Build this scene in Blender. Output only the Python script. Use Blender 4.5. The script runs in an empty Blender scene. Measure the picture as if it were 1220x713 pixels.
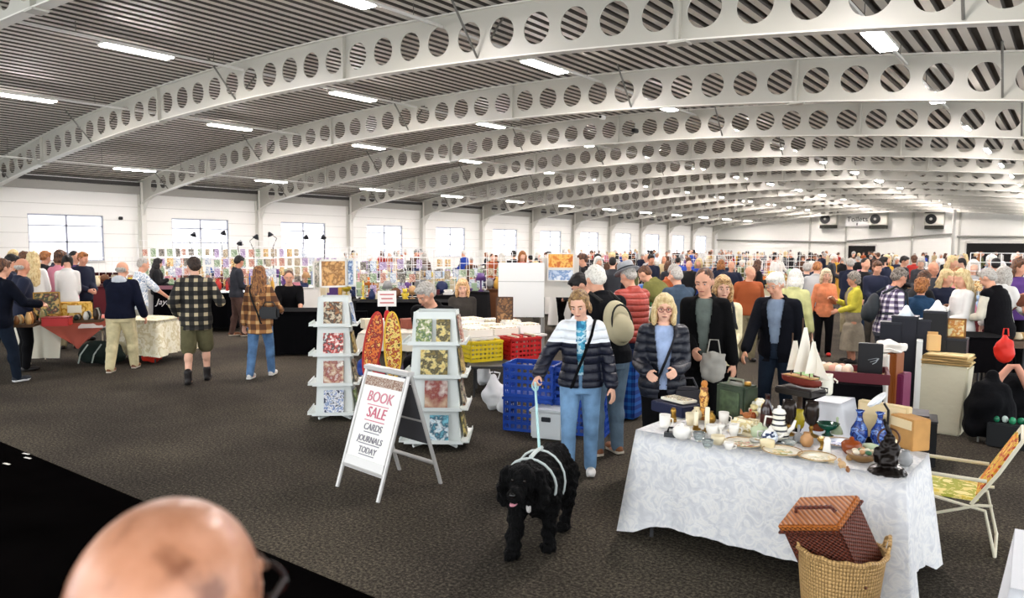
import bpy, bmesh, math, random
import numpy as np
from mathutils import Vector, Matrix, noise

C = bpy.context.scene.collection
random.seed(11)
PI = math.pi

# ---------------------------------------------------------------- camera, light, exposure
F_PX, PITCH, YAW, ROLL, CY, CAMH = 891.8, 0.0905, 0.6451, 0.0063, 373.2, 2.03
_F = Vector((-math.sin(YAW)*math.cos(PITCH), math.cos(YAW)*math.cos(PITCH), -math.sin(PITCH)))
_R = Vector((math.cos(YAW), math.sin(YAW), 0)); _U = _R.cross(_F)
_R, _U = _R*math.cos(ROLL)+_U*math.sin(ROLL), _U*math.cos(ROLL)-_R*math.sin(ROLL)
cd = bpy.data.cameras.new('camera'); cam = bpy.data.objects.new('camera', cd); C.objects.link(cam)
cam.matrix_world = Matrix(((_R.x, _U.x, -_F.x, 0), (_R.y, _U.y, -_F.y, 0), (_R.z, _U.z, -_F.z, CAMH), (0, 0, 0, 1)))
cd.sensor_fit = 'HORIZONTAL'; cd.sensor_width = 36; cd.lens = 36*F_PX/1220
cd.shift_y = (CY-356.5)/1220
cd.clip_start = .05; cd.clip_end = 400
cd.dof.use_dof = True; cd.dof.focus_distance = 8.0; cd.dof.aperture_fstop = 3.6
bpy.context.scene.camera = cam
sc = bpy.context.scene
sc.view_settings.view_transform = 'Standard'; sc.view_settings.look = 'None'
sc.view_settings.gamma = 1; sc.view_settings.use_curve_mapping = False
sc.view_settings.exposure = 1.75
LAMP = 56.0          # emission of the strip lights
wd = bpy.data.worlds.new('daylight'); sc.world = wd; wd.use_nodes = True
wn = wd.node_tree.nodes; wn['Background'].inputs[0].default_value = (.93, .96, 1, 1)
wn['Background'].inputs[1].default_value = 1.1
try:
    sc.cycles.use_denoising = True; sc.cycles.max_bounces = 6; sc.cycles.diffuse_bounces = 3
    sc.cycles.sample_clamp_indirect = 8
except Exception: pass

def fl(px, py, z=0.0):
    """point where the sight line through a pixel meets the level z"""
    d = _F*F_PX + _R*(px-610) - _U*(py-CY)
    t = (z-CAMH)/d.z
    return Vector((d.x*t, d.y*t, z))
def at_d(px, py, D):
    d = _F*F_PX + _R*(px-610) - _U*(py-CY)
    t = D/math.hypot(d.x, d.y)
    return Vector((d.x*t, d.y*t, CAMH+d.z*t))
def at_y(px, py, Y):
    d = _F*F_PX + _R*(px-610) - _U*(py-CY); t = Y/d.y
    return Vector((d.x*t, Y, CAMH+d.z*t))
def to_px(P):
    d = Vector(P)-Vector((0, 0, CAMH)); z = d.dot(_F)
    return 610+F_PX*d.dot(_R)/z, CY-F_PX*d.dot(_U)/z

# ---------------------------------------------------------------- materials
def painted(cols, scale): return blotch(cols, scale, .5, 6, soft=True)
def lin(c): return c/12.92 if c <= .04045 else ((c+.055)/1.055)**2.4
def hexc(h):
    h = h.lstrip('#'); return tuple(lin(int(h[i:i+2], 16)/255) for i in (0, 2, 4))+(1,)
_M = {}
def mat(h, rough=.7, metal=0, var=0.0, scale=8, bump=0.0, bscale=40, key=None, emit=0, trans=0, spec=.35, alpha=1):
    k = key or (h, rough, metal, var, scale, bump, bscale, emit, trans, spec, alpha)
    if k in _M: return _M[k]
    m = bpy.data.materials.new('surface_'+h.strip('#')); m.use_nodes = True
    nt = m.node_tree; b = nt.nodes['Principled BSDF']; c = hexc(h)
    b.inputs['Base Color'].default_value = c; b.inputs['Roughness'].default_value = rough
    b.inputs['Metallic'].default_value = metal; b.inputs['Specular IOR Level'].default_value = spec
    if trans: b.inputs['Transmission Weight'].default_value = trans
    if alpha < 1: b.inputs['Alpha'].default_value = alpha
    if emit:
        b.inputs['Emission Color'].default_value = c; b.inputs['Emission Strength'].default_value = emit
    tc = None
    if var or bump:
        tc = nt.nodes.new('ShaderNodeTexCoord')
    if var:
        n = nt.nodes.new('ShaderNodeTexNoise'); n.inputs['Scale'].default_value = scale; n.inputs['Detail'].default_value = 4
        nt.links.new(tc.outputs['Object'], n.inputs['Vector'])
        r = nt.nodes.new('ShaderNodeValToRGB')
        r.color_ramp.elements[0].position = .3; r.color_ramp.elements[1].position = .7
        r.color_ramp.elements[0].color = tuple(x*(1-var) for x in c[:3])+(1,)
        r.color_ramp.elements[1].color = tuple(min(1, x*(1+var)) for x in c[:3])+(1,)
        nt.links.new(n.outputs[0], r.inputs[0]); nt.links.new(r.outputs[0], b.inputs['Base Color'])
    if bump:
        n = nt.nodes.new('ShaderNodeTexNoise'); n.inputs['Scale'].default_value = bscale; n.inputs['Detail'].default_value = 3
        nt.links.new(tc.outputs['Object'], n.inputs['Vector'])
        bp = nt.nodes.new('ShaderNodeBump'); bp.inputs['Strength'].default_value = bump; bp.inputs['Distance'].default_value = .02
        nt.links.new(n.outputs[0], bp.inputs['Height']); nt.links.new(bp.outputs[0], b.inputs['Normal'])
    _M[k] = m
    return m
def nodes_mat(key):
    m = bpy.data.materials.new(key); m.use_nodes = True; _M[key] = m
    return m, m.node_tree, m.node_tree.nodes['Principled BSDF']
def ramp(nt, src, stops, interp='LINEAR'):
    r = nt.nodes.new('ShaderNodeValToRGB'); r.color_ramp.interpolation = interp
    e = r.color_ramp.elements
    e[0].position, e[0].color = stops[0][0], hexc(stops[0][1])
    e[1].position, e[1].color = stops[-1][0], hexc(stops[-1][1])
    for p, h in stops[1:-1]:
        x = e.new(p); x.color = hexc(h)
    nt.links.new(src, r.inputs[0]); return r
def math_node(nt, op, a, b=None):
    n = nt.nodes.new('ShaderNodeMath'); n.operation = op
    for i, v in enumerate((a, b)):
        if v is None: continue
        if isinstance(v, (int, float)): n.inputs[i].default_value = v
        else: nt.links.new(v, n.inputs[i])
    return n.outputs[0]
def axes(nt):
    tc = nt.nodes.new('ShaderNodeTexCoord'); s = nt.nodes.new('ShaderNodeSeparateXYZ')
    nt.links.new(tc.outputs['Object'], s.inputs[0]); return tc, s
def puffer(h, pitch=.07, top=None, topz=1.25, rough=.5, strength=.8):
    """quilted cloth: seams every pitch metres of height, optionally another colour above topz"""
    k = ('puffer', h, pitch, top, topz)
    if k in _M: return _M[k]
    m, nt, b = nodes_mat(str(k)); _M[k] = m
    tc, s = axes(nt)
    w = math_node(nt, 'ABSOLUTE', math_node(nt, 'SINE', math_node(nt, 'MULTIPLY', s.outputs[2], PI/pitch)))
    p = math_node(nt, 'POWER', w, .5)
    n = nt.nodes.new('ShaderNodeTexNoise'); n.inputs['Scale'].default_value = 25; nt.links.new(tc.outputs['Object'], n.inputs[0])
    hgt = math_node(nt, 'ADD', p, math_node(nt, 'MULTIPLY', n.outputs[0], .5))
    bp = nt.nodes.new('ShaderNodeBump'); bp.inputs['Strength'].default_value = strength; bp.inputs['Distance'].default_value = .02
    nt.links.new(hgt, bp.inputs['Height']); nt.links.new(bp.outputs[0], b.inputs['Normal'])
    b.inputs['Roughness'].default_value = rough; b.inputs['Base Color'].default_value = hexc(h)
    if top:
        g = math_node(nt, 'GREATER_THAN', s.outputs[2], topz)
        r = ramp(nt, g, [(0, h), (1, top)]); nt.links.new(r.outputs[0], b.inputs['Base Color'])
    return m
def plaid(base, line, dark, pitch=.11, wl=.35):
    k = ('plaid', base, line, dark, pitch)
    if k in _M: return _M[k]
    m, nt, b = nodes_mat(str(k)); _M[k] = m
    tc, s = axes(nt); th = []
    for ax in (0, 2):
        f = math_node(nt, 'FRACT', math_node(nt, 'MULTIPLY', s.outputs[ax], 1/pitch))
        th.append(math_node(nt, 'LESS_THAN', f, wl))
    r = ramp(nt, math_node(nt, 'MULTIPLY', math_node(nt, 'ADD', th[0], th[1]), .5), [(0, dark), (.34, base), (.8, line)], 'CONSTANT')
    nt.links.new(r.outputs[0], b.inputs['Base Color']); b.inputs['Roughness'].default_value = .9
    return m
def blotch(cols, scale=6, rough=.8, detail=2, kind='noise', bump=0, stretch=None, soft=False):
    """a printed picture or patterned cloth in patches of the given colours"""
    k = ('blotch', tuple(cols), scale, kind, bump, stretch, soft)
    if k in _M: return _M[k]
    m, nt, b = nodes_mat(str(k)); _M[k] = m
    tc = nt.nodes.new('ShaderNodeTexCoord'); src = tc.outputs['Object']
    if stretch:
        mp = nt.nodes.new('ShaderNodeMapping'); mp.inputs['Scale'].default_value = stretch
        nt.links.new(src, mp.inputs[0]); src = mp.outputs[0]
    if kind == 'noise':
        n = nt.nodes.new('ShaderNodeTexNoise'); n.inputs['Detail'].default_value = detail; o = 0
    else:
        n = nt.nodes.new('ShaderNodeTexVoronoi'); o = 1
    n.inputs['Scale'].default_value = scale; nt.links.new(src, n.inputs[0])
    out = n.outputs[o]
    if kind != 'noise':
        s = nt.nodes.new('ShaderNodeSeparateColor'); nt.links.new(out, s.inputs[0]); out = s.outputs[0]
    N = len(cols); lo, hi = (.3, .7) if kind == 'noise' else (0, 1)
    r = ramp(nt, out, [(lo+(hi-lo)*i/N, c) for i, c in enumerate(cols)], 'LINEAR' if soft else 'CONSTANT')
    nt.links.new(r.outputs[0], b.inputs['Base Color']); b.inputs['Roughness'].default_value = rough
    if bump:
        bp = nt.nodes.new('ShaderNodeBump'); bp.inputs['Strength'].default_value = bump; bp.inputs['Distance'].default_value = .01
        nt.links.new(out, bp.inputs['Height']); nt.links.new(bp.outputs[0], b.inputs['Normal'])
    return m
def stripes(h1, h2, pitch, axis=2, duty=.5, rough=.8):
    k = ('stripe', h1, h2, pitch, axis, duty)
    if k in _M: return _M[k]
    m, nt, b = nodes_mat(str(k)); _M[k] = m
    tc, s = axes(nt)
    f = math_node(nt, 'FRACT', math_node(nt, 'MULTIPLY', s.outputs[axis], 1/pitch))
    r = ramp(nt, math_node(nt, 'LESS_THAN', f, duty), [(0, h1), (1, h2)])
    nt.links.new(r.outputs[0], b.inputs['Base Color']); b.inputs['Roughness'].default_value = rough
    return m
def wicker(h1, h2, sx=.02, sz=.012, round_=True):
    """woven cane: over-and-under relief, brown in the gaps between strands"""
    k = ('wicker', h1, h2, sx, sz, round_)
    if k in _M: return _M[k]
    m, nt, b = nodes_mat(str(k)); _M[k] = m
    tc, s = axes(nt)
    if round_:
        u = math_node(nt, 'MULTIPLY', math_node(nt, 'ARCTAN2', s.outputs[0], s.outputs[1]), .22)
    else: u = math_node(nt, 'ADD', s.outputs[0], s.outputs[1])
    a = math_node(nt, 'SINE', math_node(nt, 'MULTIPLY', u, PI/sx))
    c = math_node(nt, 'SINE', math_node(nt, 'MULTIPLY', s.outputs[2], PI/sz))
    if round_:
        p = math_node(nt, 'MULTIPLY', math_node(nt, 'POWER', math_node(nt, 'ABSOLUTE', a), .5), math_node(nt, 'ADD', math_node(nt, 'MULTIPLY', math_node(nt, 'ABSOLUTE', c), .4), .6))
    else: p = math_node(nt, 'MULTIPLY', math_node(nt, 'ADD', math_node(nt, 'MULTIPLY', a, c), 1), .5)
    r = ramp(nt, p, [(.1, h2), (.45, h1)]); nt.links.new(r.outputs[0], b.inputs['Base Color'])
    bp = nt.nodes.new('ShaderNodeBump'); bp.inputs['Strength'].default_value = 1; bp.inputs['Distance'].default_value = .012
    nt.links.new(p, bp.inputs['Height']); nt.links.new(bp.outputs[0], b.inputs['Normal']); b.inputs['Roughness'].default_value = .5
    return m

# ---------------------------------------------------------------- mesh building
class MB:
    def __init__(s): s.v = []; s.f = []; s.m = []
    def add(s, vs, fs, mi=0, T=None):
        o = len(s.v)
        for p in vs: s.v.append(tuple(T @ Vector(p)) if T else tuple(p))
        for f in fs: s.f.append([o+i for i in f]); s.m.append(mi)
        return s
    def box(s, c, d, rz=0, mi=0, T=None):
        x, y, z = d[0]/2, d[1]/2, d[2]/2
        vs = [(-x, -y, -z), (x, -y, -z), (x, y, -z), (-x, y, -z), (-x, -y, z), (x, -y, z), (x, y, z), (-x, y, z)]
        Q = Matrix.Translation(Vector(c)) @ Matrix.Rotation(rz, 4, 'Z')
        if T: Q = T @ Q
        return s.add(vs, [(0, 3, 2, 1), (4, 5, 6, 7), (0, 1, 5, 4), (1, 2, 6, 5), (2, 3, 7, 6), (3, 0, 4, 7)], mi, Q)
    def tube(s, pts, r, n=8, mi=0, cap=True, T=None, close=False):
        pts = [Vector(p) for p in pts]; N = len(pts); o = len(s.v)
        rs = r if isinstance(r, (list, tuple)) else [r]*N
        prev = None; vs = []
        for i, p in enumerate(pts):
            if close: t = pts[(i+1) % N]-pts[i-1]
            else: t = pts[min(i+1, N-1)]-pts[max(i-1, 0)]
            t.normalize()
            if prev is None: a = t.orthogonal().normalized()
            else:
                a = prev-t*prev.dot(t)
                a = a.normalized() if a.length > 1e-6 else t.orthogonal().normalized()
            prev = a; b = t.cross(a)
            for k in range(n):
                q = 2*PI*k/n; vs.append(p+(a*math.cos(q)+b*math.sin(q))*rs[i])
        fs = []
        for i in range(N if close else N-1):
            j = (i+1) % N
            for k in range(n): fs.append((i*n+k, i*n+(k+1) % n, j*n+(k+1) % n, j*n+k))
        if cap and not close: fs += [tuple(range(n))[::-1], tuple((N-1)*n+k for k in range(n))]
        return s.add(vs, fs, mi, T)
    def lathe(s, prof, n=20, c=(0, 0, 0), mi=0, T=None, sx=1, sy=1):
        vs = []; fs = []; N = len(prof)
        for r, z in prof:
            for k in range(n):
                q = 2*PI*k/n; vs.append((c[0]+r*math.cos(q)*sx, c[1]+r*math.sin(q)*sy, c[2]+z))
        for i in range(N-1):
            for k in range(n): fs.append((i*n+k, i*n+(k+1) % n, (i+1)*n+(k+1) % n, (i+1)*n+k))
        fs += [tuple(range(n))[::-1], tuple((N-1)*n+k for k in range(n))]
        return s.add(vs, fs, mi, T)
    def ell(s, c, r, n=14, m=9, mi=0, T=None):
        if not isinstance(r, (tuple, list)): r = (r, r, r)
        pr = [(math.sin(PI*i/m), -math.cos(PI*i/m)) for i in range(m+1)]
        pr[0] = (1e-3, -1); pr[-1] = (1e-3, 1)
        vs = []; fs = []
        for a, z in pr:
            for k in range(n):
                q = 2*PI*k/n; vs.append((c[0]+r[0]*a*math.cos(q), c[1]+r[1]*a*math.sin(q), c[2]+r[2]*z))
        for i in range(m):
            for k in range(n): fs.append((i*n+k, i*n+(k+1) % n, (i+1)*n+(k+1) % n, (i+1)*n+k))
        fs += [tuple(range(n))[::-1], tuple(m*n+k for k in range(n))]
        return s.add(vs, fs, mi, T)
    def mesh(s, name, mats, smooth=False, bevel=0):
        me = bpy.data.meshes.new(name); me.from_pydata([tuple(p) for p in s.v], [], s.f); me.update()
        for m in (mats if isinstance(mats, (list, tuple)) else [mats]): me.materials.append(m)
        me.polygons.foreach_set('material_index', s.m)
        if bevel:
            bm = bmesh.new(); bm.from_mesh(me)
            bmesh.ops.bevel(bm, geom=list(bm.edges), offset=bevel, segments=2, affect='EDGES', clamp_overlap=True)
            bm.to_mesh(me); bm.free()
        if smooth: me.polygons.foreach_set('use_smooth', [True]*len(me.polygons)); 
        return me
    def obj(s, name, mats, parent=None, smooth=False, bevel=0, loc=None, rz=0):
        o = bpy.data.objects.new(name, s.mesh(name, mats, smooth, bevel)); C.objects.link(o)
        if parent: o.parent = parent
        if loc is not None: o.location = loc
        if rz: o.rotation_euler = (0, 0, rz)
        return o

_labels = {}
def tag(o, label, cat, group=None):
    o['label'] = label; o['category'] = cat
    if group: o['group'] = group
    _labels.setdefault(label, []).append(o)
    return o
def thing(name, label, cat, loc=(0, 0, 0), rz=0, group=None):
    o = bpy.data.objects.new(name, None); C.objects.link(o); o.empty_display_size = .1
    o.location = loc; o.rotation_euler = (0, 0, rz)
    return tag(o, label, cat, group)
def struct(o):
    o['kind'] = 'structure'; return o
def copy_tree(o, parent=None):
    c = o.copy(); C.objects.link(c)
    if parent: c.parent = parent
    for ch in o.children: copy_tree(ch, c)
    return c
def remat(o, m, slot=0):
    """material on the object, so copies may share one mesh"""
    o.material_slots[slot].link = 'OBJECT'; o.material_slots[slot].material = m

def text_obj(s, size, m, parent, loc, rot, name='lettering', shear=0, extr=.002, sx=1):
    cu = bpy.data.curves.new(name, 'FONT'); cu.body = s; cu.size = size; cu.align_x = 'CENTER'; cu.align_y = 'CENTER'
    cu.extrude = extr; cu.shear = shear; cu.resolution_u = 3
    t = bpy.data.objects.new('t', cu); C.objects.link(t)
    dg = bpy.context.evaluated_depsgraph_get(); me = bpy.data.meshes.new_from_object(t.evaluated_get(dg))
    bpy.data.objects.remove(t)
    me.materials.clear(); me.materials.append(m)
    o = bpy.data.objects.new(name, me); C.objects.link(o); o.parent = parent
    o.location = loc; o.rotation_euler = rot; o.scale = (sx, 1, 1)
    return o

def ordinal(n):
    return ['first', 'second', 'third', 'fourth', 'fifth', 'sixth', 'seventh', 'eighth', 'ninth', 'tenth', 'eleventh', 'twelfth', 'thirteenth', 'fourteenth', 'fifteenth', 'sixteenth'][n]

# ================================================================ THE HALL
XL, XC, HW = -33.7, -14.35, 19.35
XR = XC+HW
def zroof(x): return 6.503-1.733*((x-XC)/HW)**2
def zbot(x):
    u = abs(x-XC)/HW
    return 5.545-1.669*u*u - .25*max(0, (u-.93)/.07)**1.5
YN = lambda n: 16.99+6*n
YEND = 84.6

# floor
m, nt, b = nodes_mat('carpet')
tc, s = axes(nt)
n1 = nt.nodes.new('ShaderNodeTexNoise'); n1.inputs['Scale'].default_value = 45; n1.inputs['Detail'].default_value = 6; n1.inputs['Roughness'].default_value = .8
n2 = nt.nodes.new('ShaderNodeTexNoise'); n2.inputs['Scale'].default_value = .6; n2.inputs['Detail'].default_value = 5
for n in (n1, n2): nt.links.new(tc.outputs['Object'], n.inputs[0])
v = math_node(nt, 'ADD', n1.outputs[0], math_node(nt, 'MULTIPLY', math_node(nt, 'SUBTRACT', n2.outputs[0], .5), .25))
r = ramp(nt, v, [(.33, '#171412'), (.48, '#322d27'), (.60, '#5c5548'), (.74, '#857c6c')])
nt.links.new(r.outputs[0], b.inputs['Base Color']); b.inputs['Roughness'].default_value = .95; b.inputs['Specular IOR Level'].default_value = .1
CARPET = m
struct(MB().box(((XL+XR)/2, 40.3, -.05), (XR-XL, 89.4, .1)).obj('floor', CARPET))
o = struct(MB().box(((XL+XR)/2, -.6, .004), (XR-XL, 6.87, .008)).obj('floor_dark_strip', mat('#070606', 1, var=.3, scale=2, spec=0)))

# corrugated roof deck, ribs run along the hall
WHITE = mat('#d6d4cc', .55)
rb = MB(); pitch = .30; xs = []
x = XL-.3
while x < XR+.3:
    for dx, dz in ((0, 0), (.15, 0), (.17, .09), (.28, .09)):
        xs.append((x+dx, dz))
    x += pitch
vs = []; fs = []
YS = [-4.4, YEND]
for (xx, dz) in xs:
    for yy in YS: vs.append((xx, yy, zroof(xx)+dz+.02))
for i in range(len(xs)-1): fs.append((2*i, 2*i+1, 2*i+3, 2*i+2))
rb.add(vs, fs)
rb.m = [0 if i % 4 == 0 else 1 for i in range(len(fs))]  # webs and recesses get a darker colour: shade in the grooves is painted in
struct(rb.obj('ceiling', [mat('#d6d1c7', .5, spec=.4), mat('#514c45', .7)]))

# left wall with window openings
def zseg(mb, y0, y1, z0, z1): mb.box((XL-.13, (y0+y1)/2, (z0+z1)/2), (.25, y1-y0, z1-z0))
m, nt, b = nodes_mat('wall_panels')
tc, s = axes(nt)
f = math_node(nt, 'FRACT', math_node(nt, 'MULTIPLY', s.outputs[2], 1/.6))
r = ramp(nt, math_node(nt, 'LESS_THAN', f, .035), [(0, '#f1f0ea'), (1, '#c9c8c0')])
nt.links.new(r.outputs[0], b.inputs['Base Color']); b.inputs['Roughness'].default_value = .6
WALL = m
wl = MB(); wins = []
y = -4.4
for n in range(-3, 12):
    c = YN(n)+2.93; w0, w1 = c-1.47, c+1.47
    if w0 < y+.1 or w1 > YEND: continue
    zseg(wl, y, w0, 0, 4.75); zseg(wl, w0, w1, 0, 1.25); zseg(wl, w0, w1, 3.18, 4.75)
    wins.append((w0, w1)); y = w1
zseg(wl, y, YEND+.2, 0, 4.75)
struct(wl.obj('wall_left', WALL))
FR = mat('#a3a7b5', .5); GLASS = mat('#ffffff', .05, alpha=.12, spec=.5)
for i, (w0, w1) in enumerate(wins):
    e = bpy.data.objects.new('window_%d' % (i+1), None); C.objects.link(e); e.location = (XL-.1, (w0+w1)/2, 2.2); e['kind'] = 'structure'
    f = MB(); w = w1-w0; z0, z1 = 1.25-2.2, 3.18-2.2
    for zz in (z0+.03, z1-.03, 2.72-2.2, 2.05-2.2): f.box((0, 0, zz), (.06, w, .06))
    for yy in (-w/2+.03, w/2-.03, 0): f.box((0, yy, (z0+z1)/2), (.06, .06 if yy else .08, z1-z0))
    f.obj('window_frame', FR, e)
    MB().box((-.01, 0, (z0+z1)/2), (.01, w-.08, z1-z0-.08)).obj('pane', GLASS, e)
    MB().box((.14, 0, z0-.02), (.12, w+.1, .04)).obj('window_sill', mat('#e8e6e0'), e)
# eaves: dark gutter beam under the roof edge
g = MB().box((XL+.1, 40, 4.62), (.16, 89, .16)).box((XL+.05, 40, 4.36), (.06, 89, .34))
g.m = [0]*6+[1]*6
struct(g.obj('trim_1', [mat('#3e3c39', .6), mat('#a8a69e', .6)]))

# end wall
ew = MB(); N = 40; vs = []; fs = []
for k in range(N+1):
    xx = XL+(XR-XL)*k/N; vs += [(xx, YEND, 0), (xx, YEND, zroof(xx)+.1), (xx, YEND+.2, 0), (xx, YEND+.2, zroof(xx)+.1)]
for k in range(N):
    a = 4*k; fs += [(a, a+4, a+5, a+1), (a+2, a+3, a+7, a+6), (a+1, a+5, a+7, a+3)]
ew.add(vs, fs); struct(ew.obj('wall_end', mat('#efeee6', .6)))
t = MB()
for px in (843, 965, 1008, 1087, 1143):
    P = at_y(px, 280, YEND-.1); t.box((P.x, P.y, 3), (.18, .12, 6))
struct(t.obj('trim_2', mat('#b9b8ae', .6)))
t = MB()
a, b_ = at_y(843, 286, YEND-.15), at_y(1008, 289, YEND-.15); t.tube([a, b_], .09, 6)
a, b_ = at_y(1009, 287.5, YEND-.2), at_y(1137, 279, YEND-.2); t.tube([a, b_], .09, 6)
a, b_ = at_y(1140, 282, YEND-.2), at_y(1260, 283, YEND-.2); t.tube([a, b_], .11, 6)
a, b_ = at_y(798, 271, YEND-.3), at_y(860, 259, YEND-.3); t.tube([a, b_], .06, 6)
struct(t.obj('trim_3', mat('#8d8c84', .6)))
# pipe down the wall
a = at_y(1138, 248, 80); MB().tube([(a.x, 80, 0), (a.x, 80, zroof(a.x)-.1)], .13, 10).obj('trim_4', mat('#dcdbd3', .5), smooth=True)['kind'] = 'structure'
# dark openings in the end wall
for i, (x0, x1, y0) in enumerate(((1152, 1255, 290), (1011, 1043, 293))):
    a, b_ = at_y(x0, y0, YEND-.08), at_y(x1, y0, YEND-.08)
    e = bpy.data.objects.new('door_%d' % (i+1), None); C.objects.link(e); e.location = ((a.x+b_.x)/2, YEND-.06, 0); e['kind'] = 'structure'
    w = b_.x-a.x
    MB().box((0, 0, a.z/2), (w, .08, a.z)).obj('opening', mat('#14110f', .8), e)
    MB().box((0, -.04, a.z+.12), (w+.3, .1, .22)).obj('door_frame', mat('#d8d6cc', .6), e)
    MB().box((-w/2-.1, -.04, a.z/2), (.14, .1, a.z)).obj('door_frame', mat('#d8d6cc', .6), e)

# perforated steel beams with their columns
STEEL = mat('#b4b2a7', .42, spec=.5); STEELW = mat('#dddbd2', .4, spec=.5); STEELD = mat('#6a6862', .5)
HP, HX0 = .770, -6.23
def make_beam():
    root = bpy.data.objects.new('roof_beam', None); C.objects.link(root)
    w = MB(); n = 24
    k0 = math.floor((XL+.45-HX0)/HP); holes = []
    x = HX0+HP*math.ceil((XL+.62-HX0)/HP)
    edge = XL+.2
    cells = []
    while x < XR-.6: cells.append(x); x += HP
    for th in (.012, -.012):
        for c in cells:
            x0, x1 = c-HP/2, c+HP/2
            zt0, zt1, zb0, zb1 = zroof(x0)-.03, zroof(x1)-.03, zbot(x0), zbot(x1)
            zc = (zroof(c)+zbot(c))/2-.02; r = .275
            skip = any(abs(c-s_) < .2 for s_ in ())
            outer = []; inner = []
            for k in range(n):
                q = 2*PI*(k+.5)/n; ca, sa = math.cos(q), math.sin(q)
                inner.append((c+r*ca, th, zc+r*sa))
                # project to cell border
                tx = (HP/2)/max(abs(ca), 1e-6); px_ = 1 if ca > 0 else -1
                top = (zt0+zt1)/2-zc; bot = zc-(zb0+zb1)/2
                tz = (top if sa > 0 else bot)/max(abs(sa), 1e-6)
                t_ = min(tx, tz); X = c+t_*ca; u = (X-x0)/HP
                Z = zc+t_*sa
                if tz < tx: Z = (zt0+(zt1-zt0)*u) if sa > 0 else (zb0+(zb1-zb0)*u)
                outer.append((X, th, Z))
            vs = inner+outer; fs = [(k, (k+1) % n, n+(k+1) % n, n+k) for k in range(n)]
            # corners
            cs = [(x1, th, zt1), (x0, th, zt0), (x0, th, zb0), (x1, th, zb1)]
            o = len(vs); vs += cs
            for ci, (cx_, _, cz) in enumerate(cs):
                best = None
                for k in range(n):
                    A, B = outer[k], outer[(k+1) % n]
                    onA = abs(abs(A[0]-c)-HP/2) < 1e-6; onB = abs(abs(B[0]-c)-HP/2) < 1e-6
                    if onA != onB and (A[0]-c)*(cx_-c) > 0 and (A[2]-zc)*(cz-zc) > 0: best = k
                if best is not None: fs.append((n+best, n+(best+1) % n, o+ci))
            w.add(vs, fs)
        # solid ends
        for (xa, xb) in ((XL+.05, cells[0]-HP/2), (cells[-1]+HP/2, XR-.05)):
            w.add([(xa, th, zbot(xa)), (xb, th, zbot(xb)), (xb, th, zroof(xb)-.03), (xa, th, zroof(xa)-.03)], [(0, 1, 2, 3)])
    for c in cells:   # rims of the holes
        zc = (zroof(c)+zbot(c))/2-.02; r = .275
        vs = []
        for th in (.012, -.012):
            for k in range(n):
                q = 2*PI*(k+.5)/n; vs.append((c+r*math.cos(q), th, zc+r*math.sin(q)))
        w.add(vs, [(k, (k+1) % n, n+(k+1) % n, n+k) for k in range(n)])
    w.obj('web', STEEL, root)
    for nm, zf in (('top_flange', lambda x: zroof(x)-.035), ('bottom_flange', zbot)):
        f = MB(); K = 70; vs = []; fs = []
        for k in range(K+1):
            x = XL+.05+(XR-XL-.1)*k/K; z = zf(x)
            vs += [(x, -.1, z-.012), (x, .1, z-.012), (x, .1, z+.012), (x, -.1, z+.012)]
        for k in range(K):
            for j in range(4): fs.append((4*k+j, 4*k+(j+1) % 4, 4*k+4+(j+1) % 4, 4*k+4+j))
        f.add(vs, fs); f.obj(nm, STEELW, root)
    for side in (1, -1):
        xe = XL if side > 0 else XR
        c = MB()
        for dx in (.02, .32): c.box((xe+side*dx, 0, 2.36), (.03, .22, 4.72))
        c.box((xe+side*.17, 0, 2.36), (.3, .02, 4.72))
        # knee: curved gusset under the bottom flange
        g = [(xe+side*.33, -.01, zbot(xe+side*.33)-.55), (xe+side*.33, -.01, zbot(xe+side*.33)), (xe+side*.9, -.01, zbot(xe+side*.9))]
        g += [(a, .01, z) for a, _, z in g]
        c.add(g, [(0, 1, 2), (3, 5, 4), (0, 2, 5, 3)])
        c.obj('column', STEELW, root)
    for xs_ in (-28.17, -20.47, -12.78, -5.08, 2.62):
        s_ = MB(); zb, zt = zbot(xs_), zroof(xs_)
        s_.box((xs_, -.055, (zb+zt)/2-.03), (.05, .09, zt-zb-.06)).box((xs_, .055, (zb+zt)/2-.03), (.05, .09, zt-zb-.06))
        s_.box((xs_, 0, zb-.03), (.3, .24, .03))
        s_.obj('stiffener', STEEL, root)
    for xs_ in (-31.2, -24.6, -16.85, -9.1, -1.3):
        s_ = MB(); zb, zt = zbot(xs_), zroof(xs_)
        for sg in (1, -1): s_.tube([(xs_, sg*.02, zb+.06), (xs_-.0, sg*.75, zt)], .022, 6)
        s_.obj('brace', STEELD, root)
    return root
nm_f = []
proto = make_beam()
for n in range(-2, 12):
    b_ = proto if n == -2 else copy_tree(proto)
    b_.location = (0, YN(n), 0)
    k = n+2
    lab = ('white perforated steel arch beam, only its end showing at the top left corner' if n == -2 else
           'largest white steel arch beam with round holes, crossing the top of the picture' if n == -1 else
           'white steel arch beam with round holes, %s behind the largest one' % ordinal(n) )
    tag(b_, lab, 'roof beam', 'perforated steel beams of the roof')

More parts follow.
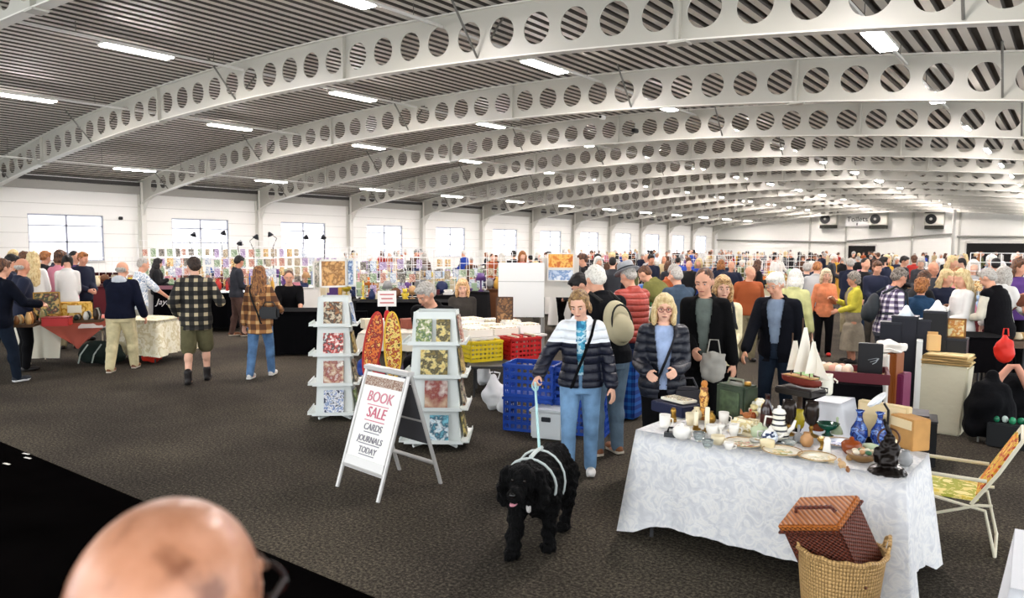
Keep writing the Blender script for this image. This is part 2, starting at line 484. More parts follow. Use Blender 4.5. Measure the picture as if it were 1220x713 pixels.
# cross bracing rods between column heads (thin dark lines under the roof)
# strip lights on trunking
TR = mat('#d8d7d0', .5); DIFF = mat('#fff6f4', .5, emit=LAMP)
rows = (-28.94, -22.55, -16.5, -9.98, -2.95)
offs = (.72, .35, .33, .32, .32)
rn = ['leftmost row', 'second row from the left wall', 'middle row', 'fourth row from the left wall', 'rightmost row']
lp = None
for ri, xr in enumerate(rows):
    z = zroof(xr)-offs[ri]
    tk = MB().box((0, 38, 0), (.055, 92, .05))
    tt = thing('light_trunking', 'long thin white trunking carrying the strip lights of the %s' % rn[ri], 'trunking', (xr, 0, z+.09))
    tk.obj('rail', TR, tt)
    rods = MB()
    for j in range(0, 30): rods.tube([(0, -2+3.05*j, 0), (0, -2+3.05*j, zroof(xr)-z)], .008, 5)
    rods.obj('hanger_rods', STEELD, tt)['kind'] = 'stuff'
    for j in range(0, 13):
        yy = 8.4+6.06*j
        if ri == 0 and j == 0: continue
        if yy > YEND-1: continue
        lab = 'glowing strip light, %s from the camera in the %s' % (ordinal(j if ri else j-1), rn[ri])
        if lp is None:
            lp = thing('strip_light', lab, 'ceiling light', (xr, yy, z), 0, 'strip lights under the roof')
            MB().box((0, 0, .03), (.34, 1.54, .05)).obj('housing', WHITE, lp, bevel=.006)
            MB().box((0, 0, -.006), (.3, 1.46, .022)).obj('diffuser', DIFF, lp, bevel=.006)
        else:
            c_ = copy_tree(lp); c_.location = (xr, yy, z); tag(c_, lab, 'ceiling light', 'strip lights under the roof')

# air units on the end wall
for i, (px, lab) in enumerate(((985, 'boxy air unit on the far wall, left of the toilets sign'), (1045, 'boxy air unit on the far wall, just right of the toilets sign'), (1112, 'boxy air unit on the far wall, furthest right'))):
    P = at_y(px, 261, 83.3)
    t = thing('air_unit', lab, 'air unit', (P.x, 84.0, P.z), 0, 'air units on the far wall')
    MB().box((0, .1, 0), (1.7, .9, 1.2)).obj('case', mat('#cfcdc0', .5), t, bevel=.03)
    MB().tube([(-.25, -.42, 0), (-.25, -.34, 0)], .5, 24).obj('fan_ring', mat('#0c0c0c', .5), t)
    MB().ell((-.25, -.43, 0), (.13, .05, .13)).obj('hub', mat('#b5b3ab', .5), t, smooth=True)
    MB().box((0, .1, .78), (1.7, .8, .3)).obj('bracket', mat('#3b3527', .7), t)
    MB().box((0, .1, -.8), (1.6, .8, .35)).obj('bracket', mat('#26251c', .7), t)
P = at_y(1021, 263, 84.2)
t = thing('hanging_sign', 'white sign reading Toilets with an arrow on the far wall', 'sign', (P.x, 84.35, P.z))
MB().box((0, 0, 0), (2.3, .06, 1.2)).obj('board', mat('#f6f5f0', .6), t)
text_obj('Toilets', .74, mat('#151515'), t, (0, -.05, .12), (PI/2, 0, 0), extr=.01)
MB().add([(-.1, -.05, -.38), (.1, -.05, -.38), (0, -.05, -.2), (-.04, -.05, -.38), (.04, -.05, -.38), (.04, -.05, -.5), (-.04, -.05, -.5)], [(0, 1, 2), (3, 6, 5, 4)]).obj('arrow', mat('#151515'), t)

# small things fixed to walls and beams
def cctv(P, lab, c='#f2f2ee'):
    t = thing('security_camera', lab, 'camera', P)
    MB().tube([(0, 0, .25), (0, 0, .04)], .02, 8).obj('mount', mat('#9a9a95'), t)
    MB().box((0, -.02, 0), (.14, .26, .13)).obj('housing', mat(c, .4), t, bevel=.02)
    MB().tube([(0, -.14, 0), (0, -.17, 0)], .045, 14).obj('lens', mat('#101010', .2), t)
for px, py, Y, lab, c in ((718, 140, 22.4, 'white box camera hung at the middle of the second beam behind', '#f2f2ee'), (757, 156, 22.2, 'black camera fixed to the beam right of the white box camera', '#141414'),
                       (433, 200, 28.4, 'black camera on the lower beam at the left of the ceiling', '#141414'), (695, 212, 40.2, 'black camera on a far beam above the white boards', '#141414'),
                       (504, 162, 22.5, 'white box camera under the beam left of centre', '#f2f2ee')):
    cctv(at_y(px, py, Y), lab, c)
P = Vector((XL+.06, 0, 0)); q = at_y(143, 258, 15.8)
t = tag(MB().box((0, 0, 0), (.1, .16, .14)).obj('wall_sensor', mat('#181818', .5), bevel=.02, loc=(XL+.06, 16.1, 3.1)), 'small black sensor on the white wall left of the first column', 'sensor')
# round black extract grille under the roof
P = at_y(114, 0, 7.2)
t = thing('round_ceiling_fan', 'black round fan grille hanging under the roof at top left', 'fan', (P.x, P.y, P.z))
for r_ in (.17, .26, .35): MB().tube([(r_*math.cos(a*PI/16), r_*math.sin(a*PI/16), 0) for a in range(32)], .02, 6, close=True).obj('ring', mat('#0f0f0f', .5), t)
f = MB()
for a in range(4): f.tube([(.35*math.cos(a*PI/4), .35*math.sin(a*PI/4), 0), (-.35*math.cos(a*PI/4), -.35*math.sin(a*PI/4), 0)], .012, 6)
f.obj('spokes', mat('#0f0f0f', .5), t)
MB().lathe([(.36, .03), (.37, .1), (.1, .2)], 24).obj('shroud', mat('#0b0b0b', .6), t)
MB().tube([(0, 0, .18), (0, 0, zroof(P.x)-P.z)], .02, 6).obj('rod', mat('#333333'), t)
# paper scraps on the dark strip
for (px, py), lab in (((31, 541), 'long white paper scrap on the black floor strip'), ((33, 546), 'short white paper scrap beside the long one on black floor'), ((8, 553), 'white paper scrap nearest the left edge on the black floor')):
    P = fl(px, py, .012); tag(MB().box((0, 0, 0), (.09, .02, .004), rz=.2).obj('paper_scrap', mat('#e9e4da'), loc=P), lab, 'paper')

# ================================================================ PEOPLE
def loft(rings, n=20):
    """closed surface through elliptical rings (centre, rx, ry, x-axis, y-axis)"""
    vs = []; fs = []; N = len(rings)
    for c, rx, ry, ax, ay in rings:
        for k in range(n):
            q = 2*PI*k/n; vs.append(c+ax*(rx*math.cos(q))+ay*(ry*math.sin(q)))
    for i in range(N-1):
        for k in range(n): fs.append((i*n+k, i*n+(k+1) % n, (i+1)*n+(k+1) % n, (i+1)*n+k))
    fs += [tuple(range(n))[::-1], tuple((N-1)*n+k for k in range(n))]
    return vs, fs
def cone(mb, a, ra, b, rb_, n=14):
    """tapered limb with round ends"""
    a, b = Vector(a), Vector(b); d = (b-a).normalized(); pts = []; rs = []
    for t in (-1, -.85, -.5): pts.append(a+d*ra*t); rs.append(ra*math.sqrt(max(1e-4, 1-t*t)))
    pts.append(a); rs.append(ra); pts.append(b); rs.append(rb_)
    for t in (.5, .85, 1): pts.append(b+d*rb_*t); rs.append(rb_*math.sqrt(max(1e-4, 1-t*t)))
    mb.tube(pts, rs, n)
def remesh(mb, voxel, mats, smooth_it=2, disp=None):
    me = mb.mesh('tmp', [])
    o = bpy.data.objects.new('tmp', me); C.objects.link(o)
    r = o.modifiers.new('r', 'REMESH'); r.mode = 'VOXEL'; r.voxel_size = voxel
    if smooth_it:
        s_ = o.modifiers.new('s', 'SMOOTH'); s_.factor = .5; s_.iterations = smooth_it
    dg = bpy.context.evaluated_depsgraph_get(); dg.update()
    out = bpy.data.meshes.new_from_object(o.evaluated_get(dg))
    bpy.data.objects.remove(o); bpy.data.meshes.remove(me)
    out.materials.clear()
    for m in mats: out.materials.append(m)
    if disp:
        amp, sc_ = disp; n = len(out.vertices)
        co = np.empty(n*3); out.vertices.foreach_get('co', co); co = co.reshape(-1, 3)
        no = np.empty(n*3); out.vertices.foreach_get('normal', no); no = no.reshape(-1, 3)
        for i in range(n):
            co[i] += no[i]*amp*noise.noise(Vector(co[i])*sc_)
        out.vertices.foreach_set('co', co.reshape(-1)); out.update()
    out.polygons.foreach_set('use_smooth', [True]*len(out.polygons))
    return out
def link(name, me, parent, loc=None):
    o = bpy.data.objects.new(name, me); C.objects.link(o); o.parent = parent
    if loc is not None: o.location = loc
    return o
def ik(root, tgt, l1, l2, pole):
    root, tgt, pole = Vector(root), Vector(tgt), Vector(pole)
    d = tgt-root; L = min(d.length, (l1+l2)*.995); u = d.normalized(); tgt = root+u*L
    a = (l1*l1-l2*l2+L*L)/(2*L); h = math.sqrt(max(0, l1*l1-a*a))
    p = pole-u*pole.dot(u); p.normalize()
    return root+u*a+p*h, tgt
HANDS = {'down': (.27, .06, .80), 'bent': (.20, .34, 1.04), 'front': (.07, .30, 1.0), 'chest': (.09, .27, 1.18), 'face': (.08, .22, 1.42),
         'pocket': (.24, .10, .95), 'reach': (.18, .55, .92), 'back': (.12, -.22, .98), 'swing': (.27, .30, .88), 'swingb': (.27, -.22, .85)}
def skeleton(S):
    """joints of a figure facing +Y, feet on z=0"""
    k = S.get('h', 1.72)/1.72; fem = S.get('fem', 0); J = {}
    build_ = S.get('wide', 1.0)
    shw = (.142 if fem else .165)*build_; hpw = .09
    sit = S.get('sit'); st = S.get('step', 0.0)
    fr = Vector((.10, st/2, .07)); flf = Vector((-.10, -st/2, .07))
    hipz = .90-.10*(st*st)
    if sit is not None:
        hipz = sit; fr = Vector((.11, .42, .07)); flf = Vector((-.11, .40, .07))
    if S.get('crouch'): hipz = .38; fr = Vector((.16, .22, .07)); flf = Vector((-.14, .10, .07))
    P = Vector((0, 0, hipz)); J['P'] = P
    lean = math.radians(S.get('lean', 2)); tw = math.radians(S.get('twist', 0)); side = math.radians(S.get('side', 0))
    up = Vector((math.sin(side), math.sin(lean), math.cos(lean)*math.cos(side))).normalized()
    ax = Vector((math.cos(tw), math.sin(tw), 0)); ax = (ax-up*ax.dot(up)).normalized(); ay = up.cross(ax)
    if ay.y < 0 and abs(tw) < 1.5: ay = -ay
    J['up'], J['ax'], J['ay'] = up, ax, ay
    J['W'] = P+up*.15; J['Ch'] = P+up*.34+ay*.005; J['Nk'] = P+up*.555; J['Sp'] = P+up*.49
    for s_, nm in ((1, 'r'), (-1, 'l')):
        J['sh'+nm] = P+up*.468+ax*shw*s_
        J['hip'+nm] = P+Vector((hpw*s_, 0, -.03))
        f = fr if s_ > 0 else flf
        pole = Vector((.12*s_, 1, .25 if sit is None else 1))
        lg = .42 if (sit is not None or S.get('crouch')) else .403
        kn, an = ik(J['hip'+nm], f, lg, lg, pole); J['kn'+nm] = kn; J['an'+nm] = an
        hd = S.get('hand'+nm, 'down')
        tg = Vector(HANDS[hd]) if isinstance(hd, str) else Vector(hd)
        if isinstance(hd, str):
            tg = Vector((tg.x*s_, tg.y, tg.z)) - Vector((0, 0, .90)) ; tg = P+ax*tg.x+Vector((0, 0, 0))+ay.normalized()*tg.y+up*(tg.z)
        else: tg = tg/k
        el, wr = ik(J['sh'+nm], tg, .295, .265, -ay*.75+ax*s_*.38-up*.45)
        J['el'+nm] = el; J['wr'+nm] = wr
    hy, hp_, hr = [math.radians(a) for a in S.get('head', (0, 5, 0))]
    base = Matrix((ax, ay, up)).transposed()
    ref = Matrix.Rotation(0, 3, 'Z')
    fw = Matrix.Rotation(tw+hy, 3, 'Z') @ Matrix.Rotation(-hp_-lean*.5, 3, 'X') @ Matrix.Rotation(hr, 3, 'Y')
    J['Hm'] = fw; J['Hd'] = J['Nk']+up*.045+fw @ Vector((0, .02, .098))
    J['k'] = k
    return J
def headT(J): return Matrix.Translation(J['Hd']) @ J['Hm'].to_4x4() @ Matrix.Scale(1.07, 4)
def torso_rings(J, S, t=0.0, z0=-.12, z1=.57, front=0.0):
    fem = S.get('fem', 0); w = S.get('wide', 1.0)
    P, up, ax, ay = J['P'], J['up'], J['ax'], J['ay']
    prof = [(-.12, .150, .105), (-.06, .168, .118), (0, .170, .120), (.07, .150 if fem else .155, .108), (.15, .130 if fem else .150, .100),
            (.25, .140 if fem else .160, .108), (.35, .148 if fem else .168, .116), (.43, .142 if fem else .166, .105), (.48, .115 if fem else .135, .088), (.52, .080, .072), (.56, .056, .060)]
    belly = S.get('belly', 0)
    out = []
    for z, rx, ry in prof:
        if z < z0-1e-6 or z > z1+1e-6: continue
        dx = Vector((0, 0, 0)); e = 0
        if .25 <= z <= .43 and fem: e = .022
        if belly and -.02 < z < .27: e = belly
        a, b, c, d = (Vector((1, 0, 0)), Vector((0, 1, 0)), None, None) if z < -.01 else (ax, ay, None, None)
        cc = P+up*z if z > 0 else P+Vector((0, 0, z))
        out.append((cc+b*(e*.5), rx*w+t, ry*w+t+e*.5, a, b))
    return out
def hand(mb, J, nm, grip, q=1.0):
    s_ = 1 if nm == 'r' else -1
    w, e = J['wr'+nm], J['el'+nm]; d = (w-e).normalized()
    thumb = (Vector((0, 1, 0))*.8+Vector((-s_*.5, 0, .3))); thumb = (thumb-d*thumb.dot(d)).normalized()
    n = d.cross(thumb)*s_
    if n.dot(Vector((-s_, 0, -.2))) < 0: n = -n     # palm side faces the body
    T = Matrix((thumb, n, d)).transposed().to_4x4(); T.translation = w
    mb.ell((0, 0, .045), (.040, .017, .052), 12, 8, T=T)
    L = (.070, .078, .072, .056)
    for i in range(4):
        x = .030-.020*i; b0 = Vector((x, 0, .082)); l = L[i]
        c1 = {'relax': .35, 'grip': 1.25, 'open': .1}[grip]; c2 = {'relax': .8, 'grip': 2.6, 'open': .25}[grip]
        p1 = b0+Vector((0, math.sin(c1), math.cos(c1)))*l*.5
        p2 = p1+Vector((0, math.sin(c2), math.cos(c2)))*l*.5
        b0, p1, p2 = T @ b0, T @ p1, T @ p2
        mb.tube([T @ Vector((x*.8, 0, .05)), b0, p1, p2, p2+(p2-p1).normalized()*.006], [.010*q, .0098*q, .009*q, .0078*q, .003], 8)
    a = T @ Vector((.028, .002, .022)); b = T @ Vector((.056, .012, .050)); c = T @ Vector((.058, .028, .076))
    mb.tube([a, b, c, c+(c-b).normalized()*.007], [.013*q, .011*q, .0095*q, .004], 8)
def face_prims(mb, J, S, fine):
    T = headT(J); fem = S.get('fem', 0)
    mb.ell((0, -.012, .02), (.076, .094, .095), 20, 14, T=T)
    mb.ell((0, .022, -.045), (.056, .064, .068 if not fem else .064), 18, 12, T=T)
    mb.ell((0, .058, -.088), (.026, .024, .022), 12, 8, T=T)
    mb.tube([(0, .078, .022), (0, .103, -.022), (0, .094, -.032)], [.008, .0135, .008], 10, T=T)
    for sx in (1, -1):
        mb.ell((sx*.077, -.012, -.008), (.010, .018, .030), 10, 8, T=T)
        mb.ell((sx*.040, .062, -.028), (.022, .022, .022), 10, 8, T=T)
        mb.ell((sx*.028, .078, .026), (.022, .010, .008), 10, 6, T=T)
    mb.ell((0, .082, -.058), (.022, .011, .010), 10, 6, T=T)
def body_mesh(J, S, voxel, skin):
    mb = MB(); fem = S.get('fem', 0); w = S.get('wide', 1.0)
    vs, fs = loft(torso_rings(J, S)); mb.add(vs, fs)
    hd = J['Hd']; cone(mb, J['Sp'], .062, hd+(J['Nk']-hd)*.25, .053 if not fem else .047)
    face_prims(mb, J, S, voxel < .012)
    for nm in 'rl':
        sh, el, wr = J['sh'+nm], J['el'+nm], J['wr'+nm]
        cone(mb, J['Sp']-J['up']*.0, .058, sh, .050*w)
        cone(mb, sh, .053*w, el, .040*w); cone(mb, el, .040*w, wr, .026)
        mb.ell(el+(wr-el)*.25, .042*w, 10, 8)
        hand(mb, J, nm, S.get('grip'+nm, 'relax'), 1.0 if voxel < .009 else 1.15)
        hp_, kn, an = J['hip'+nm], J['kn'+nm], J['an'+nm]
        cone(mb, hp_, .088*w, kn, .054*w); cone(mb, kn, .054*w, an, .036)
        calf = kn+(an-kn)*.28; mb.ell(calf+Vector((0, -.012, 0)), (.054*w, .058*w, .10), 12, 8)
        f = an; mb.ell((f.x, f.y+.07, .035), (.040, .12, .033), 12, 8)
        cone(mb, an, .036, (f.x, f.y-.01, .04), .034)
    return remesh(mb, voxel, [skin], 3)
def sleeves(mb, J, t, length=1.0, w=1.0):
    for nm in 'rl':
        sh, el, wr = J['sh'+nm], J['el'+nm], J['wr'+nm]
        cone(mb, J['Sp']-J['up']*.005, .055+t*.6, sh, .050*w+t*.6)
        if length <= 0: continue
        if length < 1: e2 = sh+(el-sh)*min(1, length*2); cone(mb, sh, .053*w+t*.7, e2, .047*w+t*.8); continue
        cone(mb, sh, .052*w+t*.65, el, .042*w+t*.65); cone(mb, el, .042*w+t*.65, wr-(wr-el).normalized()*.035, .033+t*.9)
def top_mesh(J, S, voxel, m, kind, t=.02, hem=-.1, sl=1.0, opened=0.0, disp=None, hood=False, collar=True):
    mb = MB(); w = S.get('wide', 1.0)
    rings = torso_rings(J, S, t, z0=max(hem, -.12), z1=.53)
    if hem < -.12:
        c = J['P']; r0 = rings[0]; ex = []
        for z in np.arange(hem, -.13, .08):
            gr = 1+.28*((-.12-z)/.6); ex.append((c+Vector((0, 0, z)), r0[1]*gr, r0[2]*gr+.02+(.05 if hem < -.4 else 0)*min(1, -z/.4), Vector((1, 0, 0)), Vector((0, 1, 0))))
        rings = ex+rings
    vs, fs = loft(rings, 24); mb.add(vs, fs)
    sleeves(mb, J, t, sl, w)
    if collar:
        nk = J['Nk']; up = J['up']; ax, ay = J['ax'], J['ay']
        mb.tube([nk-up*.025+ax*(.066*math.cos(a*PI/8))+ay*(.068*math.sin(a*PI/8)-.008)+up*(.012 if a > 8 else -.01) for a in range(16)], .018+t*.5, 8, close=True)
    if hood:
        nk = J['Nk']; up = J['up']; ax, ay = J['ax'], J['ay']
        mb.ell(nk-ay*.085-up*.03, (.11, .06, .07), 14, 8)
    me = remesh(mb, voxel, [m], 2, disp)
    if opened:
        bm = bmesh.new(); bm.from_mesh(me); dl = []
        P, up, ax, ay = J['P'], J['up'], J['ax'], J['ay']
        tl = sum((J['wr'+n]-J['P']).length for n in 'rl')
        for f in bm.faces:
            c = f.calc_center_median()-P; x, y, z = c.dot(ax), c.dot(ay), c.dot(up)
            wd_ = opened*(.35+.65*max(0, min(1, z/.45))) if z > 0 else opened*(.35+.5*min(1, -z/.3))
            if y > .055 and abs(x) < wd_ and z < .60 and y < .19+t: dl.append(f)
        bmesh.ops.delete(bm, geom=dl, context='FACES'); bm.to_mesh(me); bm.free()
    return me
def legs_mesh(J, S, voxel, m, t=.012, length=1.0, disp=None, flare=0.0):
    mb = MB(); w = S.get('wide', 1.0)
    vs, fs = loft(torso_rings(J, S, t, z0=-.12, z1=.07), 20); mb.add(vs, fs)
    for nm in 'rl':
        hp_, kn, an = J['hip'+nm], J['kn'+nm], J['an'+nm]
        if length < 1:
            cone(mb, hp_, .092*w+t, kn+(hp_-kn)*.06, .090*w+t); continue
        cone(mb, hp_, .09*w+t, kn, .058*w+t); cone(mb, kn, .058*w+t, an, .045+t+flare)
        mb.ell(kn+(an-kn)*.3+Vector((0, -.012, 0)), (.056*w+t, .058*w+t, .11), 12, 8)
    return remesh(mb, voxel, [m], 2, disp)
def shoe_mesh(J, nm, voxel, mats, boot=False, toe_up=0):
    mb = MB(); an = J['an'+nm]; s_ = 1 if nm == 'r' else -1
    y = an.y
    mb.ell((an.x+s_*.006, y+.10, .043), (.047, .095, .040), 14, 8)
    mb.ell((an.x, y-.015, .048), (.040, .058, .046), 14, 8)
    mb.box((an.x+s_*.003, y+.045, .02), (.076, .20, .028))
    if boot: cone(mb, (an.x, y-.005, .05), .047, (an.x, an.y-.01, .17), .052)
    me = remesh(mb, voxel, mats, 2)
    if len(mats) > 1:
        for p in me.polygons:
            if p.center.z < .032: p.material_index = 1
    return me
def hair_mesh(J, style, voxel, m, fem=0):
    mb = MB(); T = headT(J); disp = (.007, 45)
    if style in ('short', 'grey'):
        mb.ell((0, -.020, .034), (.083, .096, .094), 16, 10, T=T); mb.ell((0, -.055, -.005), (.076, .058, .065), 14, 8, T=T)
        mb.ell((0, .045, .085), (.060, .040, .028), 12, 8, T=T)
    elif style == 'crop':
        mb.ell((0, -.020, .032), (.079, .092, .089), 16, 10, T=T); mb.ell((0, -.055, -.005), (.074, .052, .06), 14, 8, T=T); disp = (.003, 60)
    elif style == 'fringe_ring':
        mb.ell((0, -.05, -.012), (.080, .062, .045), 16, 10, T=T); disp = (.003, 60)
    elif style == 'bob':
        mb.ell((0, -.022, .038), (.090, .100, .096), 16, 10, T=T); mb.ell((0, .040, .088), (.070, .045, .03), 12, 8, T=T)
        for sx in (1, -1): mb.ell((sx*.082, -.002, -.060), (.030, .052, .115), 12, 8, T=T)
        mb.ell((0, -.065, -.06), (.090, .052, .11), 14, 8, T=T); disp = (.006, 26)
    elif style == 'long':
        mb.ell((0, -.022, .036), (.088, .100, .095), 16, 10, T=T); mb.ell((0, .035, .088), (.065, .040, .026), 12, 8, T=T)
        mb.ell((0, -.080, -.10), (.095, .050, .13), 14, 8, T=T); mb.ell((0, -.10, -.25), (.105, .045, .15), 14, 8, T=T); mb.ell((.02, -.10, -.37), (.075, .035, .10), 12, 8, T=T)
        for sx in (1, -1): mb.ell((sx*.078, -.02, -.09), (.026, .045, .12), 12, 8, T=T)
        disp = (.014, 22)
    elif style == 'curly':
        mb.ell((0, -.020, .045), (.098, .108, .100), 16, 10, T=T); mb.ell((0, -.06, -.02), (.092, .065, .08), 14, 8, T=T); disp = (.022, 28)
    elif style == 'tied':
        mb.ell((0, -.024, .033), (.083, .096, .093), 16, 10, T=T); mb.ell((0, -.11, .035), (.038, .04, .045), 12, 8, T=T)
        for sx in (1, -1): mb.ell((sx*.072, .010, .012), (.014, .03, .066), 10, 8, T=T); mb.ell((sx*.074, -.03, -.045), (.018, .034, .060), 10, 8, T=T)
        mb.ell((0, .022, .088), (.062, .045, .022), 12, 8, T=T); disp = (.0035, 50)
    return remesh(mb, voxel, [m], 1, disp)

SKIN = [mat('#d9a184', .55, var=.10, scale=14), mat('#c98d70', .55, var=.10, scale=14), mat('#e2b096', .55, var=.08, scale=14), mat('#9a6648', .55, var=.08, scale=14)]
DARK = mat('#0d0908', .3); LIP = mat('#8f4a41', .5); WHT = mat('#c9bfb6', .4)
def person(label, pos, S, face, parts, skin=0, voxel=.010, group=None, name='person'):
    """face: degrees turned from looking straight at the camera, positive towards picture right"""
    if pos is None: pos = at_d(*S['hd'])
    toc = Vector((-pos[0], -pos[1], 0)).normalized(); right = Vector((-toc.y, toc.x, 0))
    a = math.radians(face); d = toc*math.cos(a)+right*math.sin(a)
    rz = math.atan2(d.y, d.x)-PI/2
    t = thing(name, label, 'person', (pos[0], pos[1], S.get('z', 0)), rz, group)
    if 'hd' in S:
        px_, py_, D_ = S['hd']; Q = at_d(px_, py_, D_)
        S.pop('h', 0); J = skeleton(S); tz = headT(J) @ Vector((0, 0, .115)); k = Q.z/tz.z; S['h'] = 1.72*k
        off = Matrix.Rotation(rz, 3, 'Z') @ Vector((tz.x*k, tz.y*k, 0)); t.location = (Q.x-off.x, Q.y-off.y, 0)
    J = skeleton(S); k = J['k']; t.scale = (k, k, k)
    T = headT(J)
    b = link('body', body_mesh(J, S, voxel, SKIN[skin]), t)
    if S.get('h', 0) and voxel < .013:
        for sx in (1, -1):
            e = MB(); e.ell((sx*.029, .078, .006), (.0115, .008, .0052), 10, 8, T=T); e.obj('eye', WHT, t, smooth=True)
            e = MB(); e.ell((sx*.029, .0845, .005), (.0055, .004, .0058), 8, 6, T=T); e.obj('iris', DARK, t, smooth=True)
            e = MB(); e.tube([(sx*.046, .076, .026), (sx*.03, .087, .031), (sx*.014, .088, .027)], .0042, 6, T=T); e.obj('eyebrow', parts.get('brow', mat('#4a3426')), t)
        e = MB(); e.tube([(-.021, .086, -.058), (0, .093, -.056), (.021, .086, -.058)], [.003, .0055, .003], 6, T=T); e.obj('mouth', LIP, t, smooth=True)
    for nm, spec in parts.items():
        if nm == 'brow': continue
        for sp in (spec if isinstance(spec, list) else [spec]):
            make_part(nm, sp, t, J, S, voxel, T)
    return t
def make_part(nm, sp, t, J, S, voxel, T):
    kind = nm; v = max(voxel, .010)
    if nm == 'hair': link('hair', hair_mesh(J, sp[0], max(voxel, .008), sp[1]), t)
    elif nm in ('jacket', 'shirt', 'sweater', 'coat', 'dress', 'waistcoat', 'cardigan', 'hoodie', 'tshirt'):
        link('t_shirt' if nm == 'tshirt' else nm, top_mesh(J, S, v, sp[0], nm, **sp[1]), t)
    elif nm in ('trousers', 'jeans', 'shorts', 'skirt'):
        link(nm, legs_mesh(J, S, v, sp[0], **(sp[1] if len(sp) > 1 else {})), t)
    elif nm == 'shoes':
        for s_ in 'rl': link('shoe', shoe_mesh(J, s_, max(voxel, .009), sp[0], **(sp[1] if len(sp) > 1 else {})), t)
    elif nm == 'glasses':
        g = MB()
        for sx in (1, -1):
            g.tube([(sx*.031+.024*math.cos(a*PI/8), .096, .004+.018*math.sin(a*PI/8)) for a in range(16)], .0028, 6, T=T, close=True)
            g.tube([(sx*.055, .094, .008), (sx*.08, .0, .008)], .0026, 6, T=T)
        g.tube([(-.008, .098, .008), (.008, .098, .008)], .0026, 6, T=T)
        g.obj('glasses', sp, t)
    elif nm == 'hat':
        h = MB()
        if sp[0] == 'fedora':
            h.lathe([(.125, .055), (.130, .062), (.092, .066), (.088, .10), (.078, .155), (.05, .165), (.01, .155)], 24, sy=1.18, T=T)
            o = h.obj('hat', sp[1], t, smooth=True)
            b = MB().lathe([(.0935, .066), (.0935, .092), (.090, .092), (.090, .066)], 24, sy=1.18, T=T); b.obj('hat_band', sp[2], o)
        elif sp[0] == 'cap':
            h.ell((0, -.01, .06), (.088, .105, .075), 16, 8, T=T); h.ell((0, .11, .05), (.06, .06, .009), 14, 6, T=T); h.obj('cap', sp[1], t, smooth=True)
    elif nm == 'strap':      # bag strap across the body, shoulder to opposite hip
        P, up, ax, ay = J['P'], J['up'], J['ax'], J['ay']; s_ = sp[1]; th = sp[2] if len(sp) > 2 else .045
        rg = torso_rings(J, S, th); pts = []
        for a in range(24):
            q = 2*PI*a/24; u = math.cos(q); z = .22+.29*u; x = s_*(.015+.105*u)
            i = min(range(len(rg)), key=lambda i: abs((rg[i][0]-P).dot(up)-z)); rx, ry = rg[i][1], rg[i][2]
            yy = ry*math.sqrt(max(.15, 1-(x/rx)**2))*(1 if math.sin(q) >= 0 else -1)*min(1, abs(math.sin(q))*2.2)
            pts.append(P+up*(z+(.03 if u > .85 else 0))+ax*x+ay*yy)
        MB().tube(pts, .014, 6, close=True).obj('bag_strap', sp[0], t)
    elif nm == 'bag':
        P, up, ax, ay = J['P'], J['up'], J['ax'], J['ay']; loc, dim = sp[1], sp[2]
        c = P+ax*loc[0]+ay*loc[1]+up*loc[2]
        b = MB().box(c, dim).obj('bag', sp[0], t, bevel=.03)
        MB().tube([c+Vector((-dim[0]*.35, 0, dim[2]*.5)), c+Vector((-dim[0]*.2, 0, dim[2]*.9)), c+Vector((dim[0]*.2, 0, dim[2]*.9)), c+Vector((dim[0]*.35, 0, dim[2]*.5))], .01, 6).obj('handle', sp[0], b)
    elif nm == 'backpack':
        P, up, ax, ay = J['P'], J['up'], J['ax'], J['ay']
        R3 = Matrix((ax, ay, up)).transposed().to_4x4(); R3.translation = P+up*.23-ay*.225
        m = MB(); m.ell((0, 0, 0), (.14, .075, .205), 16, 10, T=R3); m.ell((0, -.06, -.06), (.11, .06, .13), 14, 8, T=R3)
        o = link('backpack', remesh(m, .014, [sp[0]], 2), t)
        if len(sp) > 1:
            R4 = R3.copy(); m = MB(); m.tube([(.10*math.cos(a*PI/10), -.065-.02*math.sin(a*PI/10), .16*math.sin(a*PI/10)-.02) for a in range(20)], .009, 6, T=R4, close=True); m.obj('piping', sp[1], o)
        for s_ in (1, -1):
            m = MB(); m.tube([P+up*.44-ay*.17+ax*.09*s_, P+up*.565+ax*.10*s_-ay*.02, P+up*.50+ax*.11*s_+ay*.13, P+up*.34+ax*.13*s_+ay*.165, P+up*.22+ax*.175*s_+ay*.06, P+up*.18+ax*.15*s_-ay*.15], .016, 6)
            m.obj('strap', sp[0] if len(sp) < 3 else sp[2], o)

NAVY, BLACK, DENIM, DDEN = '#151b31', '#0f0f11', '#5f83a8', '#2a3a52'
cl = lambda h, **k: mat(h, .9, var=.18, scale=9, bump=.35, bscale=22, spec=.12, **k)
BLOND = blotch(['#b99b68', '#cdb27c', '#dcc796', '#c4a872'], 40, .6, 4, stretch=(1, 1, .25)); BROWN = blotch(['#2b1a10', '#4a2d1a', '#6b4325', '#3a2315'], 40, .6, 4, stretch=(1, 1, .25))
GREY = blotch(['#8f8a82', '#a5a098', '#bbb6ad', '#9a948b'], 45, .7, 4); WHITEH = blotch(['#bdb8ae', '#d6d1c6', '#e3dfd5', '#cbc5ba'], 45, .7, 4); BLACKH = mat('#15100e', .6, var=.3, scale=50)
GINGER = blotch(['#5a3013', '#8a5125', '#b0743a', '#6b3c18'], 40, .6, 4)
TRAINER = [mat('#d9d7d2', .6), mat('#f2f0ea', .6)]; BOOT = [mat('#171210', .5), mat('#0b0a0a', .6)]; TAN = [mat('#7a4b2a', .6), mat('#d7cdbb', .6)]
def hp(px, py, h): return fl(px, py, h)
JEANS = mat('#54779f', .85, var=.35, scale=7, bump=.3, bscale=25); JD = cl('#27354b'); BLK = cl('#09090b'); 

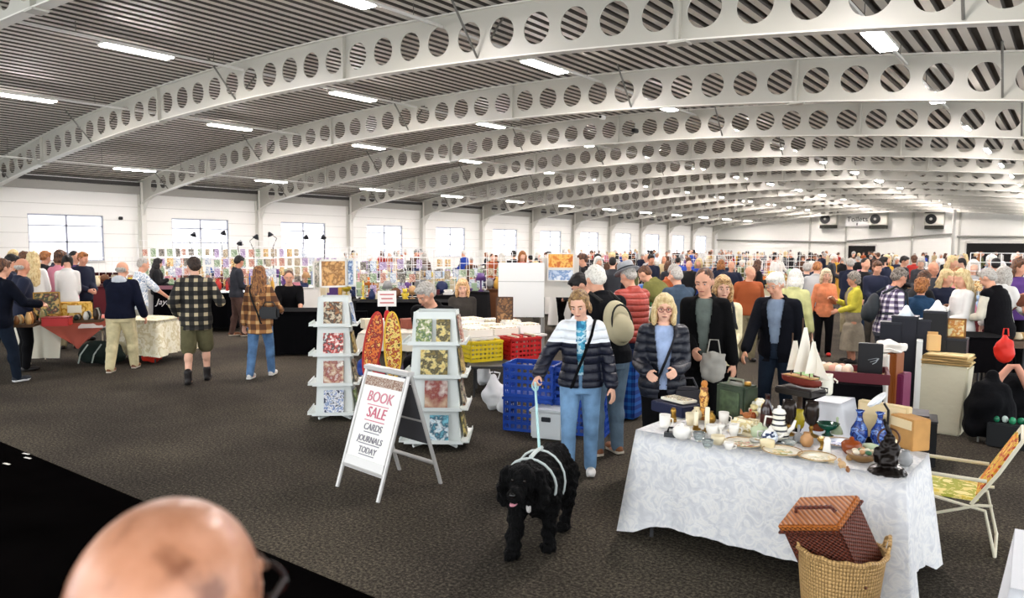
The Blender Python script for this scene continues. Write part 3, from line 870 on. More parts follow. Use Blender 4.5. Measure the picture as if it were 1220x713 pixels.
# woman with the dog
person('woman in navy and white puffer jacket walking a black dog on a lead', fl(690, 568),
  dict(h=1.67, fem=1, step=.22, head=(-14, 24, 4), handr=(.36, .24, .93), handl=(-.27, .08, .82), gripr='grip', lean=3), 0,
  dict(brow=mat('#6a4a2c'), hair=('tied', blotch(['#5e4229', '#80603b', '#a0804f', '#6e5033'], 40, .6, 4)),
       jacket=(puffer('#0f1426', .075, '#e9eef2', 1.24), dict(t=.034, hem=-.10, opened=.045)),
       shirt=(blotch(['#1d6f96', '#4aa3c4', '#bfe0ea', '#2a7fa5'], 12, .7, 3), dict(t=.010, hem=0, sl=0)),
       jeans=(mat('#6f93b6', .85, var=.3, scale=7, bump=.3, bscale=25), dict(t=.012)), shoes=(TRAINER,), strap=(BLK, -1, .05)), skin=2, voxel=.0075)
# woman with glasses, navy padded jacket
person('blond woman in glasses and open navy padded jacket over a pale blue hoodie', None,
  dict(hd=(792, 352, 6.6), h=1.62, fem=1, wide=1.1, head=(0, 6, 0), handr=(.14, .30, .96), handl=(-.09, .31, .98), lean=3), 4,
  dict(brow=mat('#a98a5a'), hair=('bob', BLOND), glasses=mat('#7a1420', .3), jacket=(puffer('#0f1422', .085), dict(t=.038, hem=-.14, opened=.085, hood=True)),
       hoodie=(cl('#9fb2d4'), dict(t=.016, hem=-.06, sl=0)), trousers=(BLK,), shoes=(BOOT,), strap=(mat('#1a1a22'), -1, .035),
       bag=(mat('#2d2b30', .5), (-.22, .12, -.12), (.26, .10, .2))), skin=2, voxel=.0075)
# man in black jacket, woman in cream
person('short-haired man in black jacket and grey-green sweater behind the blond woman with glasses', None,
  dict(hd=(838, 321, 7.6), h=1.78, head=(-10, 14, 0), handr='front', handl='down', lean=8), -6,
  dict(brow=mat('#4a3426'), hair=('crop', BROWN), jacket=(cl('#09090a'), dict(t=.03, hem=-.16, opened=.075)), sweater=(cl('#67706a'), dict(t=.012, hem=-.02, sl=0)), trousers=(BLK,), shoes=(BOOT,)), skin=0, voxel=.009)
person('woman in cream jacket with dark backpack straps, hands clasped', None,
  dict(hd=(862, 330, 8.3), h=1.67, fem=1, wide=1.06, head=(5, 8, 0), handr='front', handl='front', lean=3), 6,
  dict(hair=('bob', blotch(['#7a5636', '#a9804f', '#caa672', '#8c6642'], 40, .6, 4)), jacket=(cl('#e0d5ae'), dict(t=.026, hem=-.14)), trousers=(BLK,), shoes=(BOOT,), backpack=(mat('#23262c', .7),)), skin=2, voxel=.009)
person('white-haired man in dark jacket and light blue shirt looking down', None,
  dict(hd=(921, 327, 8.6), h=1.76, wide=1.05, head=(-18, 20, 0), handr='swing', handl='down', lean=7, step=.15), -14,
  dict(hair=('grey', WHITEH), brow=mat('#b9b4ac'), jacket=(cl('#0d0f16'), dict(t=.03, hem=-.15, opened=.085)), shirt=(cl('#8fa0b8'), dict(t=.010, hem=-.04, sl=0)), trousers=(cl('#25303f'),), shoes=(BOOT,)), skin=0, voxel=.009)
person('white-haired woman in pale yellow-green cardigan seen from behind', None,
  dict(hd=(949, 322, 11.6), h=1.62, fem=1, wide=1.1, head=(0, 10, 0), lean=8), 165, dict(hair=('bob', WHITEH), cardigan=(cl('#b9b881'), dict(t=.022, hem=-.14)), trousers=(BLK,), shoes=(BOOT,)), voxel=.011)
person('woman in peach orange cardigan and black trousers facing the camera', None,
  dict(hd=(985, 321, 15.0), h=1.63, fem=1, head=(8, 8, 0), handr='down', handl='chest', lean=2), 8,
  dict(hair=('bob', blotch(['#a58a68', '#cdb893', '#e6d6b5', '#b79c78'], 40, .6, 4)), cardigan=(cl('#dd8a62'), dict(t=.018, hem=-.12)), trousers=(BLK,), shoes=([mat('#b02418', .5), mat('#7a140e', .5)],)), skin=2, voxel=.010)
person('grey-haired woman in yellow cardigan over a long grey dress, in profile', None,
  dict(hd=(1016, 325, 14.4), h=1.62, fem=1, wide=1.08, head=(-5, 5, 0), handr='chest', handl='front', lean=1), -70,
  dict(hair=('curly', blotch(['#4b463f', '#7d766c', '#a39a8e', '#5f584f'], 40, .7, 4)), cardigan=(cl('#cfc34a'), dict(t=.022, hem=.02, opened=.09)), dress=(cl('#8f8574'), dict(t=.014, hem=-.66, sl=0)), shoes=(BOOT,)), skin=1, voxel=.010)
person('man in red-blue checked shirt with rucksack, one arm lowered', None,
  dict(hd=(1076, 321, 11.6), h=1.77, wide=1.05, head=(15, 20, 0), handr='front', handl='down', lean=10), 115,
  dict(hair=('grey', blotch(['#3d352d', '#6b6157', '#8c8378', '#4c433a'], 45, .7, 4)), shirt=(plaid('#8a7f96', '#ece6e4', '#3a3049', .075, .45), dict(t=.016, hem=-.10, sl=.5)), trousers=(cl('#3b3d44'),), shoes=(BOOT,), backpack=(mat('#20262a', .7),)), skin=1, voxel=.010)
person('person with short curly ginger-brown hair and blue top seen from behind', None,
  dict(hd=(1099, 333, 12.2), h=1.6, fem=1, head=(0, 10, 0), handr='front', handl='front', lean=5), 170, dict(hair=('curly', GINGER), jacket=(cl('#27415c'), dict(t=.022, hem=-.12)), trousers=(BLK,), shoes=(BOOT,)), voxel=.011)
person('grey-haired man in black padded waistcoat with cream sleeves, leaning over a stall', None,
  dict(hd=(1171, 322, 12.2), h=1.78, wide=1.12, head=(0, 26, 0), handr=(.15, .42, 1.05), handl=(-.12, .40, 1.05), lean=12), -118,
  dict(hair=('grey', GREY), sweater=(cl('#e2dcc8'), dict(t=.018, hem=-.08)), waistcoat=(cl('#0b0a0d'), dict(t=.034, hem=-.13, sl=0)), trousers=(cl('#7d7770'),), shoes=(BOOT,)), skin=0, voxel=.010)
person('man in grey felt hat, rust red quilted gilet and navy striped sleeves', None,
  dict(hd=(745, 318, 9.2), h=1.74, wide=1.08, head=(0, 22, 0), handr=(.2, .45, 1.1), handl=(-.2, .42, 1.12), lean=6), -140,
  dict(hair=('crop', GREY), hat=('fedora', cl('#8d9093'), mat('#23262a', .7)), sweater=(stripes('#1b2438', '#dfe1e3', .16, 2, .28), dict(t=.018, hem=-.06)), waistcoat=(puffer('#a5392a', .07), dict(t=.034, hem=-.10, sl=0)), jeans=(JD,), shoes=(BOOT,)), skin=0, voxel=.010)
person('black-haired man in black looking down, behind the woman with the dog', None,
  dict(hd=(682, 330, 8.2), h=1.74, head=(10, 35, 0), handr='front', handl='front', lean=16), -100, dict(hair=('short', BLACKH), jacket=(BLK, dict(t=.02, hem=-.1)), jeans=(JD,), shoes=(BOOT,)), skin=0, voxel=.011)
p = fl(712, 520)
person('white-haired person in black jacket and jeans with a beige backpack, bending forward', None,
  dict(hd=(706, 319, 7.5), h=1.74, wide=1.12, head=(0, 15, 0), handr='reach', handl='reach', lean=20), -150, dict(hair=('grey', WHITEH), jacket=(cl('#0e0f12'), dict(t=.026, hem=-.08)), jeans=(cl('#5f7180'),), shoes=(TAN,), backpack=(mat('#b8ae8e', .8), mat('#15130f', .7), mat('#1a1815', .8))), voxel=.010)
person('grey-haired man in slate blue jacket turned away, left of the man in black jacket', None,
  dict(hd=(804, 320, 11), h=1.72, wide=1.08, head=(0, 15, 0), handr='reach', lean=10), -150, dict(hair=('crop', GREY), jacket=(cl('#3d4b5a'), dict(t=.026, hem=-.12)), trousers=(BLK,), shoes=(BOOT,)), voxel=.011)
person('person in olive green coat bending over a stall behind the felt hat', None,
  dict(hd=(763, 319, 12.4), h=1.72, head=(0, 20, 0), handr='reach', handl='reach', lean=38, wide=1.1), -120, dict(hair=('crop', BROWN), coat=(cl('#73713f'), dict(t=.028, hem=-.2)), trousers=(BLK,), shoes=(BOOT,)), voxel=.012)
# the walkers at the left
person('man in black and cream plaid shirt and olive shorts walking away', fl(236, 456),
  dict(h=1.84, wide=1.06, step=.30, head=(25, 12, 0), handr=(.30, .26, 1.15), handl='pocket', lean=3), 172,
  dict(hair=('short', blotch(['#17100c', '#2b1d14', '#3d2a1c', '#20160f'], 45, .7, 4)), shirt=(plaid('#33302a', '#b7a888', '#100f0e', .115, .42), dict(t=.036, hem=-.16)), shorts=(cl('#5d5940'), dict(t=.010, length=.5)), shoes=(BOOT, dict(boot=True))), skin=2, voxel=.009)
person('long-haired woman in brown plaid jacket and blue jeans with black shoulder bag, walking away', fl(311, 450),
  dict(h=1.70, fem=1, step=.35, head=(12, 5, 0), handr='bent', handl='down', lean=2), 158,
  dict(hair=('long', blotch(['#4a2c16', '#7a4b26', '#a5703c', '#5c381d'], 40, .6, 4, stretch=(1, 1, .25))), jacket=(plaid('#9c6b3f', '#d2ab74', '#5c3a25', .14, .35), dict(t=.034, hem=-.2)), jeans=(JEANS,), shoes=(TRAINER,),
       bag=(mat('#101012', .4), (.20, -.12, .12), (.30, .10, .18)), strap=(mat('#101012'), -1, .045)), skin=2, voxel=.009)
person('balding man in navy hooded jacket and cream trousers at the left stall', fl(146, 442),
  dict(h=1.76, wide=1.12, step=.42, head=(-8, 12, 0), handr=(.30, .18, .86), handl='reach', lean=9), 158,
  dict(hair=('fringe_ring', GREY), jacket=(cl('#101424'), dict(t=.034, hem=-.08)), hoodie=(cl('#c9ccd0'), dict(t=.03, hem=.43, sl=0, hood=True)), trousers=(cl('#cfc39a'), dict(t=.022)), shoes=(TAN,)), skin=0, voxel=.009)
person('person in white and blue patterned shirt beside the man in navy hooded jacket', None,
  dict(hd=(173, 308, 15.6), h=1.72, head=(0, 15, 0), handr='reach', lean=4), 110, dict(hair=('crop', GREY), shirt=(blotch(['#e8ecef', '#b9c6d6', '#f5f6f7', '#8fa3bd'], 14, .8, 3), dict(t=.022, hem=-.12, sl=.5)), trousers=(cl('#b7b2a4'),), shoes=(TAN,)), voxel=.011)
person('man in grey jacket and brown trousers between the two walkers in plaid', fl(283, 401),
  dict(h=1.78, step=.2, head=(30, 22, 0), handr='front', handl='front', lean=3), 100, dict(hair=('short', BLACKH), jacket=(cl('#33343a'), dict(t=.026, hem=-.1)), trousers=(cl('#59433c'),), shoes=(TAN,)), skin=1, voxel=.010)
person('stallholder in black t-shirt sitting behind the black-draped table at left', None,
  dict(hd=(344, 323, 15.5), h=1.75, sit=.55, head=(0, 12, 0), handr='reach', handl='reach', lean=10, wide=1.1), 0, dict(hair=('crop', BROWN), tshirt=(BLK, dict(t=.018, hem=-.06, sl=.5)), trousers=(BLK,), shoes=(BOOT,)), skin=0, voxel=.011)
person('person in dark clothes cut off by the left edge of the picture', fl(2, 457),
  dict(h=1.80, wide=1.1, step=.3, head=(0, 8, 0), handr=(.22, .48, 1.12), handl='down', lean=6), 120, dict(hair=('short', BROWN), jacket=(cl('#090d18'), dict(t=.032, hem=-.12)), trousers=(cl('#141c28'),), shoes=([mat('#20242c'), mat('#d8d8d8')],)), voxel=.010)
person('blond woman stallholder sitting left of the white boards', None,
  dict(hd=(551, 334, 12.6), h=1.66, fem=1, sit=.55, head=(0, 14, 0), handr='front', handl='front', lean=8, wide=1.1), 0, dict(hair=('bob', blotch(['#a9774b', '#d3a06b', '#e8c594', '#b98755'], 40, .6, 4)), jacket=(cl('#3b3733'), dict(t=.022, hem=-.06)), trousers=(BLK,), shoes=(BOOT,)), skin=2, voxel=.011)
person('grey-haired person in black sitting behind the taller book rack', None,
  dict(hd=(501, 340, 9.2), h=1.68, sit=.55, head=(-20, 25, 0), handr='front', handl='front', lean=20, wide=1.15), -30, dict(hair=('grey', GREY), coat=(BLK, dict(t=.03, hem=-.05)), trousers=(BLK,), shoes=(BOOT,)), voxel=.011)
person('person in black with brown cap sitting at the right edge', None,
  dict(hd=(1213, 356, 13.6), h=1.72, sit=.5, head=(0, 30, 0), handr='front', handl='front', lean=30, wide=1.15), -80, dict(hair=('short', BROWN), hat=('cap', mat('#6b3d2a', .8)), jacket=(BLK, dict(t=.03, hem=-.08)), trousers=(BLK,), shoes=(BOOT,)), voxel=.012)
# the bald man close to the camera
def bald_man():
    P = at_d(187, 668, .77)
    S = dict(h=1.78, wide=1.05, head=(0, 2, 0), lean=0)
    J = skeleton(S); k = J['k']
    t = person('bald man seen from behind at the bottom left, close to the camera', (P.x, P.y, 0), S, 142,
        dict(jacket=(cl('#16171c'), dict(t=.02, hem=-.1)), trousers=(BLK,), shoes=(BOOT,), glasses=mat('#1a0505', .25)), skin=0, voxel=.006)
    T = headT(J); top = (J['Hd'].z+.115)*k
    b = [c for c in t.children if c.name.startswith('body')][0]
    # skin with freckles, ruddy patches and cropped stubble
    m, nt, bs = nodes_mat('scalp')
    tc = nt.nodes.new('ShaderNodeTexCoord')
    n = nt.nodes.new('ShaderNodeTexNoise'); n.inputs['Scale'].default_value = 16; n.inputs['Detail'].default_value = 3; nt.links.new(tc.outputs['Object'], n.inputs[0])
    r = ramp(nt, n.outputs[0], [(.32, '#7d4c33'), (.45, '#b77f60'), (.60, '#c89072'), (.75, '#b06f5c')])
    nt.links.new(r.outputs[0], bs.inputs['Base Color']); bs.inputs['Roughness'].default_value = .30; bs.inputs['Subsurface Weight'].default_value = .08
    bs.inputs['Subsurface Radius'].default_value = (.02, .008, .004)
    b.data.materials[0] = m
    h = link('hair', hair_mesh(J, 'fringe_ring', .006, mat('#6b5a4c', .8, var=.3, scale=60)), t)
    return t
BALD = bald_man()

# ================================================================ THE DOG
def dog():
    A, B = fl(633, 662), fl(658, 628)       # fore and hind feet on the carpet
    base = (A+B)/2; d = (A-B); d.z = 0; rz = math.atan2(d.y, d.x)-PI/2
    t = thing('dog', 'big shaggy black dog on a pale blue lead, walking towards the camera', 'dog', (base.x, base.y, 0), rz)
    mb = MB(); V = Vector
    rings = []
    for y, z, rx, rz_ in ((-.42, .47, .05, .07), (-.38, .46, .10, .13), (-.30, .46, .135, .165), (-.15, .455, .135, .165), (0, .45, .15, .18), (.14, .44, .16, .20), (.25, .45, .15, .19), (.33, .48, .11, .15), (.38, .50, .05, .08)):
        rings.append((V((0, y, z)), rx, rz_, V((1, 0, 0)), V((0, 0, 1))))
    vs, fs = loft(rings, 20); mb.add(vs, fs)
    cone(mb, (0, .26, .52), .12, (.0, .43, .575), .095)          # neck
    hc = V((-.015, .50, .585))
    mb.ell(hc, (.108, .115, .110), 18, 12); mb.ell(hc+V((0, .05, -.01)), (.075, .07, .07), 14, 10)
    cone(mb, hc+V((0, .08, -.025)), .056, hc+V((0, .18, -.045)), .048)   # muzzle
    cone(mb, hc+V((0, .06, -.075)), .036, hc+V((0, .135, -.092)), .024)   # lower jaw
    for sx in (1, -1):                                            # hanging ears
        e = MB(); cone(e, hc+V((sx*.098, 0, .04)), .038, hc+V((sx*.132, .015, -.06)), .045); cone(e, hc+V((sx*.132, .015, -.05)), .045, hc+V((sx*.122, .02, -.14)), .034)
        mb.v and mb.add(e.v, e.f)
    # fore legs, hind legs with stifle and hock
    for sx, fy, lift in ((1, .36, 0), (-1, .20, .05)):
        cone(mb, (sx*.10, .20, .40), .085, (sx*.10, .20+(fy-.2)*.4-.01, .26), .062)
        cone(mb, (sx*.10, .20+(fy-.2)*.4-.01, .26), .058, (sx*.098, fy-.02, .10+lift*.4), .047)
        mb.ell((sx*.098, fy+.012, .04+lift*.3), (.052, .075, .042))
        cone(mb, (sx*.098, fy-.02, .10+lift*.4), .046, (sx*.098, fy, .045+lift*.3), .044)
    for sx, fy in ((1, -.42), (-1, -.24)):
        cone(mb, (sx*.09, -.27, .42), .10, (sx*.11, -.19+(fy+.3)*.3, .27), .075)
        cone(mb, (sx*.11, -.19+(fy+.3)*.3, .27), .062, (sx*.10, fy-.06, .17), .042)
        cone(mb, (sx*.10, fy-.06, .17), .042, (sx*.10, fy, .05), .040)
        mb.ell((sx*.10, fy+.03, .038), (.048, .075, .038))
    mb.tube([(0, -.40, .50), (.02, -.50, .50), (.05, -.60, .44), (.07, -.66, .36)], [.05, .055, .05, .015], 10)
    m, nt, b = nodes_mat('black_fur'); tc = nt.nodes.new('ShaderNodeTexCoord')
    n = nt.nodes.new('ShaderNodeTexNoise'); n.inputs['Scale'].default_value = 38; n.inputs['Detail'].default_value = 6; n.inputs['Roughness'].default_value = .75; n.inputs['Distortion'].default_value = 1.2
    nt.links.new(tc.outputs['Object'], n.inputs[0])
    r = ramp(nt, n.outputs[0], [(.3, '#020202'), (.6, '#060607'), (.8, '#121113')]); nt.links.new(r.outputs[0], b.inputs['Base Color'])
    bp = nt.nodes.new('ShaderNodeBump'); bp.inputs['Strength'].default_value = 1; bp.inputs['Distance'].default_value = .02; nt.links.new(n.outputs[0], bp.inputs['Height']); nt.links.new(bp.outputs[0], b.inputs['Normal'])
    b.inputs['Roughness'].default_value = .6; b.inputs['Specular IOR Level'].default_value = .12
    me = remesh(mb, .0075, [m], 2, (.022, 24))
    n_ = len(me.vertices); co = np.empty(n_*3); me.vertices.foreach_get('co', co); co = co.reshape(-1, 3)
    no = np.empty(n_*3); me.vertices.foreach_get('normal', no); no = no.reshape(-1, 3)
    for i in range(n_):
        p = Vector(co[i]); q = noise.noise(Vector((p.x*70, p.y*70, p.z*26))); co[i] += no[i]*.008*q
        if p.z > .02: co[i][2] -= .012*abs(q)
    me.vertices.foreach_set('co', co.reshape(-1)); me.update()
    link('body', me, t)
    nz = hc+V((0, .225, -.032)); MB().ell(nz, (.021, .016, .016)).obj('nose', mat('#050505', .2), t, smooth=True)
    MB().ell(hc+V((0, .200, -.092)), (.022, .040, .012)).obj('tongue', mat('#b97a86', .4), t, smooth=True)
    for sx in (1, -1): MB().ell(hc+V((sx*.038, .105, .022)), (.010, .008, .010)).obj('eye', mat('#120a06', .1), t, smooth=True)
    MB().ell((.0, .325, .345), (.018, .03, .038)).obj('chest_patch', mat('#b9b6b2', .9), t, smooth=True)
    h = MB(); N = 20
    for y, z, rx, rz_ in ((.06, .455, .172, .205),): h.tube([(rx*math.cos(2*PI*k/N), y+.02*math.sin(2*PI*k/N), z+rz_*math.sin(2*PI*k/N)) for k in range(N)], .008, 6, close=True)
    h.tube([(.165*math.cos(2*PI*k/N), .27+.05*math.sin(2*PI*k/N), .49+.175*math.sin(2*PI*k/N)) for k in range(N)], .009, 6, close=True)
    h.tube([(0, .04, .665), (0, .17, .675), (0, .30, .668)], .014, 6)
    h.obj('harness', mat('#c9d2cf', .6), t)
    P = t.matrix_basis @ V((0, .10, .68))
    return P
lead_end = dog()
hand_p = fl(655, 452, 0.99)
W = [o for o in bpy.data.objects if o.get('label', '').startswith('woman in navy and white puffer')][0]
bpy.context.view_layer.update()
# the lead runs from her right hand to the harness
Sw = dict(h=1.67, fem=1, step=.22, head=(-14, 24, 4), handr=(.36, .24, .93), lean=3)
Jw = skeleton(Sw); hp_w = W.matrix_world @ (Jw['wrr']+(Jw['wrr']-Jw['elr']).normalized()*.07)
mid = (hp_w+lead_end)/2-Vector((0, 0, .03))
ld = thing('dog_lead', 'pale blue lead between the woman\'s hand and the black dog', 'dog lead', lead_end)
MB().tube([Vector((0, 0, 0)), mid-lead_end, hp_w-lead_end], .010, 8).obj('cord', mat('#a9d6d8', .5), ld)
MB().tube([hp_w-lead_end+Vector((.03*math.cos(a), 0, -.035+.04*math.sin(a))) for a in [k*PI/8 for k in range(16)]], .008, 6, close=True).obj('loop', mat('#a9d6d8', .5), ld)

# ================================================================ A-BOARD
ALU = mat('#c4c2be', .35, metal=.3)
def aboard():
    a, b, c, d = fl(403, 579), fl(446, 597), fl(481, 563), fl(523, 576)
    ctr = (a+b+c+d)/4; ax = ((b-a)+(d-c)); ax.z = 0; ax.normalize(); rz = math.atan2(ax.y, ax.x)
    t = thing('sandwich_board', 'white A-board on the carpet with handwritten book sale notice', 'sign', (ctr.x, ctr.y, 0), rz)
    w = .56; dep = .33; H = 1.0
    def panel(sg, back):
        ang = math.atan2(dep, H)
        T = Matrix.Translation((0, sg*dep, 0)) @ Matrix.Rotation(sg*ang, 4, 'X')     # local z runs up the panel
        L = math.hypot(dep, H)
        f = MB()
        for x in (-w/2, w/2): f.tube([(x, 0, 0), (x, 0, L)], .017, 8, T=T)
        f.tube([(-w/2-.01, 0, L-.02), (w/2+.01, 0, L-.02)], .026, 8, T=T); f.tube([(-w/2, 0, .20), (w/2, 0, .20)], .017, 8, T=T)
        if back: f.tube([(-w/2, 0, .60), (w/2, 0, .60)], .012, 8, T=T)
        else: f.box((0, 0, .235), (w-.04, .022, .10), T=T)
        o = f.obj('frame', ALU, t, smooth=False)
        if not back:
            bb = MB().box((0, 0, .64), (w-.05, .012, .71), T=T); o2 = bb.obj('poster_panel', mat('#eceae4', .5), t)
            MB().box((0, -.009, .925), (w-.07, .006, .08), T=T).obj('header_strip', blotch(['#7d5a4d', '#b9a494', '#8a6a58', '#c9bdae'], 40, .7, 3), o2)
            Rt = Matrix.Translation((0, 0, 0)) @ T
            e = (T.to_3x3() @ Matrix.Rotation(PI/2, 3, 'X')).to_euler()
            for s_, z, sz, cc, ul in (('BOOK', .795, .125, '#d98b99', .28), ('SALE', .665, .125, '#cf6f82', .26), ('CARDS', .545, .08, '#8d8991', .2), ('JOURNALS', .445, .072, '#8d8991', .28), ('TODAY', .355, .072, '#8d8991', .2)):
                text_obj(s_, sz, mat(cc, .8), o2, T @ Vector((0, -.010, z)), e, shear=.15, sx=.95)
                MB().box((0, -.010, z-sz*.52), (ul, .004, .007), T=T).obj('underline', mat(cc, .8), o2)
        else: MB().box((0, 0, .66), (w-.04, .010, L-.50), T=T).obj('back_panel', mat('#4a4a4e', .5), t)
    panel(-1, False); panel(1, True)
    h = MB(); h.box((0, 0, H-.015), (w+.03, .07, .03)); h.obj('hinge', ALU, t)
aboard()

# ================================================================ BOOK AND CARD RACKS
RW = mat('#dfe4e0', .5)
COVERS = [['#27394d', '#a9b6bd', '#d7cdbb', '#51341f'], ['#6f1f1c', '#d8c7a7', '#1d1512', '#a06a3b'], ['#efe9dd', '#c9a98b', '#8f3b34', '#efe9dd'], ['#2c2318', '#8b6b35', '#d9bb70', '#3a2516'],
          ['#dfe6ee', '#2f5fa0', '#f4f4f4', '#1e3052'], ['#d9d4c8', '#43643b', '#8f9c5b', '#e7dfce'], ['#f3efe6', '#2a2a2e', '#c8453c', '#f3efe6'], ['#b7903f', '#e4cf83', '#3d3a26', '#7d6a2e'], ['#2596b8', '#e8f2f4', '#16546b', '#7cc5d6']]
def rack(px, py, D, h, w, tiers, tilt, labs, group, name_lab, top=0.02):
    P = fl(px, py) if D is None else at_d(px, py, D); P.z = 0
    t = thing('book_rack', name_lab, 'display rack', P, tilt)
    MB().box((0, 0, .05+h/2-.02), (w*.16, w*.16, h)).obj('core', RW, t)
    f = MB()
    for k in range(4): f.tube([(0, 0, .05), (w*.55*math.cos(k*PI/2+PI/4), w*.55*math.sin(k*PI/2+PI/4), .02)], .018, 6)
    f.obj('foot', RW, t)
    th = h/tiers
    for k in range(tiers):
        z0 = .08+k*th; wk = w*(1-.04*k)
        bdy = MB()
        for sx, sy in ((0, -1), (1, 0), (0, 1), (-1, 0)):
            # sloping back panel
            q = math.atan2(sx, -sy)
            T = Matrix.Rotation(q, 4, 'Z')
            n0, n1 = -wk/2*.93, -wk/2*.80
            bdy.add([(-wk/2*.92, n0, z0), (wk/2*.92, n0, z0), (wk/2*.84, n1, z0+th*.96), (-wk/2*.84, n1, z0+th*.96)], [(0, 1, 2, 3)], T=T)
            bdy.box((0, -wk/2-.02, z0), (wk*1.04, .10, .012), T=T); bdy.box((0, -wk/2-.065, z0+.016), (wk, .008, .03), T=T)
        bdy.obj('tier', RW, t)
    t2 = t.matrix_basis
    for (face, tier, off, bw, bh, ci, sc_, lab) in labs:
        q = face*PI/2; z0 = .08+tier*th; wk = w*(1-.04*tier)
        base = Vector((off, -wk/2*.93-.045, z0+.008)); T = Matrix.Rotation(q, 4, 'Z')
        loc = t2 @ (T @ base)
        b = thing('book', lab, 'book', loc, tilt+q, group)
        Tt = Matrix.Rotation(-.17, 4, 'X')
        MB().box((0, .010, bh/2), (bw, .014, bh-.006), T=Tt).obj('pages', mat('#e9e2d2', .8), b)
        MB().box((0, 0, bh/2), (bw+.006, .004, bh), T=Tt).box((0, .019, bh/2), (bw+.006, .003, bh), T=Tt).box((-bw/2-.001, .010, bh/2), (.004, .019, bh), T=Tt).obj('cover', painted(COVERS[ci], sc_*1.3), b)
# left rack
P1 = fl(402, 494)
g1 = 'books on the left rack'
labs = [(0, 3, 0, .20, .27, 1, 14, 'book with brown and green cover, top tier, front of the left rack'), (0, 2, 0, .22, .25, 6, 16, 'book with dark red and white photos, second tier from top, left rack'),
        (0, 1, 0, .22, .27, 2, 9, 'white book with small red figure, third tier from top, left rack'), (0, 0, 0, .22, .27, 4, 22, 'white and blue book, lowest tier, front of the left rack'),
        (1, 3, 0, .17, .25, 4, 8, 'blue photo book on the right side, top tier of the left rack'), (1, 2, 0, .18, .25, 3, 10, 'dark brown book on the right side, second tier, left rack'),
        (1, 1, 0, .18, .25, 1, 12, 'dark book with red picture on the right side, third tier, left rack'), (1, 0, .03, .16, .24, 5, 7, 'pale slanted book on the right side, lowest tier, left rack')]
rack(401, 487, 8.95, 1.36, .46, 4, math.radians(43), labs, g1, 'white four-tier book rack left of the A-board, gold picture on top')
# right rack
g2 = 'books on the right rack'
labs = [(0, 3, -.10, .15, .24, 5, 18, 'grey-green boxed book, left of a pair on the top tier, right rack'), (0, 3, .09, .13, .24, 7, 12, 'grey book with yellow panel, right of a pair on the top tier'),
        (0, 2, 0, .26, .26, 7, 12, 'pale book with black and gold scribble, second tier, right rack'), (0, 1, .02, .22, .28, 2, 3, 'cream parchment-coloured book, third tier of the right rack'), (0, 0, .05, .18, .26, 8, 10, 'bright blue book on the lowest tier of the right rack'),
        (1, 3, -.03, .18, .27, 2, 16, 'white book with red lettering and figures, top tier, right side of right rack'), (1, 2, 0, .21, .26, 3, 14, 'dark blue book with gold picture, second tier, right side of right rack'),
        (1, 1, 0, .21, .27, 1, 9, 'dark brown book with pale figure, third tier, right side of right rack'), (1, 0, 0, .20, .26, 7, 10, 'green and gold book, lowest tier, right side of right rack')]
rack(521, 518, 7.6, 1.30, .56, 4, math.radians(36), labs, g2, 'white four-tier book rack behind the A-board, beside the yellow crate')
# top of left rack: small cards and gold picture
C1 = at_d(401, 330, 8.95)
def pic(px, py, D, w, h, cols, sc_, lab, frame='#e9e6de', face=0, group=None, name='framed_picture', cat='picture', tilt=0, fw=.02, thick=.02):
    P = at_d(px, py, D); d = Vector((-P.x, -P.y, 0)).normalized(); rz = math.atan2(d.y, d.x)+PI/2+math.radians(face)
    t = thing(name, lab, cat, P, rz, group)
    T = Matrix.Rotation(math.radians(tilt), 4, 'X')
    f = MB()
    for s_ in (1, -1): f.box((s_*(w/2), 0, 0), (fw, thick, h+fw), T=T); f.box((0, 0, s_*(h/2)), (w+fw, thick, fw), T=T)
    f.obj('frame', mat(frame, .5), t); MB().box((0, .002, 0), (w, thick*.5, h), T=T).obj('print', painted(cols, sc_), t)
    return t
pic(397, 326, 8.8, .30, .30, ['#c9924d', '#e0b070', '#8f5f2d', '#d9a25c'], 12, 'gold and brown picture on top of the left book rack', face=20)
pic(418, 325, 8.85, .10, .30, ['#5d8fc4', '#d8e6f2', '#2f5f9a', '#e8eef4'], 16, 'narrow blue and white card right of the gold picture', face=-40)
pic(377, 328, 8.9, .12, .30, ['#cfd6c9', '#8aa08a', '#efeee9', '#6f7f70'], 20, 'narrow grey-green card left of the gold picture', face=60)

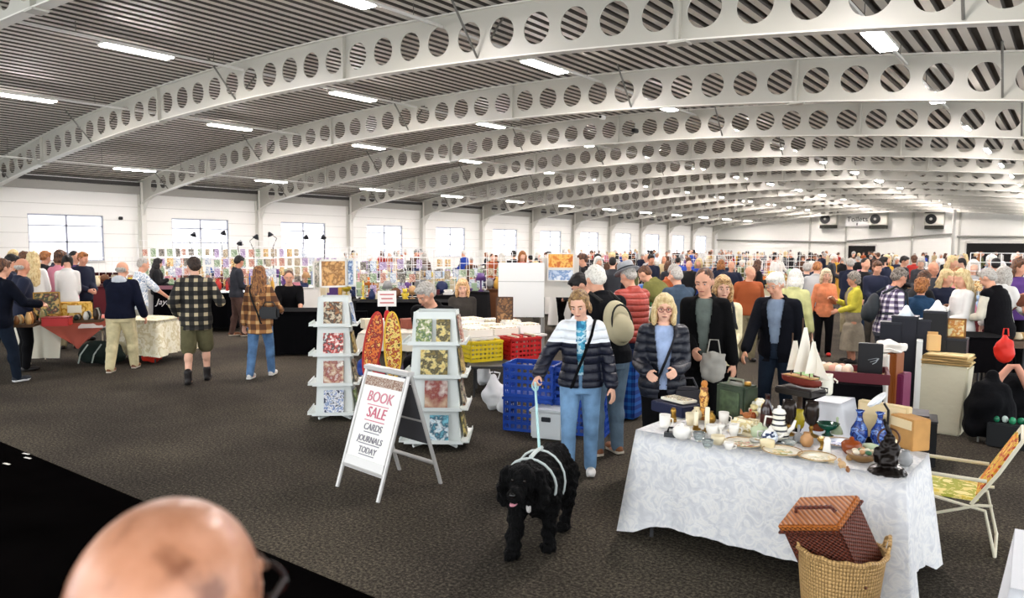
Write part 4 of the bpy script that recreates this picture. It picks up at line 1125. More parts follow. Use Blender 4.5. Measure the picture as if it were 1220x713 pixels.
# ================================================================ TABLES AND CLOTHS
def cloth(label, A, B, depth, z, mt, drops=(.7, .7, .7, .7), wave=.02, over=.012, cat='tablecloth', group=None, flare=.05, thick=.006, n=26, corner=0):
    """A, B: front corners (ground plane), depth: away from A-B; drops: front, right, back, left"""
    A, B = Vector((A[0], A[1], 0)), Vector((B[0], B[1], 0)); u = (B-A); L = u.length; u.normalize(); v = Vector((-u.y, u.x, 0))
    if v.dot(A) < 0: v = -v
    rz = math.atan2(u.y, u.x); vv = 1 if Vector((-u.y, u.x, 0)).dot(v) > 0 else -1
    # local frame: x along the front, y away from the camera
    per = []
    def seg(p, q, dr, k):
        for i in range(k):
            s_ = i/k; per.append((p[0]+(q[0]-p[0])*s_, (p[1]+(q[1]-p[1])*s_), dr, s_))
    D_ = depth*vv; o = over
    c = [(-o, -o*vv), (L+o, -o*vv), (L+o, D_+o*vv), (-o, D_+o*vv)]
    ks = [max(8, int(n*L)), max(6, int(n*depth))]
    seg(c[0], c[1], drops[0], ks[0]); seg(c[1], c[2], drops[1], ks[1]); seg(c[2], c[3], drops[2], ks[0]); seg(c[3], c[0], drops[3], ks[1])
    N = len(per); R_ = 9; vs = []; fs = []
    cx, cy = L/2, D_/2
    ph = random.random()*9
    for r in range(R_+1):
        tt = r/R_
        for i, (x, y, dr, s_) in enumerate(per):
            prev = per[i-1][2]
            dd = dr
            if s_ == 0: dd = max(dr, prev)
            nearc = math.exp(-((min(s_, 1-s_)*(L if dr in (drops[0],) else depth))/.12)**2)
            dd = dd*(1+corner*nearc)
            ox = x-cx; oy = y-cy
            nx = 1 if abs(x-(L+o)) < 1e-4 else (-1 if abs(x+o) < 1e-4 else 0); ny = 1 if abs(y-(D_+o*vv)) < 1e-4 else (-1 if abs(y+o*vv) < 1e-4 else 0)
            if ny: ny = ny*vv*vv if vv > 0 else (1 if abs(y-(D_-o)) < 1e-4 else -1)*(-1 if vv < 0 and False else 1)
            dirv = Vector((nx, (1 if oy > 0 else -1) if (abs(y-c[2][1]) < 1e-4 or abs(y-c[0][1]) < 1e-4) else 0, 0))
            if dirv.length > 1.2: dirv = dirv*.9
            w_ = (math.sin(i*.9+ph)+.6*math.sin(i*2.1+ph*2))*wave*tt*(.4+.6*tt)+flare*tt*.6+flare*1.4*nearc*tt
            vs.append((x+dirv.x*w_, y+dirv.y*w_, z+thick-dd*tt))
    for r in range(R_):
        for i in range(N): fs.append((r*N+i, r*N+(i+1) % N, (r+1)*N+(i+1) % N, (r+1)*N+i))
    fs.append(tuple(range(N)))
    m = MB().add(vs, fs)
    ob = m.obj('tablecloth', mt, None, smooth=False, loc=(A.x, A.y, 0), rz=rz)
    for p in ob.data.polygons: p.use_smooth = len(p.vertices) == 4
    tag(ob, label, cat, group)
    return ob
def table(label, A, B, depth, z, top='#d9d6cf', leg='#3a3a3c', trestle=False, group=None):
    A, B = Vector((A[0], A[1], 0)), Vector((B[0], B[1], 0)); u = (B-A); L = u.length; u.normalize(); v = Vector((-u.y, u.x, 0))
    if v.dot(A) < 0: v = -v
    c = (A+B)/2+v*depth/2; rz = math.atan2(u.y, u.x)
    t = thing('folding_table', label, 'table', c, rz, group)
    MB().box((0, 0, z-.016), (L, depth, .03)).obj('tabletop', mat(top, .6), t, bevel=.004)
    for sx in (1, -1):
        for sy in (1, -1):
            MB().tube([(sx*(L/2-.10), sy*(depth/2-.08), z-.03), (sx*(L/2-.10), sy*(depth/2-.04), .0)], .014, 6).obj('leg', mat(leg, .5), t)
    return t, rz
WHITECLOTH = None
def white_linen():
    m, nt, b = nodes_mat('damask')
    tc = nt.nodes.new('ShaderNodeTexCoord'); n = nt.nodes.new('ShaderNodeTexNoise'); n.inputs['Scale'].default_value = 9; n.inputs['Detail'].default_value = 5; n.inputs['Distortion'].default_value = 2.5
    nt.links.new(tc.outputs['Object'], n.inputs[0])
    r = ramp(nt, n.outputs[0], [(.35, '#cccdd0'), (.48, '#d8d9db'), (.56, '#e6e5e2'), (.7, '#d2d3d6')]); nt.links.new(r.outputs[0], b.inputs['Base Color'])
    b.inputs['Roughness'].default_value = .8
    bp = nt.nodes.new('ShaderNodeBump'); bp.inputs['Strength'].default_value = .5; bp.inputs['Distance'].default_value = .01; nt.links.new(n.outputs[0], bp.inputs['Height']); nt.links.new(bp.outputs[0], b.inputs['Normal'])
    return m
# main table in front
TA, TB, TD, TZ = Vector((-2.37, 4.62, 0)), Vector((-.70, 4.56, 0)), .64, .75
table('folding table hidden under the white damask cloth in front', TA, TB, TD, TZ-.002)
cloth('white damask tablecloth hanging from the bric-a-brac table in front', TA, TB, TD, TZ, white_linen(), drops=(.63, .64, .60, .64), wave=.012, flare=.05, corner=.13)

# ---------------------------------------------------------------- things on the main table
CH, CREAM, BRASS, GLASSM = mat('#efebe2', .25), mat('#e6d9b8', .3), mat('#a07a3a', .3, metal=.9), mat('#e9f2f0', .05, trans=.85, spec=.6)
def on(px, py, z=TZ+.008): return fl(px, py, z)
def L_(name, label, cat, px, py, parts, rz=0, group=None, z=TZ+.008, n=20, P=None):
    """a turned thing: parts = (name, profile, material[, x-scale])"""
    t = thing(name, label, cat, P or on(px, py, z), rz, group)
    for p in parts: MB().lathe(p[1], n, sx=p[3] if len(p) > 3 else 1).obj(p[0], p[2], t, smooth=True)
    return t
def handle(t, pts, r, m, nm='handle'): MB().tube(pts, r, 8).obj(nm, m, t, smooth=True)
def plate(px, py, r, lab, rim, mid, group='plates on the white table'):
    t = thing('plate', lab, 'plate', on(px, py), 0, group)
    MB().lathe([(r*.55, 0), (r*.62, .006), (r, .020), (r*.99, .024), (r*.6, .011), (.001, .010)], 28).obj('dish', mat(rim, .25), t, smooth=True)
    MB().lathe([(r*.50, .0105), (r*.5, .013), (.001, .0135)], 24).obj('printed_centre', mid, t)
    MB().tube([(r*.985*math.cos(a*PI/14), r*.985*math.sin(a*PI/14), .0235) for a in range(28)], .003, 5, close=True).obj('gilt_rim', BRASS, t)
FLOW = blotch(['#e8dfc8', '#b97f56', '#6f8a4f', '#f0ead9', '#a94d3c'], 25, .3, 3)
plate(886, 531, .125, 'cream plate with rust and green flowers, nearest the cloth edge, left of three', '#e8e2d2', FLOW)
plate(932, 541, .12, 'cream plate with gilt rim, middle of three at the table edge', '#efe9d8', blotch(['#efe6cb', '#d7b76a', '#8a9a5c', '#f2ecdb'], 22, .3, 3))
plate(973, 548, .11, 'cream plate with pale green pattern, right of three at the table edge', '#e6dfc6', blotch(['#e6dfc6', '#a8a97a', '#f0ead7', '#c6b88c'], 22, .3, 3))
plate(1002, 531, .12, 'blue and white rimmed plate before the blue vases', '#cfd8e6', blotch(['#eef1f6', '#3c5fa0', '#cfd8e6', '#6f8cc0'], 22, .3, 3))
plate(812, 515, .06, 'small saucer at the left end of the white table', '#dfd9ca', FLOW)
# dark tray with pale box at left end
t = thing('jewellery_case', 'navy case with a pale tray of trinkets, left end of the white table', 'box', on(806, 492), math.radians(-20))
MB().box((0, 0, .04), (.34, .22, .08)).obj('case', mat('#141a38', .6), t, bevel=.008)
MB().box((.0, .02, .10), (.24, .15, .02)).obj('tray', mat('#e2ddcb', .5), t, bevel=.004)
MB().box((.0, .02, .113), (.20, .11, .006)).obj('trinkets', blotch(['#c8a75a', '#8f8a7a', '#efe7cf', '#5d4a34'], 50, .3, 3), t)
L_('mug', 'white mug beside the navy jewellery case', 'mug', 792, 509, [('cup', [(.035, 0), (.038, .004), (.040, .09), (.036, .09), (.033, .01), (.001, .008)], CH)])
handle([o for o in bpy.data.objects if o.name.startswith('mug') and o.type == 'EMPTY'][-1], [(.038, 0, .07), (.06, 0, .065), (.06, 0, .03), (.038, 0, .02)], .005, CH)
t = thing('flat_iron', 'small black iron on the cloth edge at left', 'iron', on(806, 521), .3)
MB().add([(-.08, -.03, 0), (.06, -.035, 0), (.09, 0, 0), (.06, .035, 0), (-.08, .03, 0), (-.08, -.025, .03), (.05, -.03, .03), (.08, 0, .03), (.05, .03, .03), (-.08, .025, .03)], [(4, 3, 2, 1, 0), (5, 6, 7, 8, 9), (0, 1, 6, 5), (1, 2, 7, 6), (2, 3, 8, 7), (3, 4, 9, 8), (4, 0, 5, 9)]).obj('sole', mat('#15181a', .4), t)
handle(t, [(-.06, 0, .03), (-.05, 0, .06), (.03, 0, .06), (.04, 0, .03)], .008, mat('#101010'))
# carved wooden figure and candles
t = L_('carved_figure', 'tall yellow-brown carved wooden figure left of the green can', 'figurine', 838, 500, [('carving', [(.035, 0), (.032, .05), (.024, .09), (.030, .13), (.036, .17), (.026, .21), (.030, .235), (.015, .25)], blotch(['#d99a3f', '#8a4f1f', '#e6b765', '#a9672a'], 18, .5, 3))])
MB().ell((0, 0, .265), (.024, .024, .028)).obj('head', mat('#c07a34', .5), t, smooth=True)
for px, py, hh, lab in ((829, 512, .12, 'white candle just left of the carved wooden figure'), (842, 515, .17, 'tallest cream candle before the carved wooden figure')):
    t = L_('candle', lab, 'candle', px, py, [('wax', [(.016, 0), (.016, hh), (.012, hh+.003)], mat('#ece2c6', .5)), ('holder', [(.035, 0), (.034, .008), (.018, .012), (.018, .03)], BRASS)])
    MB().tube([(0, 0, hh), (0, 0, hh+.015)], .0015, 5).obj('wick', mat('#1a1a1a'), t)
# cups and small glasses
for i, (px, py, r, h, m_, lab) in enumerate(((818, 522, .030, .055, CH, 'small white cup, leftmost of the cups in front of the candles'), (833, 526, .032, .05, GLASSM, 'clear glass tumbler between two white cups'), (848, 520, .032, .065, CH, 'white cup below the tall cream candle'),
        (862, 508, .028, .085, CH, 'tall white beaker left of the green can'), (855, 530, .035, .05, CREAM, 'cream bowl-shaped cup near the cloth edge'), (843, 534, .028, .045, GLASSM, 'clear small glass at the cloth edge'), (874, 520, .028, .07, CH, 'white cup in front of the green can'),
        (822, 507, .026, .075, CREAM, 'cream beaker behind the small cups'), (902, 520, .03, .06, GLASSM, 'clear glass beside the butter dish'), (868, 536, .024, .04, CH, 'tiny white pot left of the flowered plate'))):
    t = L_('cup', lab, 'cup', px, py, [('bowl', [(r*.6, 0), (r*.7, .004), (r, h*.5), (r*1.08, h), (r*.98, h), (r*.9, h*.5), (r*.5, .01), (.001, .008)], m_)], group='cups on the white table'); t.scale = (1.2,)*3
    if m_ is not GLASSM: handle(t, [(r, 0, h*.8), (r+.018, 0, h*.7), (r+.016, 0, h*.35), (r*.9, 0, h*.25)], .0035, m_)
# green can
t = thing('petrol_can', 'green metal petrol can with handle on top', 'can', on(877, 499), math.radians(-16))
GC = mat('#33402f', .45, var=.35, scale=12, metal=.2)
MB().box((0, 0, .13), (.25, .17, .26)).obj('body', GC, t, bevel=.012)
MB().box((0, -.088, .13), (.17, .006, .17)).obj('pressed_panel', mat('#3f4f36', .45, var=.4, scale=25), t, bevel=.002)
MB().tube([(-.08, 0, .26), (-.07, 0, .295), (.05, 0, .295), (.06, 0, .26)], .009, 8).obj('handle', mat('#8b8d78', .4, metal=.5), t)
MB().lathe([(.026, .26), (.026, .285), (.02, .29)], 14, c=(.09, 0, 0)).obj('cap', BRASS, t, smooth=True)
# butter dish with cockerel
t = thing('butter_dish', 'cream lidded dish with a small brown cockerel on top', 'dish', on(889, 517), -.25)
MB().box((0, 0, .012), (.22, .15, .024)).obj('base', CREAM, t, bevel=.01)
MB().box((0, 0, .065), (.19, .12, .08)).obj('lid', blotch(['#ebe0c2', '#d9c894', '#efe7d0', '#b9a56a'], 14, .3, 3), t, bevel=.02)
c = MB(); c.ell((0, 0, .128), (.032, .018, .022)); c.ell((.026, 0, .152), (.012, .010, .016)); c.add([(-.02, 0, .13), (-.055, .006, .165), (-.05, -.006, .125)], [(0, 1, 2)])
c.obj('cockerel', mat('#9a5a2b', .5), t, smooth=True)
MB().ell((.028, 0, .169), (.010, .004, .006)).obj('comb', mat('#b3261d', .5), t)
# bottles, jug, goblets
L_('bottle', 'dark red-brown glass bottle left of the striped coffee pot', 'bottle', 913, 512, [('glass', [(.038, 0), (.042, .01), (.042, .14), (.034, .17), (.016, .20), (.015, .24), (.019, .245), (.018, .25)], mat('#2a0f0e', .12, spec=.7)), ('label', [(.0425, .05), (.0432, .051), (.0432, .11), (.0425, .111)], mat('#4a2018', .6))])
STR = stripes('#e9e4d4', '#2a2b31', .034, 2, .35, .25)
t = L_('coffee_pot', 'white coffee pot with dark bands and a loop handle', 'jug', 927, 525, [('body', [(.05, 0), (.066, .02), (.070, .05), (.055, .09), (.040, .12), (.038, .17), (.045, .185)], STR), ('lid', [(.044, .186), (.034, .205), (.012, .215), (.012, .23), (.001, .235)], CH)])
handle(t, [(-.04, 0, .15), (-.085, 0, .15), (-.095, 0, .09), (-.06, 0, .045)], .007, CH); MB().tube([(.055, 0, .06), (.09, 0, .10), (.105, 0, .15)], [.016, .012, .008], 10).obj('spout', CH, t, smooth=True)
t = L_('teapot', 'small round white teapot with a dark blue pattern', 'teapot', 917, 528, [('body', [(.03, 0), (.052, .02), (.055, .05), (.035, .08), (.015, .085)], blotch(['#eceff2', '#2b3a5c', '#dde3ea', '#8090b0'], 16, .25, 3)), ('lid', [(.03, .081), (.012, .095), (.008, .108), (.001, .11)], CH)])
handle(t, [(-.045, 0, .07), (-.08, 0, .065), (-.08, 0, .03), (-.05, 0, .02)], .005, CH); MB().tube([(.045, 0, .035), (.08, 0, .06), (.088, 0, .08)], [.012, .008, .006], 8).obj('spout', CH, t, smooth=True)
GOB = mat('#2b2420', .15, metal=.4)
for px, py, lab in ((939, 518, 'dark goblet on a brass foot, left one of the pair'), (966, 520, 'dark goblet on a brass foot, right one of the pair')):
    GG = L_('goblet', lab, 'goblet', px, py, [('foot', [(.042, 0), (.040, .006), (.012, .016), (.008, .03), (.013, .045), (.008, .06)], BRASS), ('bowl', [(.010, .058), (.028, .075), (.038, .11), (.037, .15), (.033, .19), (.030, .19), (.034, .15), (.001, .08)], GOB)], group='dark goblets on the white table'); GG.scale = (1.25, 1.25, 1.25)
L_('glass_vase', 'yellow-green glass vase between the two dark goblets', 'vase', 952, 510, [('glass', [(.025, 0), (.034, .02), (.036, .07), (.024, .10), (.026, .13), (.022, .13), (.001, .02)], mat('#d8c431', .1, trans=.3))])
L_('glass_bowl', 'green glass footed bowl left of the blue vases', 'bowl', 986, 519, [('glass', [(.04, 0), (.02, .012), (.014, .03), (.05, .05), (.075, .085), (.070, .086), (.045, .058), (.001, .04)], mat('#0f5a44', .08, trans=.4))])
# ship model on its tin
st = L_('cake_stand', 'dark wooden box on a narrow pedestal holding the ship model', 'stand', 952, 500, [('pedestal', [(.07, 0), (.06, .012), (.02, .03), (.018, .17), (.06, .19)], mat('#3a2a1d', .5))])
MB().box((0, 0, .215), (.30, .20, .05), rz=-.3).obj('box', mat('#1d1714', .4), st, bevel=.008)
handle(st, [(.15, -.03, .22), (.20, -.04, .23), (.20, -.04, .26), (.15, -.03, .26)], .006, mat('#15110f'))
SP = st.location+Vector((0, 0, .242))
t = thing('ship_model', 'model sailing ship with white sails on the dark box', 'model ship', SP, -.5); t.scale = (1.35, 1.35, 1.35)
h = MB(); rr = []
for x, w_, z0 in ((-.13, .012, .035), (-.10, .035, .015), (-.04, .045, .004), (.04, .042, .004), (.10, .026, .012), (.145, .004, .035)):
    rr.append([(x, -w_, .055), (x, -w_*.7, .02+z0*.3), (x, 0, z0), (x, w_*.7, .02+z0*.3), (x, w_, .055)])
vs = [p for r_ in rr for p in r_]; fs = []
for i in range(5):
    for k in range(4): fs.append((5*i+k, 5*i+k+1, 5*i+k+6, 5*i+k+5))
    fs.append((5*i+4, 5*i, 5*i+5, 5*i+9))
h.add(vs, fs); h.obj('hull', mat('#6f2a20', .5), t)
MB().tube([(-.12, 0, .052), (.135, 0, .052)], .004, 5).box((0, 0, .06), (.2, .06, .004)).obj('deck', mat('#b98a4d', .6), t)
SAIL = mat('#e9e2d3', .8)
for x, hh in ((-.07, .24), (0, .33), (.06, .26)):
    MB().tube([(x, 0, .05), (x, 0, .05+hh)], .0035, 6).obj('mast', mat('#4a3320'), t)
for x, z0, z1, w0, w1 in ((0, .09, .33, .075, .012), (-.07, .09, .25, .055, .015), (.06, .09, .26, .055, .012)):
    s_ = MB(); vs = []; K = 6
    for i in range(K+1):
        tt = i/K; w_ = w0+(w1-w0)*tt; z_ = z0+(z1-z0)*tt
        for j in range(K+1): uu = j/K*2-1; vs.append((x+.02+.022*(1-uu*uu)*math.sin(PI*min(1, tt+.15)), uu*w_, z_))
    fs = [(i*(K+1)+j, i*(K+1)+j+1, (i+1)*(K+1)+j+1, (i+1)*(K+1)+j) for i in range(K) for j in range(K)]
    s_.add(vs, fs); s_.obj('sail', SAIL, t, smooth=True)
MB().add([(.07, 0, .28), (.19, 0, .07), (.08, .01, .08)], [(0, 1, 2)]).tube([(.13, 0, .05), (.20, 0, .075)], .003, 5).obj('jib', SAIL, t)
# flower-shaped lamp
t = L_('posy_bowl', 'bowl of cream and yellow artificial roses left of the ship model', 'flower arrangement', 905, 503, [('bowl', [(.04, 0), (.03, .01), (.055, .05), (.065, .09), (.06, .09), (.001, .06)], mat('#d6c7b8', .3))])
for i in range(16):
    a = i*2.4; r_ = .022*math.sqrt(i); q = i*.006
    f = MB(); c = (r_*math.cos(a), r_*math.sin(a), .15-q*.9)
    f.ell(c, (.028, .028, .024), 10, 7)
    for k in range(5): f.ell((c[0]+.016*math.cos(k*1.256), c[1]+.016*math.sin(k*1.256), c[2]+.012), (.014, .014, .012), 8, 5)
    f.obj('rose', mat(['#f0e9d6', '#e8c95a', '#f5f1e4', '#e9d9a2'][i % 4], .6), t, smooth=True)
# blue vases
BV = blotch(['#1a2c6b', '#22418c', '#16245a', '#5d80c0', '#1f3a80'], 26, .15, 3)
for px, py, lab in ((1023, 527, 'royal blue vase with narrow neck, left of the pair'), (1047, 530, 'royal blue vase with narrow neck, right of the pair')):
    GG = L_('vase', lab, 'vase', px, py, [('body', [(.030, 0), (.034, .006), (.048, .04), (.044, .08), (.022, .12), (.014, .15), (.016, .17), (.026, .185), (.021, .184), (.001, .14)], BV)], group='blue vases on the white table'); GG.scale = (1.15, 1.15, 1.15)
# cardboard folders standing behind
for i, (px, py, w_, h_, col, rz, lab) in enumerate(((1052, 523, .33, .24, '#cdb98f', -14, 'large beige cardboard sheet standing behind the blue vases'), (1083, 533, .20, .20, '#b7894f', -40, 'brown cardboard parcel with folded flaps at the right end of the table'))):
    P = on(px, py); t = thing('cardboard_box', lab, 'box', P, math.radians(rz))
    MB().box((0, 0, h_/2), (w_, .06 if i == 0 else .13, h_)).obj('carton', mat(col, .85, var=.12, scale=10), t, bevel=.004)
    MB().box((0, -.035 if i == 0 else -.07, h_*.8), (w_*.9, .006, h_*.28)).obj('flap', mat('#d9c49a', .85), t)
# spelter lamp with a white shade
t = thing('table_lamp', 'dark sculpted lamp with a tilted white shade, right end of the table', 'lamp', on(1057, 564), .3)
LD = mat('#191310', .3, metal=.5)
m = MB(); m.lathe([(.10, 0), (.105, .012), (.085, .03), (.04, .04)], 20); m.ell((0, 0, .075), (.055, .05, .05)); m.ell((.03, 0, .13), (.032, .028, .05)); m.ell((-.02, 0, .14), (.026, .026, .055)); m.ell((.0, 0, .19), (.03, .024, .035)); cone(m, (.02, 0, .2), .014, (-.03, 0, .30), .010); m.ell((-.05, 0, .10), (.03, .02, .05))
me = remesh(m, .006, [LD], 1, (.008, 40)); link('sculpted_base', me, t)
MB().tube([(-.01, 0, .28), (-.01, 0, .36), (-.035, 0, .40)], .007, 8).obj('stem', LD, t)
MB().tube([(.055*math.cos(a*PI/12), .012, .20+.055*math.sin(a*PI/12)) for a in range(24)], .006, 6, close=True).obj('ring', mat('#4a2d1c', .4), t)
T = Matrix.Translation((-.055, -.01, .40)) @ Matrix.Rotation(-.75, 4, 'Y')
MB().lathe([(.012, 0), (.03, .012), (.058, .018), (.062, .03), (.055, .03), (.001, .01)], 20, T=T).obj('shade', mat('#dfe3e6', .3), t, smooth=True)
# bowl with shells and figurines
t = L_('wooden_bowl', 'bowl heaped with shells and trinkets before the dark lamp', 'bowl', 1027, 550, [('bowl', [(.04, 0), (.075, .02), (.09, .05), (.085, .052), (.001, .03)], mat('#7a5a33', .4))])
for i in range(9):
    a = i*2.4; r_ = .02*math.sqrt(i)
    MB().ell((r_*math.cos(a), r_*math.sin(a), .062), (.02, .015, .014), 9, 6).obj('shell', mat(['#d9c8a8', '#3f6b4a', '#c99a6b', '#e9dfc9'][i % 4], .4), t, smooth=True)
for px, py, col, hh, lab in ((1003, 558, '#c9a77b', .06, 'small sitting tan figurine left of the shell bowl'), (1012, 549, '#a9824f', .05, 'small brown figurine behind the shell bowl'), (990, 552, '#d8c7a4', .045, 'tiny cream animal figurine beside the right plate'), (1010, 563, '#8b5a33', .04, 'tiny dark brown animal figurine at the cloth edge')):
    t = thing('figurine', lab, 'figurine', on(px, py), px, 'little figurines')
    m = MB(); m.ell((0, 0, hh*.35), (hh*.42, hh*.3, hh*.35), 10, 7); m.ell((hh*.3, 0, hh*.8), (hh*.2, hh*.18, hh*.2), 10, 7); m.obj('body', mat(col, .5), t, smooth=True)
    m = MB()
    for sx in (.25, -.25): m.ell((sx*hh, hh*.15, hh*.12), (hh*.12, hh*.1, hh*.12), 8, 5)
    m.obj('legs', mat(col, .5), t, smooth=True)
for px, py, lab in ((940, 545-14, 'pale glass dish behind the middle plate'), (902, 539-10, 'small silver dish left of the teapot')):
    L_('small_dish', lab, 'dish', px, py, [('dish', [(.03, 0), (.045, .015), (.05, .03), (.046, .03), (.001, .01)], GLASSM if 'glass' in lab else mat('#b9b9b4', .3, metal=.8))])

# ---------------------------------------------------------------- baskets and chair
BP = Vector((-.895, 4.06, 0))
t = thing('wicker_basket', 'tall pale wicker basket before the white cloth, holding the dark hamper', 'basket', BP)
WK = wicker('#cda468', '#5a3818', .017, .02)
MB().lathe([(.15, 0), (.16, .01), (.185, .16), (.215, .45), (.222, .465), (.212, .47), (.178, .17), (.145, .02), (.001, .015)], 36).obj('weave', WK, t, smooth=True)
MB().tube([(.218*math.cos(a*PI/18), .218*math.sin(a*PI/18), .465+.005*math.sin(a*2)) for a in range(36)], .013, 8, close=True).obj('rim', WK, t)
for s_ in (1, -1):
    a0 = PI+.35 if s_ > 0 else .35
    MB().tube([(.216*math.cos(a0-.28), .216*math.sin(a0-.28), .46), (.225*math.cos(a0-.2), .225*math.sin(a0-.2), .53), (.228*math.cos(a0), .228*math.sin(a0), .555), (.225*math.cos(a0+.2), .225*math.sin(a0+.2), .53), (.216*math.cos(a0+.28), .216*math.sin(a0+.28), .46)], .010, 8).obj('handle', WK, t)
# dark hamper
t = thing('wicker_hamper', 'glossy dark brown wicker hamper tilted inside the pale basket', 'basket', BP+Vector((-.0, .03, .37)), 0)
t.scale = (1.12, 1.12, 1.12); t.rotation_euler = (math.radians(20), math.radians(-17), math.radians(-14))
WD = wicker('#6a2a10', '#170804', .013, .010, False); WL = wicker('#b9691f', '#6a300f', .013, .010, False)
MB().box((0, 0, .10), (.29, .24, .32)).obj('body', WD, t, bevel=.012)
l = MB().box((0, 0, .27), (.305, .255, .035)).obj('lid', WL, t, bevel=.008)
MB().tube([(-.10, -.02, .29), (-.09, -.02, .315), (.09, -.02, .315), (.10, -.02, .29)], .009, 8).obj('handle', WD, l)
for z in (-.03, .25): MB().tube([(x, y, z) for x, y in ((-.152, -.127), (.152, -.127), (.152, .127), (-.152, .127))], .009, 6, close=True).obj('braid', WD, t)
# folding garden chair
cp = fl(1118, 600); t = thing('folding_chair', 'white framed folding chair with yellow-orange patterned fabric, right of the table', 'chair', (-.60, 5.95, 0), math.radians(3))
WF = mat('#d8d3bc', .4); SEATF = blotch(['#d8c34a', '#e8d98a', '#a9ad3f', '#efe3a0'], 9, .8, 3); BACKF = blotch(['#e07a2a', '#d9b53c', '#b9471f', '#e9c25a', '#8f9a3a'], 10, .8, 3)
for sy in (.24, -.24):
    MB().tube([(-.24, sy, .0), (-.20, sy, .18), (.16, sy, .33), (.24, sy, .34)], .011, 8).obj('leg', WF, t)
    MB().tube([(.27, sy, .0), (.20, sy, .30), (-.20, sy, .36)], .011, 8).obj('leg', WF, t)
    MB().tube([(-.24, sy, .50), (.16, sy, .50), (.20, sy, .50)], .013, 8).obj('armrest', WF, t)
    MB().tube([(.12, sy, .33), (.26, sy, .56), (.38, sy, .80)], .012, 8).obj('back_post', WF, t)
    MB().tube([(-.20, sy, .35), (-.22, sy, .50)], .010, 8).obj('arm_post', WF, t)
MB().tube([(.38, .24, .80), (.38, -.24, .80)], .012, 8).obj('top_rail', WF, t); MB().tube([(.27, .24, .01), (.27, -.24, .01)], .011, 8).obj('foot_bar', WF, t); MB().tube([(-.24, .24, .01), (-.24, -.24, .01)], .011, 8).obj('foot_bar', WF, t)
MB().box((-.03, 0, .355), (.38, .44, .02)).obj('seat', SEATF, t, bevel=.008)
T = Matrix.Translation((.25, 0, .57)) @ Matrix.Rotation(math.radians(28), 4, 'Y')
MB().box((0, 0, 0), (.02, .44, .44), T=T).obj('backrest', BACKF, t, bevel=.008)

# more little things crowded among the crockery
SM = [('pot', [(.02, 0), (.032, .02), (.030, .045), (.016, .06), (.018, .07), (.001, .06)]), ('egg_cup', [(.02, 0), (.008, .012), (.008, .03), (.022, .045), (.024, .06), (.001, .05)]),
      ('salt_shaker', [(.018, 0), (.02, .01), (.014, .05), (.017, .065), (.01, .08), (.001, .082)]), ('sugar_bowl', [(.028, 0), (.044, .02), (.046, .05), (.034, .062), (.012, .066), (.010, .08), (.001, .084)]),
      ('trinket_box', [(.03, 0), (.034, .004), (.034, .03), (.036, .032), (.034, .044), (.001, .052)]), ('bell', [(.03, 0), (.026, .02), (.014, .045), (.006, .05), (.007, .085), (.001, .09)])]
SC = [('white', '#efece4'), ('cream', '#e4d5ae'), ('brass', '#a5803c'), ('pale green', '#b9c7a4'), ('tan', '#b98a5a'), ('amber', '#8a3f14'), ('grey', '#8f9090')]
SPOTS = [(846, 505, 'behind the small cups'), (858, 519, 'behind the small cups, nearer the can'), (897, 509, 'at the right of the butter dish'), (905, 523, 'in front of the red-brown bottle'), (914, 535, 'just left of the middle plate'), (951, 527, 'in front of the yellow-green vase'),
         (961, 532, 'before the right goblet'), (979, 536, 'between the right plate and the blue-white plate'), (985, 541, 'just above the right plate'), (1014, 541, 'in front of the left blue vase'), (1037, 541, 'before the right blue vase'), (1066, 546, 'right of the dark lamp'),
         (1078, 555, 'on the bare cloth right of the dark lamp'), (889, 496, 'behind the butter dish'), (802, 503, 'between the mug and the navy case'), (812, 523, 'at the cloth edge before the cups'), (974, 513, 'behind the green glass bowl'), (997, 517, 'right of the green glass bowl'), (830, 500, 'behind the leftmost candle'), (922, 510, 'behind the coffee pot')]
for i, (px, py, where) in enumerate(SPOTS):
    nm, pr = SM[i % len(SM)]; cn, hx = SC[(i*5+2) % len(SC)]
    GG = L_(nm, 'small %s %s %s' % (cn, nm.replace('_', ' '), where), nm.replace('_', ' '), px, py, [('body', pr, mat(hx, .25, metal=.8 if cn == 'brass' else 0))]); GG.scale = (1.3,)*3

# ================================================================ STALLS ROUND THE BOOK SALE
def crate(lab, P, dims, col, rz, group=None, z=0, cat='crate'):
    w, d, h = dims; t = thing('plastic_crate', lab, cat, (P[0], P[1], z), rz, group); m_ = mat(col, .45)
    b = MB(); th = .012
    for sx in (1, -1):   # side walls as lattice
        for k in range(5): b.box((sx*(w/2-th/2), 0, h*(.02+.24*k)), (th, d, .035 if k not in (0, 4) else .05))
        for k in range(7): b.box((sx*(w/2-th/2), -d/2+d*k/6*.98+.005, h/2), (th*.9, .022, h*.98))
    for sy in (1, -1):
        for k in range(5): b.box((0, sy*(d/2-th/2), h*(.02+.24*k)), (w, th, .035 if k not in (0, 4) else .05))
        for k in range(9): b.box((-w/2+w*k/8*.98+.005, sy*(d/2-th/2), h/2), (.022, th*.9, h*.98))
    b.obj('lattice', m_, t); MB().box((0, 0, .01), (w-.01, d-.01, .015)).obj('base', m_, t)
    r = MB()
    for sx in (1, -1): r.box((sx*w/2, 0, h), (.03, d+.03, .03))
    for sy in (1, -1): r.box((0, sy*d/2, h), (w+.03, .03, .03))
    r.obj('rim', m_, t, bevel=.004)
    return t
def bearing(P): return math.atan2(-P[1], -P[0])+PI/2      # turns local -Y towards the camera
P = fl(611, 513); rz = bearing(P)-.35
P = P+Vector((.12, .22, 0))
BLUE = '#1546a8'
crate('lower blue lattice crate of the stack under the red crate', P, (.56, .40, .36), BLUE, rz, 'blue crates under the book table')
crate('upper blue lattice crate of the stack under the red crate', P, (.56, .40, .34), BLUE, rz, 'blue crates under the book table', .385)
